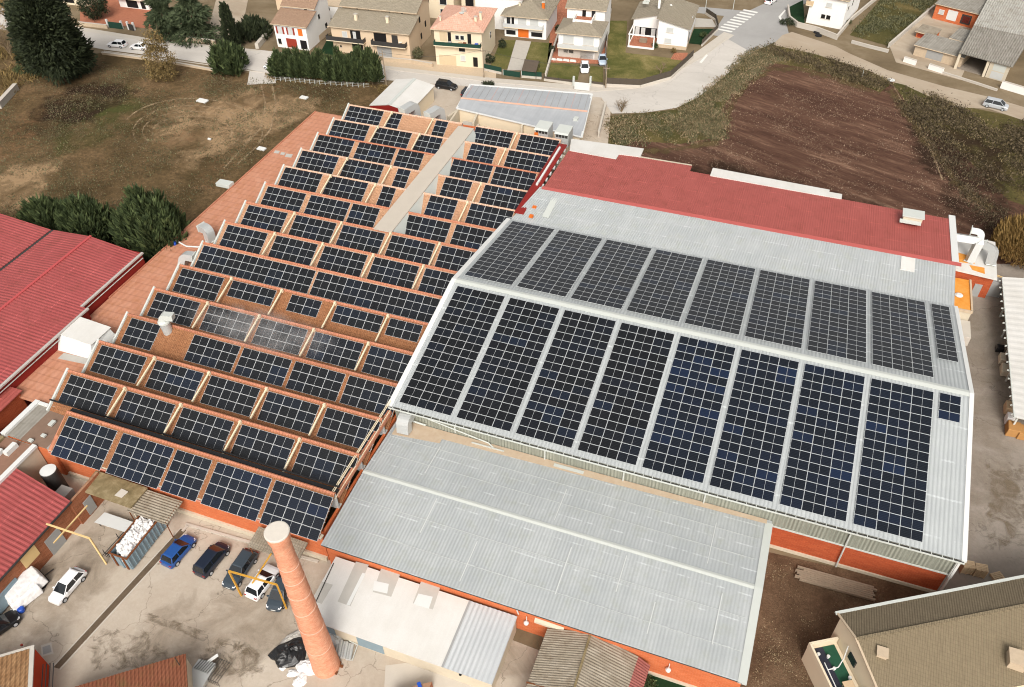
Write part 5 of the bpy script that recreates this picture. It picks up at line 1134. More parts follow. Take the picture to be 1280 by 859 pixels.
c = fr(-1.9,-5.6,2.65); tag(MB().lathe([(.16,0),(.2,.35),(.17,.4)],10,0,c).build('flower_pot', M['red']), 'small red pot beside the wooden table on the terrace', 'pot')
WP = [('white pot nearest the far end of the terrace', -2.3,-1.9),('white pot on the line between navy and green floor, second from the far end',-1.5,-2.3),('white pot in the middle of the terrace under the white rail',-1.5,-3.5),('white pot by the house wall halfway along the terrace',-.5,-4.6)]
for l_, x, y in WP: tag(MB().lathe([(.12,0),(.17,.3),(.14,.34)],10,0,fr(x,y,2.65)).build('flower_pot', M['white_trim']), l_, 'pot', 'white pots on the terrace')
t2 = thing('awning_rail', 'white curved awning rail spanning the terrace of the tiled house', 'rail', fr(-1.5,-3.4,2.65))
m = MB(); m.path([fr(-2.6,-3.9,3.9),fr(-1.6,-3.9,4.0),fr(-.8,-3.3,4.2),fr(0,-2.4,4.6)],.05,6); m.path([fr(-2.6,-9.2,3.7),fr(-2.6,-3.2,3.9)],.05,6); m.build('tube', M['white_trim'], t2)
# planks, pallets
t = thing('plank_stack', 'long stack of weathered grey boards lying along the foot of the orange brick wall', 'boards', tuple(W(1045,730,0)))
a, b = W(1000,716,.3), W(1094,742,.3); d = (b-a).normalized(); n_ = Vector((-d.y,d.x,0))
for k in range(7):
    m = MB(); off = random.uniform(-.5,.5); m.beam(a+n_*(k*.24-.8)+d*off, b+n_*(k*.24-.8)+d*off*.5, .21,.3); m.build('board', M['wood_grey'], t)
def pallet(label, c, rz, n, tilt=0):
    t = thing('pallet_stack' if n > 1 else 'pallet', label, 'pallets' if n > 1 else 'pallet', c, rz, 'pallets by the hall corner')
    for k in range(n):
        z = k*.15; m = MB()
        for j in range(5): m.box(-.6,-.4+j*.19-.0,z+.11,.6,-.4+j*.19+.11,z+.14)
        for x in (-.58,-.06,.46): m.box(x,-.4,z,x+.12,.47,z+.108)
        m.build('pallet_boards', M['wood'], t, local=True)
p0 = W(1206,714,0); p1 = W(1222,718,0); p3 = W(1246,722,0)
pallet('left pallet stack at the right corner of the solar hall', tuple(p0), .15, 9); pallet('right pallet stack touching the first at the hall corner', tuple(p1), .1, 9); pallet('single pale pallet on the ground right of the pallet stacks', tuple(p3), .6, 2)

# ---- right edge shed with stored goods
t = thing('loading_shed', 'long white-roofed open shed at the right photo edge', 'shed', (38, 97, 0))
m = MB(); m.corr((32.8,83.0,3.0),(33.0,111.6,3.0),(44,113,3.9),(44,82,3.9),1.2,.02); m.build('roof', M['white_roof'], t)
m = MB(); m.beam((32.75,83,2.93),(32.95,111.6,2.93),.12,.2)
for k in range(18): m.box(32.5,83.5+k*1.6,2.75,32.75,83.6+k*1.6,2.95)
m.build('gutter', M['cap'], t)
for k in range(7):
    m = MB(); m.box(33.3,83.6+k*4.5,0,33.5,83.8+k*4.5,2.9); m.build('post', M['cap'], t)
m = MB(); m.box(38,83,0,38.2,111.5,3.2); m.build('rear_wall', M['dirty_cream'], t)
for k, (px, py, sx, sy, sz, mt, lb, cat) in enumerate([(1266,537,.8,.9,1.2,'carton','brown carton at the near end of the loading shed, left of two','carton'),(1279,541,.7,.9,1.1,'carton','brown carton at the near end of the loading shed, at the photo edge','carton'),
    (1262,524,.5,.6,1.2,'tarp_white','shrink-wrapped white load beside the brown cartons','load'),(1261,510,.5,.8,1.1,'wood','pale crate behind the shrink-wrapped load under the shed edge','crate'),(1256,462,.5,.9,.9,'dirty_cream','cream crate farther along the shed edge, nearer of two','crate'),(1253,448,.4,.8,.9,'dirty_cream','cream crate farther along the shed edge, farther of two','crate'),(1250,435,.5,.5,.8,'tarp_black','black bag farthest along the shed edge','bag')]):
    p = W(px,py,.5); o = MB().hexa([(p.x-sx,p.y-sy,0),(p.x+sx,p.y-sy*.9,0),(p.x+sx,p.y+sy,0),(p.x-sx*.9,p.y+sy,0),(p.x-sx*.95,p.y-sy*.95,sz),(p.x+sx*.9,p.y-sy*.9,sz*.97),(p.x+sx*.95,p.y+sy*.9,sz),(p.x-sx*.85,p.y+sy*.95,sz*1.02)]).build(cat.replace(' ','_'), M[mt])
    tag(o, lb, cat); bv = o.modifiers.new('b','BEVEL'); bv.width = .06
t = thing('stair_bench', 'slatted cream wooden frame behind the annex at the right edge', 'frame', tuple(W(1256,350,0)))
a, b = W(1246,348,2.2), W(1264,354,2.2)
for k in range(5):
    q = Vector((0,.35*k,0)); m = MB(); m.beam(a+q-Vector((0,.6,0)), b+q-Vector((0,.6,0)),.16,.08); m.build('slat', M['pale_yellow'], t)
for c in (a, b):
    m = MB(); m.box(c.x-.06,c.y-.5,0,c.x+.06,c.y-.38,2.15); m.build('post', M['pale_yellow'], t)

# ================================================================== CARS
def carpaint(name, c, rough=.28): return plain(name, c, rough, .6, var=.03)
PAINT = {'blue': carpaint('blue_car_paint', (.012,.07,.26,1)), 'navy': carpaint('navy_car_paint', (.008,.014,.03,1)), 'charcoal': carpaint('charcoal_car_paint', (.02,.026,.034,1)),
 'white': carpaint('white_car_paint', (.78,.78,.78,1)), 'silver': carpaint('silver_car_paint', (.42,.44,.46,1)), 'black': carpaint('black_car_paint', (.008,.008,.009,1)), 'pale_blue': carpaint('pale_blue_car_paint', (.42,.50,.60,1)),
 'slate': carpaint('slate_car_paint', (.04,.055,.07,1))}
LAMP = plain('lamp_glass', (.75,.76,.78,1), .15, .6); TAIL = plain('tail_lamp', (.35,.02,.02,1), .25, .5)
CG = plain('car_glass', (.012,.015,.018,1), .08, .7, var=.02)
def car(label, c, f, paint, kind='hatch', L=4.2, group=None, Wd=1.84):
    """c: pixel of the car's middle, f: pixel ahead of it along its nose"""
    p = W(*c, .6); q = W(*f, .6); rz = math.atan2(q.y-p.y, q.x-p.x)
    t = thing('parked_car', label, 'car', (p.x, p.y, 0), rz, group)
    H = {'hatch':1.46, 'mpv':1.66, 'wagon':1.48, 'sedan':1.42, 'suv':1.66}[kind]; hw = Wd/2; hl = L/2
    bel = .88 if kind not in ('suv','mpv') else 1.0
    # stations: x, z_top, half width
    nose = .62 if kind != 'mpv' else .72
    st = [(-hl,.62,.80),(-hl+.05,bel-.06,.90),(-hl+.45,bel+.02,.97),(-hl*.45,bel+.03,1),(0,bel,1),(hl*.38,bel-.02,1),(hl*.62,bel-.06,.97),(hl-.35,bel-.14,.93),(hl-.05,nose,.84),(hl,.48,.74)]
    m = MB(); n = 9
    for x, z, k in st:
        w_ = hw*k
        ring = [(-w_*.9,.2),(-w_,.36),(-w_,(z+.36)/2),(-w_*.985,z-.10),(-w_*.90,z),(0,z+.025),(w_*.90,z),(w_*.985,z-.10),(w_,(z+.36)/2),(w_,.36),(w_*.9,.2)]
        m.v += [(x, a, b) for a, b in ring]
    n = 11
    for i in range(len(st)-1):
        for j in range(n):
            k = (j+1)%n; m.f.append((i*n+j, i*n+k, (i+1)*n+k, (i+1)*n+j)); m.m.append(0)
    m.f.append(tuple(range(n))); m.m.append(0); e = (len(st)-1)*n; m.f.append(tuple(range(e+n-1, e-1, -1))); m.m.append(0)
    # roof + pillars
    xb0, xb1 = {'hatch':(-hl+.25,hl*.52),'mpv':(-hl+.1,hl*.66),'wagon':(-hl+.15,hl*.46),'sedan':(-hl+.75,hl*.46),'suv':(-hl+.15,hl*.50)}[kind]
    xt0, xt1 = {'hatch':(-hl+.62,hl*.12),'mpv':(-hl+.38,hl*.26),'wagon':(-hl+.5,hl*.10),'sedan':(-hl+1.2,hl*.08),'suv':(-hl+.45,hl*.16)}[kind]
    wb, wt = hw*.90, hw*.70; zb, zt = bel-.02, H
    roof = [(xt0,-wt,zt-.03),(xt0,wt,zt-.03),(xt1,wt,zt-.03),(xt1,-wt,zt-.03)]
    m.hexa([(xt0-.03,-wt-.02,zt-.05),(xt1+.03,-wt-.02,zt-.05),(xt1+.03,wt+.02,zt-.05),(xt0-.03,wt+.02,zt-.05),(xt0+.12,-wt+.1,zt+.02),(xt1-.1,-wt+.1,zt+.02),(xt1-.1,wt-.1,zt+.02),(xt0+.12,wt-.1,zt+.02)])
    for s_ in (-1, 1):
        m.beam((xb0+.04,s_*wb,zb),(xt0,s_*wt,zt-.02),.10,.08); m.beam((xb1-.02,s_*wb,zb),(xt1,s_*wt,zt-.02),.07,.06)
        xm = (xt0+xt1)/2; m.beam((xm-.05,s_*(wb+.01),zb),(xm,s_*(wt+.01),zt-.03),.09,.03)
    body = m.build('body', PAINT[paint], t, local=True, smooth=False)
    bv = body.modifiers.new('bev', 'BEVEL'); bv.width = .03; bv.segments = 2; bv.limit_method = 'ANGLE'; bv.angle_limit = R(25)
    def gl(name, pts, th=.02):
        m = MB(); m.poly(pts); o = m.build(name, CG, t, local=True); s2 = o.modifiers.new('s','SOLIDIFY'); s2.thickness = th; return o
    gl('windshield', [(xb1,-wb*.93,zb),(xb1,wb*.93,zb),(xt1+.02,wt*.95,zt-.04),(xt1+.02,-wt*.95,zt-.04)])
    gl('rear_window', [(xb0,wb*.93,zb),(xb0,-wb*.93,zb),(xt0-.02,-wt*.95,zt-.04),(xt0-.02,wt*.95,zt-.04)])
    for s_ in (-1, 1): gl('side_window', [(xb0+.08,s_*wb,zb),(xb1-.06,s_*wb,zb),(xt1-.02,s_*wt,zt-.06),(xt0+.04,s_*wt,zt-.06)][::s_])
    m = MB(); m.box(xb0+.1,-wb*.8,.5,xb1-.1,wb*.8,zb+.03); m.build('cabin', M['black'], t, local=True)
    for x in (-hl*.62, hl*.64):
        for s_ in (-1, 1):
            m = MB(); m.tube((x,s_*(hw-.2),.32),(x,s_*(hw+.015),.32),.32,n=18); wh = m.build('wheel', M['black'], t, local=True)
            m = MB(); m.tube((x,s_*(hw+.0),.32),(x,s_*(hw+.03),.32),.20,n=12); m.build('rim', PAINT['silver'], wh, local=True)
    for s_ in (-1, 1):
        m = MB(); m.hexa([(hl-.36,s_*hw*.62,nose-.10),(hl-.02,s_*hw*.58,nose-.13),(hl-.08,s_*hw*.80,nose-.10),(hl-.36,s_*hw*.92,nose-.06),(hl-.36,s_*hw*.62,nose+.12),(hl-.06,s_*hw*.58,nose+.02),(hl-.12,s_*hw*.82,nose+.03),(hl-.36,s_*hw*.93,nose+.12)]); m.build('headlight', LAMP, t, local=True)
        m = MB(); m.box(-hl-.01,s_*hw*.55,.62,-hl+.14,s_*hw*.88,.80); m.build('tail_light', TAIL, t, local=True)
        m = MB(); m.box(xb1-.35,s_*(hw*.92),.86,xb1-.2,s_*(hw+.17),1.0); m.build('mirror', PAINT[paint], t, local=True)
    m = MB(); m.box(hl-.02,-.26,.36,hl+.015,.26,.48); m.build('number_plate', M['white_trim'], t, local=True)
    return t
GP = 'cars parked in the front yard'
car('bright blue hatchback parked in the bay beside the drain channel', (223,688), (238,671), 'blue', 'hatch', 4.1, GP)
car('navy blue people carrier parked between the bright blue hatchback and the dark estate', (265,699), (280,681), 'navy', 'mpv', 4.3, GP)
car('dark blue-grey estate car, nose out, under the left leg of the yellow gantry', (300,711), (289,727), 'slate', 'wagon', 4.7, GP)
car('white hatchback under the yellow gantry close behind the chimney', (328,727), (341,710), 'white', 'hatch', 4.1, GP)
car('small dark car, nose out, half hidden behind the chimney shaft', (350,741), (343,757), 'slate', 'hatch', 3.9, GP)
car('white hatchback parked on the concrete beside the tarpaulin-covered trailer', (84,732), (70,748), 'white', 'hatch', 4.2, GP, 1.72)
car('black car cut off by the left photo edge below the white tarpaulin', (-3,784), (14,772), 'black', 'hatch', 4.2, GP)
GS = 'cars along the street'
car('pale silver estate car parked by the meadow behind the big dark tree', (146,55), (128,53.5), 'white', 'wagon', 4.5, GS)
car('white saloon half hidden by the brown-leaved tree', (174,58), (160,56.5), 'white', 'sedan', 4.4, GS)
car('white car on the street at the left end of the conifer hedge', (341,83), (331,81), 'white', 'hatch', 4.2, GS)
car('black off-roader parked between the cream shed and the blue-grey roof', (558,107), (571,109), 'black', 'suv', 4.5, GS)
car('dark car mostly hidden by the left end of the blue-grey roof', (585,114), (592,106), 'charcoal', 'hatch', 4.1, GS)
car('white hatchback with dark windows on the drive behind the white gate', (731,84), (731,95), 'white', 'hatch', 4.0)
car('pale blue car parked on the terrace beside the garden fence', (753,74), (755,85), 'pale_blue', 'sedan', 4.3)
car('silver people carrier parked at the end of the dirt track on the right', (1245,131), (1258,134), 'silver', 'mpv', 4.5)
car('white car on the asphalt at the upper photo edge', (964,0), (971,-5), 'white', 'hatch', 4.1)

# ================================================================== TREES AND SHRUBS
def crown_leaf(lobes, n_clump, per, cl_r, size, gap=.0):
    """leaf quads in clumps over ellipsoid lobes (cx,cy,cz,rx,ry,rz)"""
    Ps = []; vol = np.array([l[3]*l[4]*l[5] for l in lobes])**.66; pr = vol/vol.sum()
    for l, q in zip(lobes, pr):
        k = max(4, int(n_clump*q)); d = rng.normal(0, 1, (k, 3)); d /= np.linalg.norm(d, axis=1, keepdims=True)
        r = rng.uniform(.45, 1.08, (k, 1))**.6; c = np.array(l[:3])+d*r*np.array(l[3:])
        c = np.repeat(c, per, 0); c = c+rng.normal(0, 1, c.shape)*cl_r*rng.uniform(.4,1,(len(c),1)); Ps.append(c)
    P = np.concatenate(Ps); P = P[P[:, 2] > .15]
    return quads_from(P, size, .2)
def spikes(P, D, ln, wd):
    """feathery pointed sprays: two crossed thin triangles at P along D"""
    k = len(P); a = np.cross(D, rng.normal(0,1,(k,3))); a /= np.linalg.norm(a,axis=1,keepdims=True)+1e-9; b = np.cross(D, a); b /= np.linalg.norm(b,axis=1,keepdims=True)+1e-9
    L = ln*rng.uniform(.6,1.3,(k,1)); w_ = wd*rng.uniform(.7,1.3,(k,1)); tip = P+D*L; mid = P+D*L*.35
    V = np.stack([P, mid+a*w_, tip, mid-a*w_, P, mid+b*w_, tip, mid-b*w_], 1).reshape(-1,3)
    return V, np.arange(8*k).reshape(-1,4)
def conifer_mesh(h, r, n=900, base=.3, ln=.75, wd=.13, fat=.75):
    z = rng.uniform(0,1,n)**1.1; prof = r*np.sin(np.clip(z*.92+.08,0,1)*PI)**.55*(1-z**2.2*.75) if fat > .5 else r*(1-z)**.8
    if fat > .5: prof = r*np.power(np.clip(1-np.abs(z-.32)/.75, 0, 1), .62)
    a = rng.uniform(0,2*PI,n); rr = prof*rng.uniform(.55,1.0,n)*(1+.16*np.sin(5*a+6*z)+.1*np.sin(9*a-11*z))
    P = np.stack([rr*np.cos(a), rr*np.sin(a), base+z*(h-base-ln*.6)],1)
    D = np.stack([np.cos(a)*.55, np.sin(a)*.55, .55+z*.8],1)+rng.normal(0,.16,(n,3)); D /= np.linalg.norm(D,axis=1,keepdims=True)
    return spikes(P, D, ln, wd)
def spire_bush(h, r, n, k=10, ln=1.2, wd=.2, base=.1):
    Vs, Fs, off = [], [], 0
    for i in range(k):
        if i == 0: cx = cy = 0; q = 0
        else:
            q = math.sqrt((i+.3)/k)*.78; a = i*2.399+random.uniform(-.3,.3); cx, cy = q*r*math.cos(a), q*r*math.sin(a)
        hh = h*(1-.5*q**1.6)*random.uniform(.86,1.06); rr = r*(.46 if k > 3 else .8)*random.uniform(.85,1.15)
        V, Fa = conifer_mesh(hh, rr, int(n/k), base, ln, wd); V = V+np.array([cx, cy, 0]); Vs.append(V); Fs.append(Fa+off); off += len(V)
    return np.concatenate(Vs), np.concatenate(Fs)
def needle_crown(lobes, n, ln, wd):
    vol = np.array([l[3]*l[4]*l[5] for l in lobes])**.66; Ps, Ds = [], []
    for l, q in zip(lobes, vol/vol.sum()):
        k = int(n*q); d = rng.normal(0,1,(k,3)); d /= np.linalg.norm(d,axis=1,keepdims=True); f = 1+.13*np.sin(d[:,:1]*7+l[0])*np.sin(d[:,2:]*9+l[1])
        Ps.append(np.array(l[:3])+d*(rng.uniform(.3,1,(k,1))**.5)*f*np.array(l[3:])); Ds.append(d*.8+np.array([0,0,.25])+rng.normal(0,.3,(k,3)))
    P, D = np.concatenate(Ps), np.concatenate(Ds); m_ = P[:,2] > .3; P, D = P[m_], D[m_]; D /= np.linalg.norm(D,axis=1,keepdims=True); return spikes(P, D, ln, wd)
def branches(mb, p, d, L, r, depth, spread=.55, curl=.2):
    if depth == 0 or L < .25: return
    q = p+d*L; mb.tube(p, q, r, r*.65, 5, cap=False)
    for k in range(random.choice((2,3,3))):
        nd = (d+Vector((random.gauss(0,spread), random.gauss(0,spread), random.gauss(.12,curl)))).normalized()
        branches(mb, q if k < 2 else p.lerp(q,.6), nd, L*random.uniform(.6,.85), r*.6, depth-1, spread, curl)
def tree(name, label, pos, crown, trunk_h, trunk_r, mat, cat='tree', group=None, scale=1.0, bark='bark', twigs=0):
    t = thing(name, label, cat, (pos.x, pos.y, 0), random.uniform(0,6.28), group)
    m = MB(); n = 5; pts = [Vector((random.uniform(-.1,.1)*k, random.uniform(-.1,.1)*k, trunk_h*k/4)) for k in range(5)]
    for k in range(4): m.tube(pts[k], pts[k+1], trunk_r*(1-.18*k), trunk_r*(1-.18*(k+1)), 8, cap=False)
    for k in range(5):
        a = random.uniform(0,6.28); s_ = pts[2].lerp(pts[4], random.random()); m.tube(s_, s_+Vector((math.cos(a),math.sin(a),.7))*trunk_h*.35, trunk_r*.35, trunk_r*.1, 5, cap=False)
    if twigs:
        branches(m, pts[-1], Vector((0,0,1)), trunk_h*.5, trunk_r*.35, twigs)
    m.build('trunk', M[bark], t, local=True)
    V, Fa = crown; mesh_np('crown', V, Fa, M[mat], parent=t)
    return t
# big dark evergreen, upper left
lob = [(-1,1,10,6.4,6,8.5),(1.2,-2.6,5.0,6.4,5,5.2),(-2.6,1.0,17.0,4.8,4.8,6.0),(4.4,-1,6.5,4.2,4,5.0),(7.4,.4,4.6,3.4,3.4,4.4),(-3,3,13,5.6,5,6),(2,1,15,3.6,3.6,4.5)]
tree('evergreen_tree', 'huge dark evergreen tree at the upper left edge of the meadow', W(78,108)+Vector((-1.0,2.5,0)), needle_crown(lob, 26000, 1.0, .15), 8, .5, 'leaf_dark')
tree('grey_green_tree', 'wispy grey-green tree leaning out in front of the huge dark evergreen', W(112,92), crown_leaf([(0,0,4.2,1.9,1.9,2.6),(.8,.3,6.2,1.2,1.2,1.5)], 50, 20, .4, .13), 4, .14, 'leaf_olive', bark='bark_pale', twigs=4)
for k, (px, py, h, r_) in enumerate(((212,48,13.5,4.6),(246,47,14.5,5.4))):
    n = 5200; z = rng.uniform(0,1,n); lay = np.floor(z*11)/11; prof = r_*(1-z)**.75*(.65+.45*np.sin(lay*53+k)); a = rng.uniform(0,2*PI,n)
    rr = np.abs(prof)*rng.uniform(.25,1.05,n)+.2; P = np.stack([rr*np.cos(a), rr*np.sin(a), 1.2+z*(h-1.4)-.18*rr],1)
    D = np.stack([np.cos(a), np.sin(a), -.25+0*a],1)+rng.normal(0,.25,(n,3)); D /= np.linalg.norm(D,axis=1,keepdims=True)
    tree('cedar_tree', ['left of two drooping cedars behind the street wall','right of two drooping cedars behind the street wall'][k], W(px,py), spikes(P, D, 1.1, .18), h*.8, .25, 'leaf_pine', group='drooping cedars')
tree('brown_tree', 'young tree with brown autumn leaves at the top of the meadow', W(203,102)+Vector((0,1,0)), crown_leaf([(0,0,4.4,3.6,3.2,3.2),(.3,.2,8.0,2.2,2.2,2.6),(-.6,0,2.0,3.0,3.0,1.6)], 330, 20, .45, .18), 5.2, .14, 'leaf_brown', bark='bark_pale', twigs=4)
tree('round_conifer', 'round dark green conifer beside the street at the top of the meadow', W(288,88), spire_bush(7.0,3.7,2400,12,1.25,.2), 2, .15, 'leaf_cypress', 'shrub')
tree('cypress', 'slim dark cypress in front of the white garage wall', W(293,62), conifer_mesh(10.5,1.7,2000,.1,.8,.17), 3, .14, 'leaf_dark')
tree('garden_hedge', 'dark green garden tree behind the white wall beside the red-shuttered house', W(318,48), spire_bush(5.6,3.8,1800,10,1.1,.2), 1.5, .15, 'leaf_dark')
tree('garden_tree', 'round dark tree beside the white modern house at the top left', W(122,24), crown_leaf([(0,0,3.6,3.2,3.0,3.2)], 300, 26, .4, .17), 1.6, .15, 'leaf_dark')
# conifer hedge
a, b = W(352,98), W(466,106); NH = 10; hm = [spire_bush(7.2,1.9,1000,4,1.1,.17,.8) for _ in range(4)]
for k in range(NH):
    f = k/(NH-1); p = a.lerp(b, f); big = 1.0 if k < NH-2 else 1.22
    t = tree('hedge_conifer', ('conifer at the left end of the roadside row of ten' if k == 0 else 'larger conifer at the right end of the roadside row of ten' if k == NH-1 else f'{ordn[k]} conifer from the left in the roadside row of ten'), p, (hm[k%4][0]*big*np.array([1,1,random.uniform(.9,1.08)]), hm[k%4][1]), 1.6, .08, 'leaf_cypress', 'conifer', 'row of conifers along the street', bark='bark_pale')
for k, (px, py, h, r_, nn, lb) in enumerate(((66,295,7.4,4.0,3400,'leftmost of three dense conifer bushes behind the red roof'),(118,303,8.6,4.3,3600,'middle of three dense conifer bushes behind the red roof'),(203,323,12.8,5.0,6000,'largest conifer bush, standing alone between the red roof and the terracotta strip'))):
    tree('conifer_bush', lb, W(px,py), spire_bush(h,r_,nn,int(10+r_*2),1.35,.21), 2, .2, 'leaf_cypress', 'shrub', 'conifer bushes behind the red roof')
# golden willow shrub at right edge
k = 7000; a = rng.uniform(0,2*PI,k); rr = rng.uniform(0,1,k)**.5*5.0; P = np.stack([rr*np.cos(a), rr*np.sin(a), .6+rng.uniform(0,1,k)*(7.2-rr*.9)],1); D = np.stack([np.cos(a)*.35, np.sin(a)*.35, .9+0*a],1)+rng.normal(0,.12,(k,3)); D /= np.linalg.norm(D,axis=1,keepdims=True)
tree('willow_shrub', 'golden-leaved willow shrub at the right photo edge beyond the annex', W(1279,320), spikes(P, D, .95, .07), 3.5, .15, 'leaf_gold', 'shrub', bark='bark_pale')
# bare trees and shrubs
def bare(name, label, pos, h, depth=5, group=None, n=3, thick=.07):
    t = thing(name, label, 'bare tree', (pos.x,pos.y,0), 0, group)
    for k in range(n):
        m = MB(); branches(m, Vector((0,0,0)), Vector((random.gauss(0,.35),random.gauss(0,.35),1)).normalized(), h*.35, thick, depth); m.build('stem', M['bark_pale'], t, local=True)
bare('bare_shrub', 'leafless shrub at the corner of the ploughed field beside the road bend', W(777,140), 2.6, 6, n=9, thick=.07)
bare('bare_tree', 'small leafless tree in the lawn of the white gabled house', W(826,92), 2.6, 6, n=3, thick=.10)
bare('bare_tree', 'leafless spindly trees at the left photo edge behind the dark evergreen', W(14,70), 6.5, 6, n=8, thick=.13)
bare('bare_shrub', 'leafless shrub at the edge of the field below the road bend', W(880,113), 1.7, 5, n=4, thick=.03)
for k, (px, py, h, r_, mt, lb) in enumerate(((612,78,1.6,1.2,'leaf_dark','dark bush tangle beside the cream house with the orange roof'),(628,60,1.8,.8,'leaf_dark','dark climbing hedge between the orange-roofed house and the next garden'),(523,72,1.8,1.5,'leaf_olive','overgrown bush between the beige duplex and the orange-roofed house'),(690,66,1.3,.7,'leaf_dark','dark hedge plants along the fence beside the garden path'),(698,40,1.5,.8,'leaf_dark','dark hedge beside the house with the orange door'),
    (610,108,.9,1.3,'leaf_dark','low round dark bush peeping above the blue-grey roof edge'),(985,30,.9,2.0,'leaf_dark','dark hedge around the corner of the white house at the top right'),(1012,24,.8,1.0,'leaf_cypress','green hedge against the wall of the white house at the top right'),(818,60,.9,.6,'leaf_cypress','green shrub beside the porch of the white gabled house'),(842,66,.8,.5,'leaf_brown','reddish shrub at the corner of the white gabled house'),
    (480,116,1.3,1.4,'leaf_brown','brown bush beside the utility pole by the cream shed'),(806,858,.5,.9,'leaf_cypress','green plants in the bed beside the ribbed barn'),(1060,30,.7,.8,'leaf_olive','small shrub on the passage beside the white house at the top right'),(879,46,.8,.9,'leaf_cypress','round green bush in the dark lawn corner near the crossing'),(30,90,1.2,2.2,'leaf_cypress','bright green creeper on the stone wall at the left photo edge'),(268,52,1.1,3.0,'leaf_dark','dark hedge under the right drooping cedar'))):
    tree('bush', lb, W(px,py), crown_leaf([(0,0,h*.55,r_,r_*.8,h*.6)], int(40+40*r_), 18, .2, .11), h*.5, .05, mt, 'bush')
# woods beyond the crossing, along the top edge
lob = []
for k in range(26):
    p = W(845+k*3.6, -8-(k%3)*5); lob.append((p.x, p.y, .8, 2.2, 2.0, 1.1))
V, Fa = crown_leaf(lob, 500, 18, .4, .22); stuff(mesh_np('thicket', V, Fa, M['leaf_scrub']), 'brown thicket along the far side of the asphalt at the top edge', 'thicket')
V, Fa = blades(scatter([(-40,70),(-20,30),(10,-20),(60,-30),(60,90),(30,110),(-40,150)], 1200), 14, .9, .6, .1); stuff(mesh_np('undergrowth', V, Fa, M['leaf_brown']), 'reddish-brown undergrowth at the upper left edge', 'undergrowth')

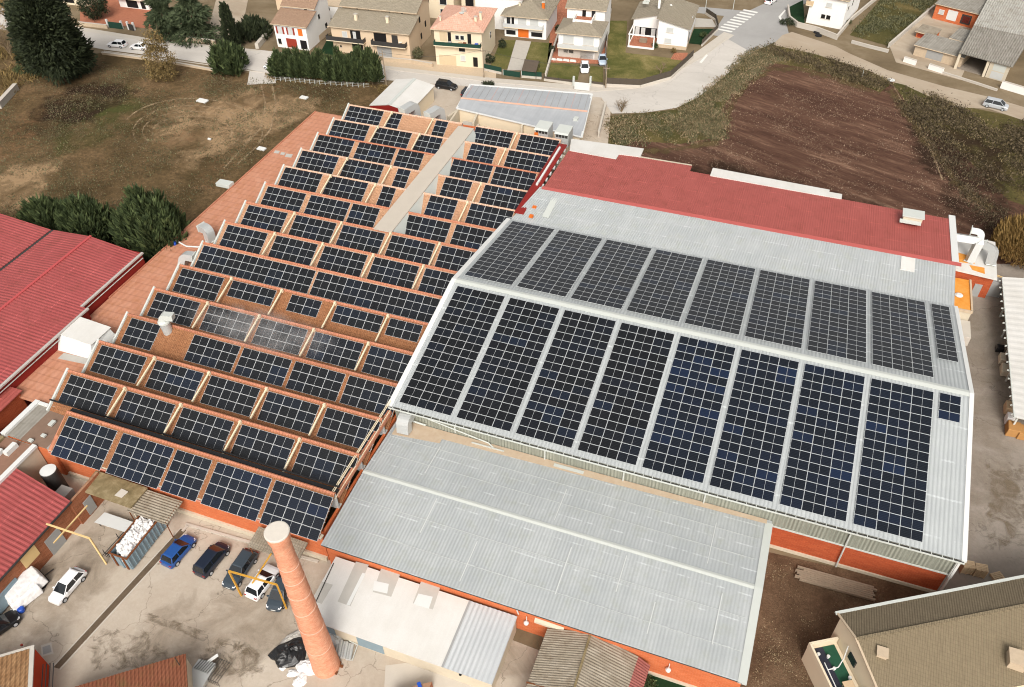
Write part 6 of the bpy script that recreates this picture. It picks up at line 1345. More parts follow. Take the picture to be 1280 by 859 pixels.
# ================================================================== HOUSES
def wall_obj(name, face, w_, d_, x, z, ww, hh, mat, parent, depth=.08, proud=.03):
    """a box lying on one face of a block, in the block's local frame"""
    m = MB()
    if face == 'f': m.box(x, -proud, z, x+ww, depth, z+hh)
    elif face == 'r': m.box(w_-depth, x, z, w_+proud, x+ww, z+hh)
    elif face == 'l': m.box(-proud, x, z, depth, x+ww, z+hh)
    return m
def xf(mb, off):
    mb.v = [(a+off[0], b+off[1], c+off[2]) for a, b, c in mb.v]; return mb
def block(t, off, w_, d_, h, roof, rise, oh, wmat, rmat, wins=(), base=None):
    """one rectangular volume with its roof; wins: (face, x, z, w, h, kind)"""
    m = MB(); m.box(0,0,0,w_,d_,h)
    if roof == 'gy': m.poly([(0,-.0,h),(w_,-.0,h),(w_/2,0,h+rise)]); m.poly([(w_,d_,h),(0,d_,h),(w_/2,d_,h+rise)])
    if roof == 'gx': m.poly([(w_,0,h),(w_,d_,h),(w_,d_/2,h+rise)]); m.poly([(0,d_,h),(0,0,h),(0,d_/2,h+rise)])
    if roof == 'shed': m.poly([(w_,0,h),(w_,d_,h),(w_,d_,h+rise)]); m.poly([(0,d_,h),(0,0,h),(0,d_,h+rise)]); m.poly([(0,d_,h),(0,d_,h+rise),(w_,d_,h+rise),(w_,d_,h)])
    if roof == 'sx': m.poly([(0,0,h),(w_,0,h),(w_,0,h+rise)]); m.poly([(w_,d_,h),(0,d_,h),(w_,d_,h+rise)]); m.poly([(w_,0,h),(w_,d_,h),(w_,d_,h+rise),(w_,0,h+rise)])
    if roof == 'sxr': m.poly([(0,0,h),(w_,0,h),(0,0,h+rise)]); m.poly([(w_,d_,h),(0,d_,h),(0,d_,h+rise)]); m.poly([(0,0,h),(0,0,h+rise),(0,d_,h+rise),(0,d_,h)])
    xf(m, off).build('wall', M[wmat], t, local=True)
    if base: xf(MB().box(-.04,-.04,0,w_+.04,d_+.02,base[0]), off).build('plinth', M[base[1]], t, local=True)
    m = MB(); T = .14; z0, z1 = h+.15, h+.15+rise; k = oh*rise/max(d_/2,.1)
    if roof == 'gx': m.slab([(-oh,-oh,z0-k),(w_+oh,-oh,z0-k),(w_+oh,d_/2,z1),(-oh,d_/2,z1)],T); m.slab([(-oh,d_/2,z1),(w_+oh,d_/2,z1),(w_+oh,d_+oh,z0-k),(-oh,d_+oh,z0-k)],T)
    elif roof == 'gy':
        k = oh*rise/(w_/2); m.slab([(-oh,-oh,z0-k),(w_/2,-oh,z1),(w_/2,d_+oh,z1),(-oh,d_+oh,z0-k)],T); m.slab([(w_/2,-oh,z1),(w_+oh,-oh,z0-k),(w_+oh,d_+oh,z0-k),(w_/2,d_+oh,z1)],T)
    elif roof == 'shed': m.slab([(-oh,-oh,z0-oh*rise/d_),(w_+oh,-oh,z0-oh*rise/d_),(w_+oh,d_+.02,z1),(-oh,d_+.02,z1)],T)
    elif roof == 'sx': m.slab([(-oh,-oh,z0-oh*rise/w_),(w_+oh,-oh,z1),(w_+oh,d_+oh,z1),(-oh,d_+oh,z0-oh*rise/w_)],T)
    elif roof == 'sxr': m.slab([(-oh,-oh,z1),(w_+oh,-oh,z0-oh*rise/w_),(w_+oh,d_+oh,z0-oh*rise/w_),(-oh,d_+oh,z1)],T)
    elif roof == 'hip':
        a = min(w_,d_)/2; A, B_, C_, D_ = (-oh,-oh,z0),(w_+oh,-oh,z0),(w_+oh,d_+oh,z0),(-oh,d_+oh,z0)
        if w_ >= d_: E_, G_ = (a,d_/2,z1),(w_-a,d_/2,z1); fs = [(A,B_,G_,E_),(B_,C_,G_),(C_,D_,E_,G_),(D_,A,E_)]
        else: E_, G_ = (w_/2,a,z1),(w_/2,d_-a,z1); fs = [(A,B_,E_),(B_,C_,G_,E_),(C_,D_,G_),(D_,A,E_,G_)]
        for f in fs: m.poly(f)
        m.box(-oh,-oh,z0-T,w_+oh,d_+oh,z0-.002)
    elif roof == 'flat': m.box(-oh,-oh,h,w_+oh,d_+oh,h+.25)
    xf(m, off).build('roof', M[rmat], t, local=True)
    if roof in ('gx','shed','hip'): xf(MB().tube((-oh,-oh-.07,h+.02-(oh*rise/max(d_/2,.1) if roof == 'gx' else 0)),(w_+oh,-oh-.07,h+.02-(oh*rise/max(d_/2,.1) if roof == 'gx' else 0)),.09,n=6), off).build('gutter', M['stone'], t, local=True)
    for face, x, z, ww, hh, kind in wins:
        if face == 'f' and kind in ('win','pale','dark') and z > .6: xf(MB().box(x-.08,-.14,z-.08,x+ww+.08,.0,z-.002), off).build('sill', M['kerb'], t, local=True)
        if kind in ('win','pale'):
            f = xf(wall_obj('w', face, w_, d_, x, z, ww, hh, None, t, .05, .05), off).build('window', M['white_trim'], t, local=True)
            xf(wall_obj('w', face, w_, d_, x+.08, z+.08, ww-.16, hh-.16, None, t, .02, .07), off).build('pane', M['glass' if kind == 'win' else 'glass_pale'], f, local=True)
        elif kind in ('shut','shut_closed'):
            f = xf(wall_obj('w', face, w_, d_, x, z, ww, hh, None, t, .05, .05), off).build('window', M['glass_pale'] if kind == 'shut' else M['orange'], t, local=True)
            if kind == 'shut':
                for dx in (-.05, ww-.35): xf(wall_obj('w', face, w_, d_, x+dx, z, .4, hh, None, t, .02, .10), off).build('shutter', M['red'], f, local=True)
        else:
            nm = {'dark':'opening','garage':'garage_door','red_door':'garage_door','orange_door':'garage_door','door':'door','white_door':'garage_door','cream_door':'garage_door'}[kind]
            mt = {'dark':'dark','garage':'grey_paint','red_door':'red','orange_door':'orange','door':'steel_dark','white_door':'white_trim','cream_door':'tan_door'}[kind]
            xf(wall_obj('w', face, w_, d_, x, z, ww, hh, None, t, .05, .04), off).build(nm, M[mt], t, local=True)
def balcony(t, x, z, w_, dep, rail='steel_dark', y=0, hgt=.95):
    s_ = MB().box(x,y-dep,z-.18,x+w_,y,z).build('balcony', M['cream_wall'], t, local=True)
    m = MB(); m.box(x,y-dep,z,x+w_,y-dep+.05,z+hgt); m.box(x,y-dep+.05,z,x+.05,y,z+hgt); m.box(x+w_-.05,y-dep+.05,z,x+w_,y,z+hgt); m.build('railing', M[rail], s_, local=True)
def stack(t, x, y, z, h=1.0, s_=.3, mat='cream_wall'):
    c = MB().box(x-s_,y-s_,z-.8,x+s_,y+s_,z+h).build('chimney', M[mat], t, local=True)
    MB().box(x-s_-.08,y-s_-.08,z+h,x+s_+.08,y+s_+.08,z+h+.1).build('chimney_cap', M['stone_grey'], c, local=True)
def house(name, label, O, ang, cat='house'):
    return thing(name, label, cat, (O[0],O[1],0), R(ang))
# H1/H2 modern white house top left
t = house('white_house', 'white modern house with dark balcony openings at the top left', (-165.5,162.0), 3)
block(t, (0,0,0), 8.5, 12, 5.4, 'flat', 0, .1, 'white_wall', 'stone_grey', [('f',.4,2.9,7.6,1.6,'dark'),('f',2.2,.2,3.2,2.0,'dark'),('f',6.4,.2,1.2,1.9,'dark')])
balcony(t, -.2, 2.7, 8.0, 1.1, 'white_trim')
block(t, (-16,-2,0), 8, 9, 3.0, 'flat', 0, .2, 'cream_wall', 'white_roof', [('f',1,.5,3,1.5,'dark')])
t = thing('street_gate', 'dark metal gate between white pillars before the modern white house', 'gate', tuple(W(155,36,0)))
for px in (136,153.5,161.5,168.5):
    p = W(px,34+(px-136)*.12); MB().box(p.x-.2,p.y-.2,0,p.x+.2,p.y+.2,1.9).build('pillar', M['white_trim'], t)
a, b = W(137,35), W(154,37); MB().beam(a+Vector((0,0,.8)), b+Vector((0,0,.8)), .06, 1.5).build('gate_leaf', M['green_net'], t)
a, b = W(162,38), W(168,39); MB().beam(a+Vector((0,0,.8)), b+Vector((0,0,.8)), .06, 1.5).build('gate_leaf', M['steel_dark'], t)
# house behind the cedars
t = house('cream_house', 'cream and white house behind the cypress with a white side wall', (-126.5,172.5), 4)
block(t, (0,0,0), 8, 9, 4.6, 'gx', 1.4, .4, 'beige_wall', 'house_roof_b', [('f',2,.1,2.6,2.2,'dark'),('f',5.2,2.9,1.6,1.2,'win')])
block(t, (9,-2,0), 9, 8, 3.0, 'flat', 0, .1, 'white_wall', 'stone', [('f',4,2.0,2.5,.7,'dark')])
# red shutter house
t = house('red_shutter_house', 'white house with red shutters and a brown stepped roof', (-114.6,153.6), 3)
block(t, (0,0,0), 8.0, 5.0, 5.4, 'shed', 1.5, .5, 'white_wall', 'house_roof_b', [('f',.5,3.2,1.9,1.6,'shut'),('f',3.1,3.2,1.9,1.6,'shut'),('f',5.9,3.2,1.1,1.6,'shut_closed'),('f',2.5,.2,2.6,2.1,'red_door'),('f',6.0,.2,1.6,2.0,'dark'),('f',.4,.8,.8,1.2,'dark')])
block(t, (0,5.02,0), 8.0, 6.5, 7.6, 'gx', 1.7, .3, 'white_wall', 'house_roof_b', [('r',1,4.6,.9,1.2,'win'),('r',3.6,1.6,1.0,1.1,'dark'),('f',5.5,7.0,.7,.4,'dark')], base=(1.4,'stone'))
t = thing('ramp_wall', 'white sloping wall left of the red-shuttered house', 'wall', tuple(W(330,50,0)))
MB().beam(W(321,58,.6), W(338,38,.6), .8, 1.2).build('wall_body', M['kerb'], t)
# beige duplex
t = house('beige_duplex', 'beige semi-detached house with two dark balconies and a grey stepped roof', (-101.0,155.4), 4)
block(t, (0,0,0), 18.4, 6.0, 5.8, 'shed', 1.6, .5, 'beige_wall', 'house_roof', [('f',4.6,3.3,2.4,2.0,'dark'),('f',5.2,3.35,.7,1.7,'pale'),('f',10.2,3.3,2.9,2.0,'dark'),('f',14.4,3.3,1.4,1.9,'door'),('f',4.6,.1,2.6,2.2,'dark'),('f',10.6,.1,3.4,2.4,'garage'),('f',1.6,1.2,.4,.4,'dark'),('f',2.6,3.6,1.2,1.3,'pale')])
block(t, (.4,6.02,0), 17.6, 8.0, 8.2, 'gx', 1.5, .5, 'beige_wall', 'house_roof', [('r',1.4,5.2,.8,1.2,'dark'),('r',4.6,3.0,.8,1.3,'dark'),('r',1.6,1.4,.8,1.3,'dark'),('f',3.5,7.5,.35,.3,'dark'),('f',6.2,7.5,.35,.3,'dark'),('f',11.2,7.5,.35,.3,'dark'),('f',14.2,7.5,.35,.3,'dark')])
balcony(t, -.9, 3.1, 9.0, 1.3); balcony(t, 9.9, 3.1, 8.0, 1.3)
stack(t, 5.2, 2.6, 7.0, .9); stack(t, 12.6, 2.8, 7.0, .9)
xf(MB().lathe([(.05,0),(.4,.1),(.42,.14)],14), (16.4,-.15,3.7)).build('satellite_dish', M['white_trim'], t, local=True)
# houses behind
t = house('cream_block', 'cream house with dark windows behind the beige duplex', (-94,179), 4)
block(t, (0,0,0), 12, 8, 6.2, 'gx', 1.4, .4, 'cream_wall', 'house_roof', [('f',1.0,3.6,1.8,1.4,'dark'),('f',4.0,3.6,1.8,1.4,'dark'),('f',8.5,3.4,1.8,1.6,'win'),('f',8.5,.8,1.8,1.6,'win')])
t = house('cream_annex_house', 'narrow cream house seen between the duplex and the orange-tiled roof', (-80.5,181), 5)
block(t, (0,0,0), 8, 9, 5.6, 'gx', 1.3, .3, 'cream_wall', 'house_roof', [('f',1.0,3.0,2.0,1.8,'dark'),('f',1.2,.4,1.6,1.6,'dark'),('f',4.5,3.1,1.4,1.5,'win')])
t = house('white_rear_house', 'tall white house behind the orange-tiled roof', (-75.5,177.5), 6)
block(t, (0,0,0), 11, 12, 7.6, 'gx', 1.5, .4, 'white_wall', 'house_roof_o', [('r',1.5,3.4,1.6,1.2,'dark'),('r',6,5.0,1.2,1.2,'win')])
# orange roof house
t = house('orange_roof_house', 'cream house with pale orange hipped roof and a long cluttered balcony', (-76.3,156.3), 8)
block(t, (0,0,0), 10.4, 12.0, 8.0, 'hip', 2.2, .6, 'cream_wall', 'house_roof_o', [('f',1.2,5.4,1.6,2.0,'cream_door'),('f',3.0,5.3,.7,2.1,'dark'),('f',4.6,5.9,.9,1.0,'win'),('f',5.7,5.9,.9,1.0,'win'),('f',7.3,5.2,.8,2.1,'dark'),('f',5.3,3.4,1.3,.9,'dark'),('f',.7,.1,3.8,2.2,'cream_door'),('f',5.5,1.3,1.1,1.2,'pale'),('f',8.3,.2,1.0,2.1,'dark'),('r',7,3.5,1.2,1.4,'win')])
balcony(t, .1, 4.9, 10.2, 1.3, 'green_net', hgt=.8)
for k, (x, mt) in enumerate(((3.2,'grey_paint'),(5.4,'wood'),(6.4,'rust'),(9.0,'blue'))): MB().box(x,-.9,4.92,x+.7,-.3,5.6).build('balcony_clutter', M[mt], t, local=True)
stack(t, 8.6, 2.6, 8.9, 1.1, .25); stack(t, 9.3, 4.2, 9.0, 1.3, .25); stack(t, .9, 2.4, 8.8, .8, .15)
c = MB(); c.tube((5.6,4.4,9.7),(5.6,4.4,11.2),.05,n=6)
for k in range(5): c.beam((5.0,4.4,10.2+k*.2),(6.2,4.4,10.2+k*.2),.05)
c.build('aerial', M['cap'], t, local=True); xf(MB().lathe([(.05,0),(.55,.12),(.57,.18)],14), (5.2,4.0,9.9)).build('satellite_dish', M['cap'], t, local=True)
# house with orange door
t = house('orange_door_house', 'white house with grey hipped roof, balcony rail and an orange door', (-67.4,174.9), 5)
block(t, (0,0,0), 9.8, 11, 4.9, 'hip', 2.0, .7, 'white_wall', 'house_roof', [('f',3.2,.1,2.5,1.9,'orange_door'),('f',.4,.5,2.2,1.0,'dark'),('f',6.3,.5,2.6,1.0,'dark'),('f',.5,2.9,1.0,1.6,'win'),('f',3.2,3.0,2.0,1.6,'pale'),('f',6.0,3.0,2.0,1.6,'pale'),('f',1.7,2.8,.6,1.7,'dark')])
balcony(t, 0, 2.6, 9.2, 1.1, 'alu', hgt=.8); stack(t, 3.0, 2.6, 5.9, 1.0, .18); stack(t, 8.3, 3.4, 6.0, 1.1, .3, 'orange')
xf(MB().lathe([(.1,0),(.35,.2),(.3,.55),(.1,.7)],12), (5.0,5.2,7.0)).build('roof_cowl', M['white_trim'], t, local=True)
# two level white house with terrace
t = house('terrace_house', 'white two-level house with glass balcony, roof terrace and grey hipped roof', (-52.4,168.4), 5)
block(t, (0,0,0), 9.0, 7.0, 5.4, 'hip', 1.4, .6, 'white_wall', 'house_roof', [('f',1.0,3.1,2.4,1.8,'pale'),('f',5.4,3.1,2.4,1.8,'pale'),('f',1.2,1.0,1.0,.7,'dark'),('f',2.4,1.0,1.0,.7,'dark'),('f',4.9,.1,3.2,2.1,'white_door')], base=(2.2,'stone_grey'))
block(t, (.3,7.02,0), 8.4, 8, 8.2, 'gx', 1.5, .4, 'white_wall', 'house_roof', [('f',3.4,6.2,.8,1.8,'dark'),('f',5.4,6.2,1.0,1.8,'win')])
balcony(t, 0, 2.5, 9.0, 1.1, 'glass_pale', hgt=.8)
m = MB(); m.box(2.4,3.0,6.3,6.6,3.2,7.2); m.box(2.4,3.2,6.0,2.6,7.0,7.2); m.box(6.4,3.2,6.0,6.6,7.0,7.2); m.build('terrace_parapet', M['white_wall'], t, local=True)
MB().box(2.6,3.2,5.8,6.4,7.0,6.4).build('terrace_floor', M['paving'], t, local=True)
# gable house with porch
t = house('gable_house', 'white gabled house with terracotta porch beside the bending road', (-33.0,179.6), 3)
block(t, (0,0,0), 6.6, 13, 4.9, 'sxr', 1.6, .5, 'white_wall', 'house_roof', [('f',1.8,3.6,1.6,1.1,'pale'),('f',1.6,1.2,1.6,1.1,'pale'),('r',2.0,1.0,1.0,2.0,'dark'),('r',5.5,4.0,1.0,1.2,'win')], base=(.8,'stone'))
block(t, (-6.2,4.0,0), 6.1, 9.5, 4.3, 'sx', 1.7, .5, 'white_wall', 'house_roof', [('f',.4,.2,5.0,2.3,'dark'),('f',.6,.3,.9,2.1,'pale'),('f',1.9,.3,.9,2.1,'pale'),('f',4.2,.3,.9,2.1,'pale')])
p = MB().box(-6.2,-1.6,0,-.3,3.98,.35).build('porch', M['white_wall'], t, local=True); MB().box(-6.0,-1.4,.35,-.4,3.96,.39).build('porch_floor', M['paving'], p, local=True)
for x in (-6.1,-.6): MB().box(x,-1.5,.35,x+.25,-1.25,2.8).build('porch_post', M['white_wall'], t, local=True)
m = MB(); m.box(-6.2,-1.6,2.8,-6.0,4,3.05); m.box(-6.0,-1.6,2.8,-.3,-1.4,3.05); m.build('porch_beam', M['white_wall'], t, local=True)
MB().box(-4.0,.6,.4,-2.4,1.6,1.1).build('porch_table', M['wood_grey'], t, local=True)
stack(t, -1.2, 7.0, 6.7, 1.2, .25, 'white_wall'); xf(MB().lathe([(.1,0),(.4,.2),(.3,.6),(.1,.75)],12), (1.2,8.5,5.7)).build('roof_cowl', M['white_trim'], t, local=True)
for k in range(2): MB().box(-5.2,8.4+k*1.3,6.0,-3.8,8.8+k*1.3,6.45).build('roof_window', M['cap'], t, local=True)
# white house top right
t = house('corner_house', 'white house at the top edge behind a dark hedge and low wall', (-3.0,203.4), -12)
block(t, (0,0,0), 8.2, 14, 6.6, 'gx', 1.5, .4, 'white_wall', 'house_roof', [('f',3.6,4.4,1.4,1.0,'pale'),('f',3.1,1.7,.9,.9,'dark'),('f',4.3,1.7,.9,.9,'dark'),('r',1.5,3.6,.9,1.2,'win'),('r',5,3.6,1.0,1.4,'win')])
balcony(t, -.8, 4.2, 1.6, .5, 'wood')
# farm sheds
t = house('brick_outhouse', 'orange brick outhouse with grey ribbed roof and bricked-up openings', (24.5,214.7), -22, 'outhouse')
block(t, (0,0,0), 11.5, 14, 3.4, 'shed', .5, .3, 'brick', 'old_fibre_x', [('f',3.0,.6,2.2,2.2,'white_door'),('f',1.0,1.4,1.2,1.0,'pale'),('f',6.2,.5,2.2,2.1,'door'),('f',6.5,.8,1.6,1.5,'red_door')])
t = house('grey_outbuilding', 'low farm outbuilding with worn grey sheet roof by the dirt track', (20.6,192.6), -21, 'outbuilding')
block(t, (0,0,0), 10.0, 6.0, 2.2, 'shed', .5, .3, 'stone', 'old_fibre_x', [('f',2.6,.2,3.4,1.7,'garage')])
t = house('brick_hutch', 'tiny brick hutch with dark sheet roof inside the farm yard', (21.0,202.5), -22, 'hut'); block(t, (0,0,0), 3.8, 3.4, 1.3, 'shed', .4, .3, 'brick', 'old_fibre', [('f',.3,.3,3.0,.6,'red_door')])
t = house('sheet_roof_lean_to', 'small grey sheet lean-to between the farm outbuilding and the brick outhouse', (27.6,199.0), -22, 'shed'); block(t, (0,0,0), 3.0, 5.5, 2.0, 'shed', .4, .2, 'stone_grey', 'old_fibre_x')
t = thing('grey_barn', 'big open barn with patchy grey corrugated roof at the top right edge', 'barn', (36, 196, 0))
P1, P2, P3, P4 = W(1199,66,3.6), W(1266,84,3.6), W(1330,-20,4.8), W(1250,-30,4.8)
PM1, PM2 = P1.lerp(P4,.32), P2.lerp(P3,.32)
MB().corr(P1,P2,PM2,PM1,.45,.06).build('front_roof', M['old_fibre_x'], t); MB().corr(PM1+Vector((0,0,.12)),PM2+Vector((0,0,.12)),P3,P4,.45,.05).build('rear_roof', sheet('pale_fibre_cement', S(204,202,194), S(184,180,170), 'X', .5, .2, stains=S(150,144,130), rough=.9, spec=.1, scale=.6, streak=.6), t)
g = (P2-P1).normalized(); bk = (P4-P1).normalized(); bk.z = 0
for f in (.02, .56): 
    q = P1+(P2-P1)*f+bk*.6; MB().box(q.x-.25,q.y-.25,0,q.x+.25,q.y+.25,3.5).build('post', M['dirty_cream'], t)
q0, q1 = P1+(P2-P1)*.6+bk*.5, P2+bk*.5-(P2-P1)*.04
MB().hexa([(q0.x,q0.y,0),(q1.x,q1.y,0),(q1.x+bk.x*12,q1.y+bk.y*12,0),(q0.x+bk.x*12,q0.y+bk.y*12,0),(q0.x,q0.y,3.45),(q1.x,q1.y,3.45),(q1.x+bk.x*12,q1.y+bk.y*12,3.45),(q0.x+bk.x*12,q0.y+bk.y*12,3.45)]).build('office_wall', M['dirty_cream'], t)
u = (q1-q0).normalized(); a = q0+u*.8; b = q0+u*3.2; nn = Vector((u.y,-u.x,0))
MB().hexa([tuple((a+nn*.05).to_2d())+(1.8,),tuple((b+nn*.05).to_2d())+(1.8,),tuple((b-nn*.05).to_2d())+(1.8,),tuple((a-nn*.05).to_2d())+(1.8,),tuple((a+nn*.05).to_2d())+(3.2,),tuple((b+nn*.05).to_2d())+(3.2,),tuple((b-nn*.05).to_2d())+(3.2,),tuple((a-nn*.05).to_2d())+(3.2,)]).build('blind_window', M['cap'], t)
MB().hexa([tuple((a+nn*.05).to_2d())+(.2,),tuple((b+nn*.05).to_2d())+(.2,),tuple((b-nn*.05).to_2d())+(.2,),tuple((a-nn*.05).to_2d())+(.2,),tuple((a+nn*.05).to_2d())+(1.6,),tuple((b+nn*.05).to_2d())+(1.6,),tuple((b-nn*.05).to_2d())+(1.6,),tuple((a-nn*.05).to_2d())+(1.6,)]).build('low_door', M['glass_pale'], t)
q2, q3 = P1+bk*9, P1+(P2-P1)*.6+bk*9; MB().beam(Vector((q2.x,q2.y,1.7)), Vector((q3.x,q3.y,1.7)), .2, 3.4).build('rear_wall', M['stone_grey'], t)
MB().prism([P1+bk*.8, P1+(P2-P1)*.6+bk*.8, P1+(P2-P1)*.6+bk*9, P1+bk*9],0,.1).build('floor', M['concrete_right'], t)
# cream shed and blue-grey shed behind the factory
t = thing('cream_shed', 'cream gabled shed with dark red gable end behind the sawtooth roof', 'shed', (-73, 136, 0))
sx0, sx1, sy0, sy1 = -78.0, -69.9, 129.3, 141.0; xm = (sx0+sx1)/2
m = MB(); m.slab([(sx0-.3,sy0,3.3),(xm,sy0,4.1),(xm,sy1,4.1),(sx0-.3,sy1,3.3)],.1); m.build('roof_slope', M['white_roof'], t)
m = MB(); m.slab([(xm,sy0,4.1),(sx1+.3,sy0,3.3),(sx1+.3,sy1,3.3),(xm,sy1,4.1)],.1); m.build('roof_slope', M['white_roof'], t)
m = MB(); m.box(sx0,sy0+.2,0,sx1,sy1-.2,3.15); m.build('wall', M['cream_wall'], t)
m = MB(); m.slab([(sx0-.2,sy0+.1,3.15),(sx1+.2,sy0+.1,3.15),(sx1+.2,sy0+.18,3.15),(sx0-.2,sy0+.18,3.15)],1.5); m.poly([(sx0,sy0+.1,3.12),(sx1,sy0+.1,3.12),(xm,sy0+.1,3.95)]); m.build('gable', M['red_dark'], t)
m = MB(); m.slab([(xm-.35,sy0,4.13),(xm+.35,sy0,4.13),(xm+.35,sy1,4.13),(xm-.35,sy1,4.13)],.05); m.build('ridge_cap', M['cap'], t)
t = thing('blue_grey_shed', 'long low shed with blue-grey sheet roof and an orange ridge band behind the factory', 'shed', (-48, 137, 0))
Z = 4.0; A, B_, C_, D_ = W(588,106,Z), W(740,118,Z), W(727,172,Z), W(571,136,Z)
r0, r1 = D_.lerp(A,.32)+Vector((0,0,.55)), C_.lerp(B_,.52)+Vector((0,0,.55))
bgm = sheet('blue_grey_sheets', S(194,197,200), S(180,184,188), 'X', 1.9, .1, rough=.5, streak=.3); 
m = MB(); m.slab([tuple(D_),tuple(C_),tuple(r1),tuple(r0)],.1); m.build('near_slope', bgm, t)
m = MB(); m.slab([tuple(r0),tuple(r1),tuple(B_),tuple(A)],.1); m.build('far_slope', bgm, t)
for k in range(19):
    f = (k+.5)/19; m = MB(); p, q = r0.lerp(r1,f), A.lerp(B_,f); m.beam(p+Vector((0,0,.03)), q+Vector((0,0,.03)), .07, .04); m.build('standing_seam', M['asphalt'] if k%4 else plain('pinkish_seam', S(216,170,160), .7), t)
m = MB(); m.beam(r0+Vector((0,0,.05)), r1+Vector((0,0,.05)), .5, .06); m.build('ridge_band', plain('pale_orange_sealant', S(240,190,164), .7), t)
m = MB(); m.beam(A+Vector((0,0,.05)), B_+Vector((0,0,.05)), .35, .14); m.beam(D_+Vector((0,0,.05)), C_+Vector((0,0,.05)), .35, .14); m.beam(A+Vector((0,0,.05)), D_+Vector((0,0,.05)), .4, .16); m.beam(B_+Vector((0,0,.05)), C_+Vector((0,0,.05)), .4, .16); m.build('edge_trim', M['white_trim'], t)
m = MB(); ins = lambda p, f=.03: tuple((p+((A+C_)/2-p)*f).to_2d()); m.prism([ins(D_),ins(C_),ins(B_),ins(A)],0,3.85); m.build('wall', M['cream_wall'], t)
p = W(720,150,4.3); m = MB(); m.box(p.x-.4,p.y-.5,4.2,p.x+.4,p.y+.5,4.75); m.build('roof_hatch', M['cap'], t)
# courtyard between factory and blue-grey shed
t = thing('courtyard_walls', 'roofless brick courtyard walls between the walkway end and the blue-grey shed', 'walls', (-55, 126, 0))
for a, b, mt in (((563,160),(578,138),'dirty_cream'),((578,138),(600,142),'brick'),((600,142),(592,162),'dirty_cream'),((601,146),(655,158),'brick'),((655,158),(652,168),'dirty_cream'),((572,146),(560,154),'dirty_cream')):
    p, q = W(*a,2.6), W(*b,2.6); m = MB(); m.beam(p-Vector((0,0,.4)), q-Vector((0,0,.4)), .35, 3.6); m.build('wall', M[mt], t)
m = MB(); m.prism([W(567,158,4),W(579,140,4),W(599,144,4),W(590,162,4)],2.0,2.2); m.build('slab_roof', M['stone_grey'], t)
m = MB(); m.prism([W(598,162,4),W(604,148,4),W(652,160,4),W(650,170,4)],2.3,2.5); m.build('slab_roof', M['rust_edge'], t)
p = W(576,141,3); tag(MB().box(p.x-.5,p.y-.4,2.2,p.x+.4,p.y+.5,3.3).build('orange_tank', M['orange']), 'small orange tank at the far end of the covered walkway', 'tank')

# ================================================================== FENCES, WALLS, POLES
def fence(name, label, pts, h, mat, posts=2.5, post_mat='steel_dark', base=0, base_mat='kerb', th=.06, cat='fence'):
    P = [W(*p) for p in pts]; t = thing(name, label, cat, tuple((P[0]+P[-1])/2))
    for a, b in zip(P, P[1:]):
        if base: MB().beam(a+Vector((0,0,base/2)), b+Vector((0,0,base/2)), .25, base).build('base_wall', M[base_mat], t)
        MB().beam(a+Vector((0,0,base+(h-base)/2)), b+Vector((0,0,base+(h-base)/2)), th, h-base-.02).build('panel', M[mat], t)
        n = max(1, int((b-a).length/posts))
        for k in range(n):
            q = a.lerp(b, k/n); MB().box(q.x-.06,q.y-.06,base,q.x+.06,q.y+.06,h+.1).build('post', M[post_mat], t)
    return t
def wall(name, label, pts, h, mat, th=.3):
    P = [W(*p) for p in pts]; t = thing(name, label, 'wall', tuple((P[0]+P[-1])/2))
    for a, b in zip(P, P[1:]): MB().beam(a+Vector((0,0,h/2)), b+Vector((0,0,h/2)), th, h).build('masonry', M[mat], t); MB().beam(a+Vector((0,0,h+.04)), b+Vector((0,0,h+.04)), th+.08, .08).build('coping', M['kerb'], t)
    return t
fence('board_fence', 'dark board fence around the lawn of the white gabled house', [(757,108),(800,110),(838,99),(866,73)], 1.9, 'dark_fence', 1.3, 'dark_fence', .6)
fence('board_fence', 'dark board fence around the small dark lawn near the crossing', [(877,58),(897,38),(894,26),(882,18)], 1.5, 'dark_fence', 1.3, 'dark_fence', .5)
fence('garden_fence', 'dark fence between the terrace house and the lawn of the gabled house', [(758,108),(757,60),(764,12)], 1.4, 'dark_fence', 3, 'steel_dark', .3)
fence('net_fence', 'green-netted fence along the street before the orange-door house, left part', [(605,88),(627,93)], 1.5, 'green_net', 3, 'cap', .5)
fence('net_fence', 'green-netted fence along the street before the orange-door house, right part', [(652,97),(677,99)], 1.5, 'green_net', 3, 'cap', .5)
fence('garden_gate', 'grey-green gate between white pillars before the orange-door house', [(629,94),(650,97)], 1.2, 'green_net', 9, 'cap', 0, cat='gate')
fence('low_fence', 'low dark fence on a wall before the terrace house', [(680,101),(717,106)], 1.0, 'dark_fence', 3, 'steel_dark', .5)
fence('low_fence', 'short low fence right of the white sliding gate', [(738,107),(754,109)], 1.0, 'dark_fence', 3, 'steel_dark', .5)
t = thing('sliding_gate', 'white sliding gate before the parked white hatchback', 'gate', tuple(W(727,107,0)))
MB().beam(W(718,107,.95), W(737,109,.95), .08, 1.6).build('gate_leaf', M['white_trim'], t)
for px in (717,738): p = W(px,107); MB().box(p.x-.2,p.y-.2,0,p.x+.2,p.y+.2,2.0).build('pillar', M['cap'], t)
wall('garden_wall', 'pale wall between the orange-door house and the terrace house', [(682,98),(690,70),(700,40)], 1.0, 'kerb')
wall('street_wall', 'stone street wall below the drooping cedars', [(195,46),(240,52),(270,56)], 1.0, 'stone')
wall('street_wall', 'stone street wall left of the cedars before the modern white house', [(100,32),(135,36)], .9, 'stone')
wall('rubble_wall', 'stone garden wall before the beige duplex', [(480,76),(515,79),(541,84)], .8, 'stone')
wall('corner_wall', 'pale wall around the white house at the top right', [(984,12),(986,26),(996,34),(1020,40),(1046,50)], 1.1, 'kerb')
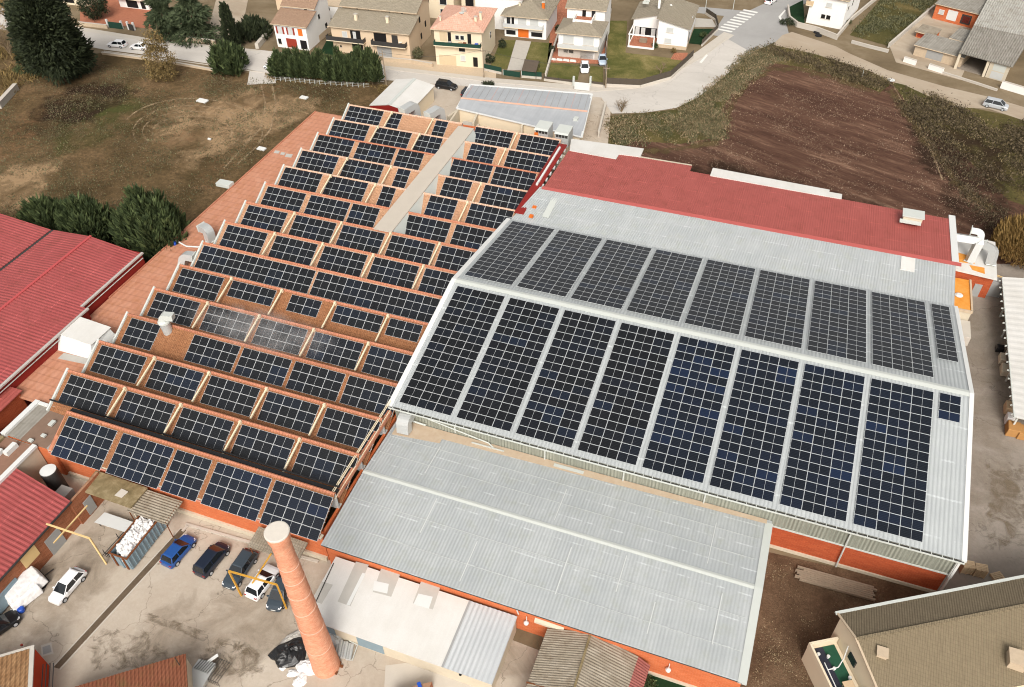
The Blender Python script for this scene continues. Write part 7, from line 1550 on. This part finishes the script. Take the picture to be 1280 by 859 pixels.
wall('plot_wall', 'long pale wall on the left of the weedy plot', [(1046,48),(1064,26),(1100,-4)], .9, 'kerb')
wall('plot_wall', 'grey concrete wall between the weedy plot and the farm yard', [(1110,60),(1140,34),(1166,12)], 1.0, 'stone_grey')
wall('plot_wall', 'low concrete wall at the near end of the weedy plot', [(1064,54),(1086,60),(1110,66)], .6, 'stone_grey')
for k, (a, b, lb) in enumerate((((1129,77),(1144,82),'left of two white wall pieces before the grey farm outbuilding'),((1160,86),(1178,92),'right of two white wall pieces before the grey farm outbuilding'))):
    wall('white_wall_piece', lb, [a,b], 1.1, 'white_wall')
wall('yard_edge', 'low concrete edging before the open barn', [(1178,92),(1222,106),(1246,114)], .35, 'kerb')
wall('boundary_wall', 'bright white boundary wall at the right edge beside the open barn', [(1250,110),(1290,122)], 1.5, 'white_wall')
wall('side_wall', 'cream wall beside the weedy plot end at the upper left corner', [(0,136),(22,112)], 1.3, 'stone_grey', .8)
wall('meadow_wall', 'low retaining wall between the street and the top of the meadow', [(128,68),(160,72),(205,78),(250,86),(272,90)], .5, 'stone')
wall('ditch_wall', 'pale wall beside the courtyard of the blue-grey shed', [(748,172),(757,134)], 1.2, 'kerb')
t = thing('wire_fence', 'thin post and wire fence below the conifer hedge', 'fence', tuple(W(400,106)))
for a, b in (((345,101),(400,106)),((400,106),(462,110))):
    a, b = W(*a), W(*b)
    for z in (.35,.7,.95): MB().beam(a+Vector((0,0,z)), b+Vector((0,0,z)), .03).build('wire', M['cap'], t)
    for k in range(9): q = a.lerp(b, k/9); MB().box(q.x-.05,q.y-.05,0,q.x+.05,q.y+.05,1.0).build('post', M['cap'], t)
for k, (px, py, h, lb) in enumerate(((483,106,7.5,'wooden utility pole with insulators beside the cream shed'),(605,97,6.5,'wooden utility pole before the green-netted garden'),(757,110,5.0,'grey utility pole at the corner of the board fence'))):
    p = W(px,py); t = thing('utility_pole', lb, 'pole', tuple(p))
    MB().tube(p, p+Vector((0,0,h)), .14, .09, 8).build('shaft', M['wood_grey'], t)
    m = MB(); m.beam(p+Vector((-.7,0,h-.8)), p+Vector((.7,0,h-.8)), .1); [m.tube(p+Vector((x,0,h-.75)), p+Vector((x,0,h-.5)), .06, n=6) for x in (-.6,0,.6)]; m.build('crossarm', M['wood_grey'], t)
for k, (px, py, h, lb) in enumerate(((882,10,5.0,'street lamp left of the crossing at the top edge'),(916,13,5.0,'street lamp above the crossing at the top edge'),(1077,98,1.8,'thin white marker post beside the dirt track'))):
    p = W(px,py); t = thing('street_lamp' if k < 2 else 'marker_post', lb, 'street lamp' if k < 2 else 'post', tuple(p))
    MB().tube(p, p+Vector((0,0,h)), .07, .05, 8).build('shaft', M['cap'], t)
    if k < 2: MB().hexa([(p.x-.15,p.y-.35,h-.02+0),(p.x+.15,p.y-.35,h),(p.x+.15,p.y+.3,h),(p.x-.15,p.y+.3,h),(p.x-.12,p.y-.3,h+.14),(p.x+.12,p.y-.3,h+.14),(p.x+.12,p.y+.25,h+.14),(p.x-.12,p.y+.25,h+.14)]).build('lamp_head', M['white_trim'], t)
p = W(1114,100,.1); tag(MB().lathe([(.7,0),(.75,.1),(.5,.12)],14,0,(p.x,p.y,.02)).build('manhole_surround', M['white_trim']), 'white concrete ring on the dirt track beside the field corner', 'manhole')
for k, (px, py, lb) in enumerate(((1021,41,'upper of two dark tyres lying on the dirt track'),(1023,45,'lower of two dark tyres lying on the dirt track'))):
    p = W(px,py); tag(MB().lathe([(.75,0),(.8,.1),(.7,.2),(.35,.2)],14,0,(p.x,p.y,.02)).build('tyre', M['black']), lb, 'tyre')
for k, (px, py, s_, lb) in enumerate(((253,127,1.1,'white slab lying in the brown meadow'),(262,175,.3,'small white scrap in the middle of the meadow'),(380,123,.8,'pale scrap in the meadow below the conifer hedge'),(327,187,.8,'white scrap beside the upper edge of the terracotta strip'))):
    p = W(px,py); tag(MB().hexa([(p.x-s_,p.y-.5*s_,.05),(p.x+s_,p.y-.6*s_,.05),(p.x+s_*1.1,p.y+.5*s_,.05),(p.x-s_*.9,p.y+.6*s_,.05),(p.x-s_,p.y-.5*s_,.3),(p.x+s_,p.y-.6*s_,.25),(p.x+s_*1.1,p.y+.5*s_,.3),(p.x-s_*.9,p.y+.6*s_,.34)]).build('slab', M['white_trim']), lb, 'slab')
# trampoline-like covered frame and garden things
p = W(665,83); t = thing('covered_pergola', 'low grey-covered garden shelter on the lawn beside the garden path', 'shelter', tuple(p))
MB().slab([W(656,74,1.7),W(674,76,1.7),W(670,90,1.7),W(652,88,1.7)],.1).build('cover', plain('grey_brown_cover', S(108,96,84), .9, .1, var=.25), t)
for q in ((656,74),(674,76),(670,90),(652,88)): c = W(*q,1.6); MB().box(c.x-.05,c.y-.05,0,c.x+.05,c.y+.05,1.6).build('leg', M['steel_dark'], t)
for k in range(4):
    p = W(691+k*8.4, 75+k*.7); tag(MB().hexa([(p.x-.7,p.y-.2,.03),(p.x+.7,p.y-.2,.03),(p.x+.7,p.y+.2,.03),(p.x-.7,p.y+.2,.03),(p.x-.6,p.y-.15,.4),(p.x+.6,p.y-.15,.4),(p.x+.6,p.y+.15,.4),(p.x-.6,p.y+.15,.4)]).build('planter', M['white_trim']), ['leftmost of four white planters before the terrace house','second from the left of four white planters before the terrace house','third from the left of four white planters before the terrace house','rightmost of four white planters before the terrace house'][k], 'planter', 'white planters before the terrace house')

for k, (a, ha, b, hb, lb) in enumerate((((483,106),7.0,(605,97),6.0,'thin overhead wire between the two wooden utility poles along the street'),((605,97),6.0,(757,110),4.7,'thin overhead wire from the netted garden to the grey pole at the board fence'))):
    p, q = W(*a)+Vector((0,0,ha)), W(*b)+Vector((0,0,hb)); pts = [p.lerp(q, i/12)-Vector((0,0,1.1*math.sin(PI*i/12))) for i in range(13)]
    tag(MB().path(pts, .025, 4).build('overhead_wire', M['steel_dark']), lb, 'wire')
# ================================================================== STEAM
def steam():
    m = MB(); n = 24; cx, cy2, cz = -57.6, 61.6, 8.9; k = 16
    for a in range(1, k):
        t = PI*a/k
        for i in range(n): b = 2*PI*i/n; m.v.append((cx-12*math.cos(t), cy2+3.6*math.sin(t)*math.cos(b), cz+2.3*math.sin(t)*math.sin(b)))
    for a in range(k-2):
        for i in range(n): j = (i+1)%n; m.f.append((a*n+i,(a+1)*n+i,(a+1)*n+j,a*n+j)); m.m.append(0)
    m.f.append(tuple(range(n))); m.m.append(0); e = (k-2)*n; m.f.append(tuple(range(e+n-1,e-1,-1))); m.m.append(0)
    mat = bpy.data.materials.new('steam'); mat.use_nodes = True; nt = mat.node_tree; nt.nodes.remove(nt.nodes['Principled BSDF'])
    v = nt.nodes.new('ShaderNodeVolumePrincipled'); v.inputs['Color'].default_value = (1,1,1,1); v.inputs['Anisotropy'].default_value = 0.0
    tc = nt.nodes.new('ShaderNodeTexCoord'); no = nt.nodes.new('ShaderNodeTexNoise'); no.inputs['Scale'].default_value = .55; no.inputs['Detail'].default_value = 4
    mr = nt.nodes.new('ShaderNodeMapRange'); mr.inputs[1].default_value = .34; mr.inputs[2].default_value = .74; mr.inputs[3].default_value = 0; mr.inputs[4].default_value = .17
    nt.links.new(tc.outputs['Object'], no.inputs['Vector']); nt.links.new(no.outputs['Fac'], mr.inputs[0]); sep = nt.nodes.new('ShaderNodeSeparateXYZ'); nt.links.new(tc.outputs['Object'], sep.inputs[0])
    def mth(op, a, b):
        q = nt.nodes.new('ShaderNodeMath'); q.operation = op
        for i, x in enumerate((a, b)):
            if isinstance(x, (int, float)): q.inputs[i].default_value = x
            else: nt.links.new(x, q.inputs[i])
        return q.outputs[0]
    dd = mth('ADD', mth('POWER', mth('MULTIPLY', sep.outputs[1], 1/3.6), 2), mth('POWER', mth('MULTIPLY', mth('SUBTRACT', sep.outputs[2], 2.3), 1/2.3), 2))
    dx_ = mth('POWER', mth('MULTIPLY', sep.outputs[0], 1/12), 2)
    fall = mth('MAXIMUM', mth('SUBTRACT', 1.0, mth('ADD', dd, dx_)), 0.0)
    nt.links.new(mth('MULTIPLY', mr.outputs[0], fall), v.inputs['Density']); nt.links.new(v.outputs[0], nt.nodes['Material Output'].inputs['Volume'])
    so_ = m.build('steam_cloud', mat); b = bmesh.new(); b.from_mesh(so_.data); bmesh.ops.recalc_face_normals(b, faces=b.faces); b.to_mesh(so_.data); b.free()
    return stuff(so_, 'thin white steam drifting over the panels from the vent stack', 'steam')
steam()
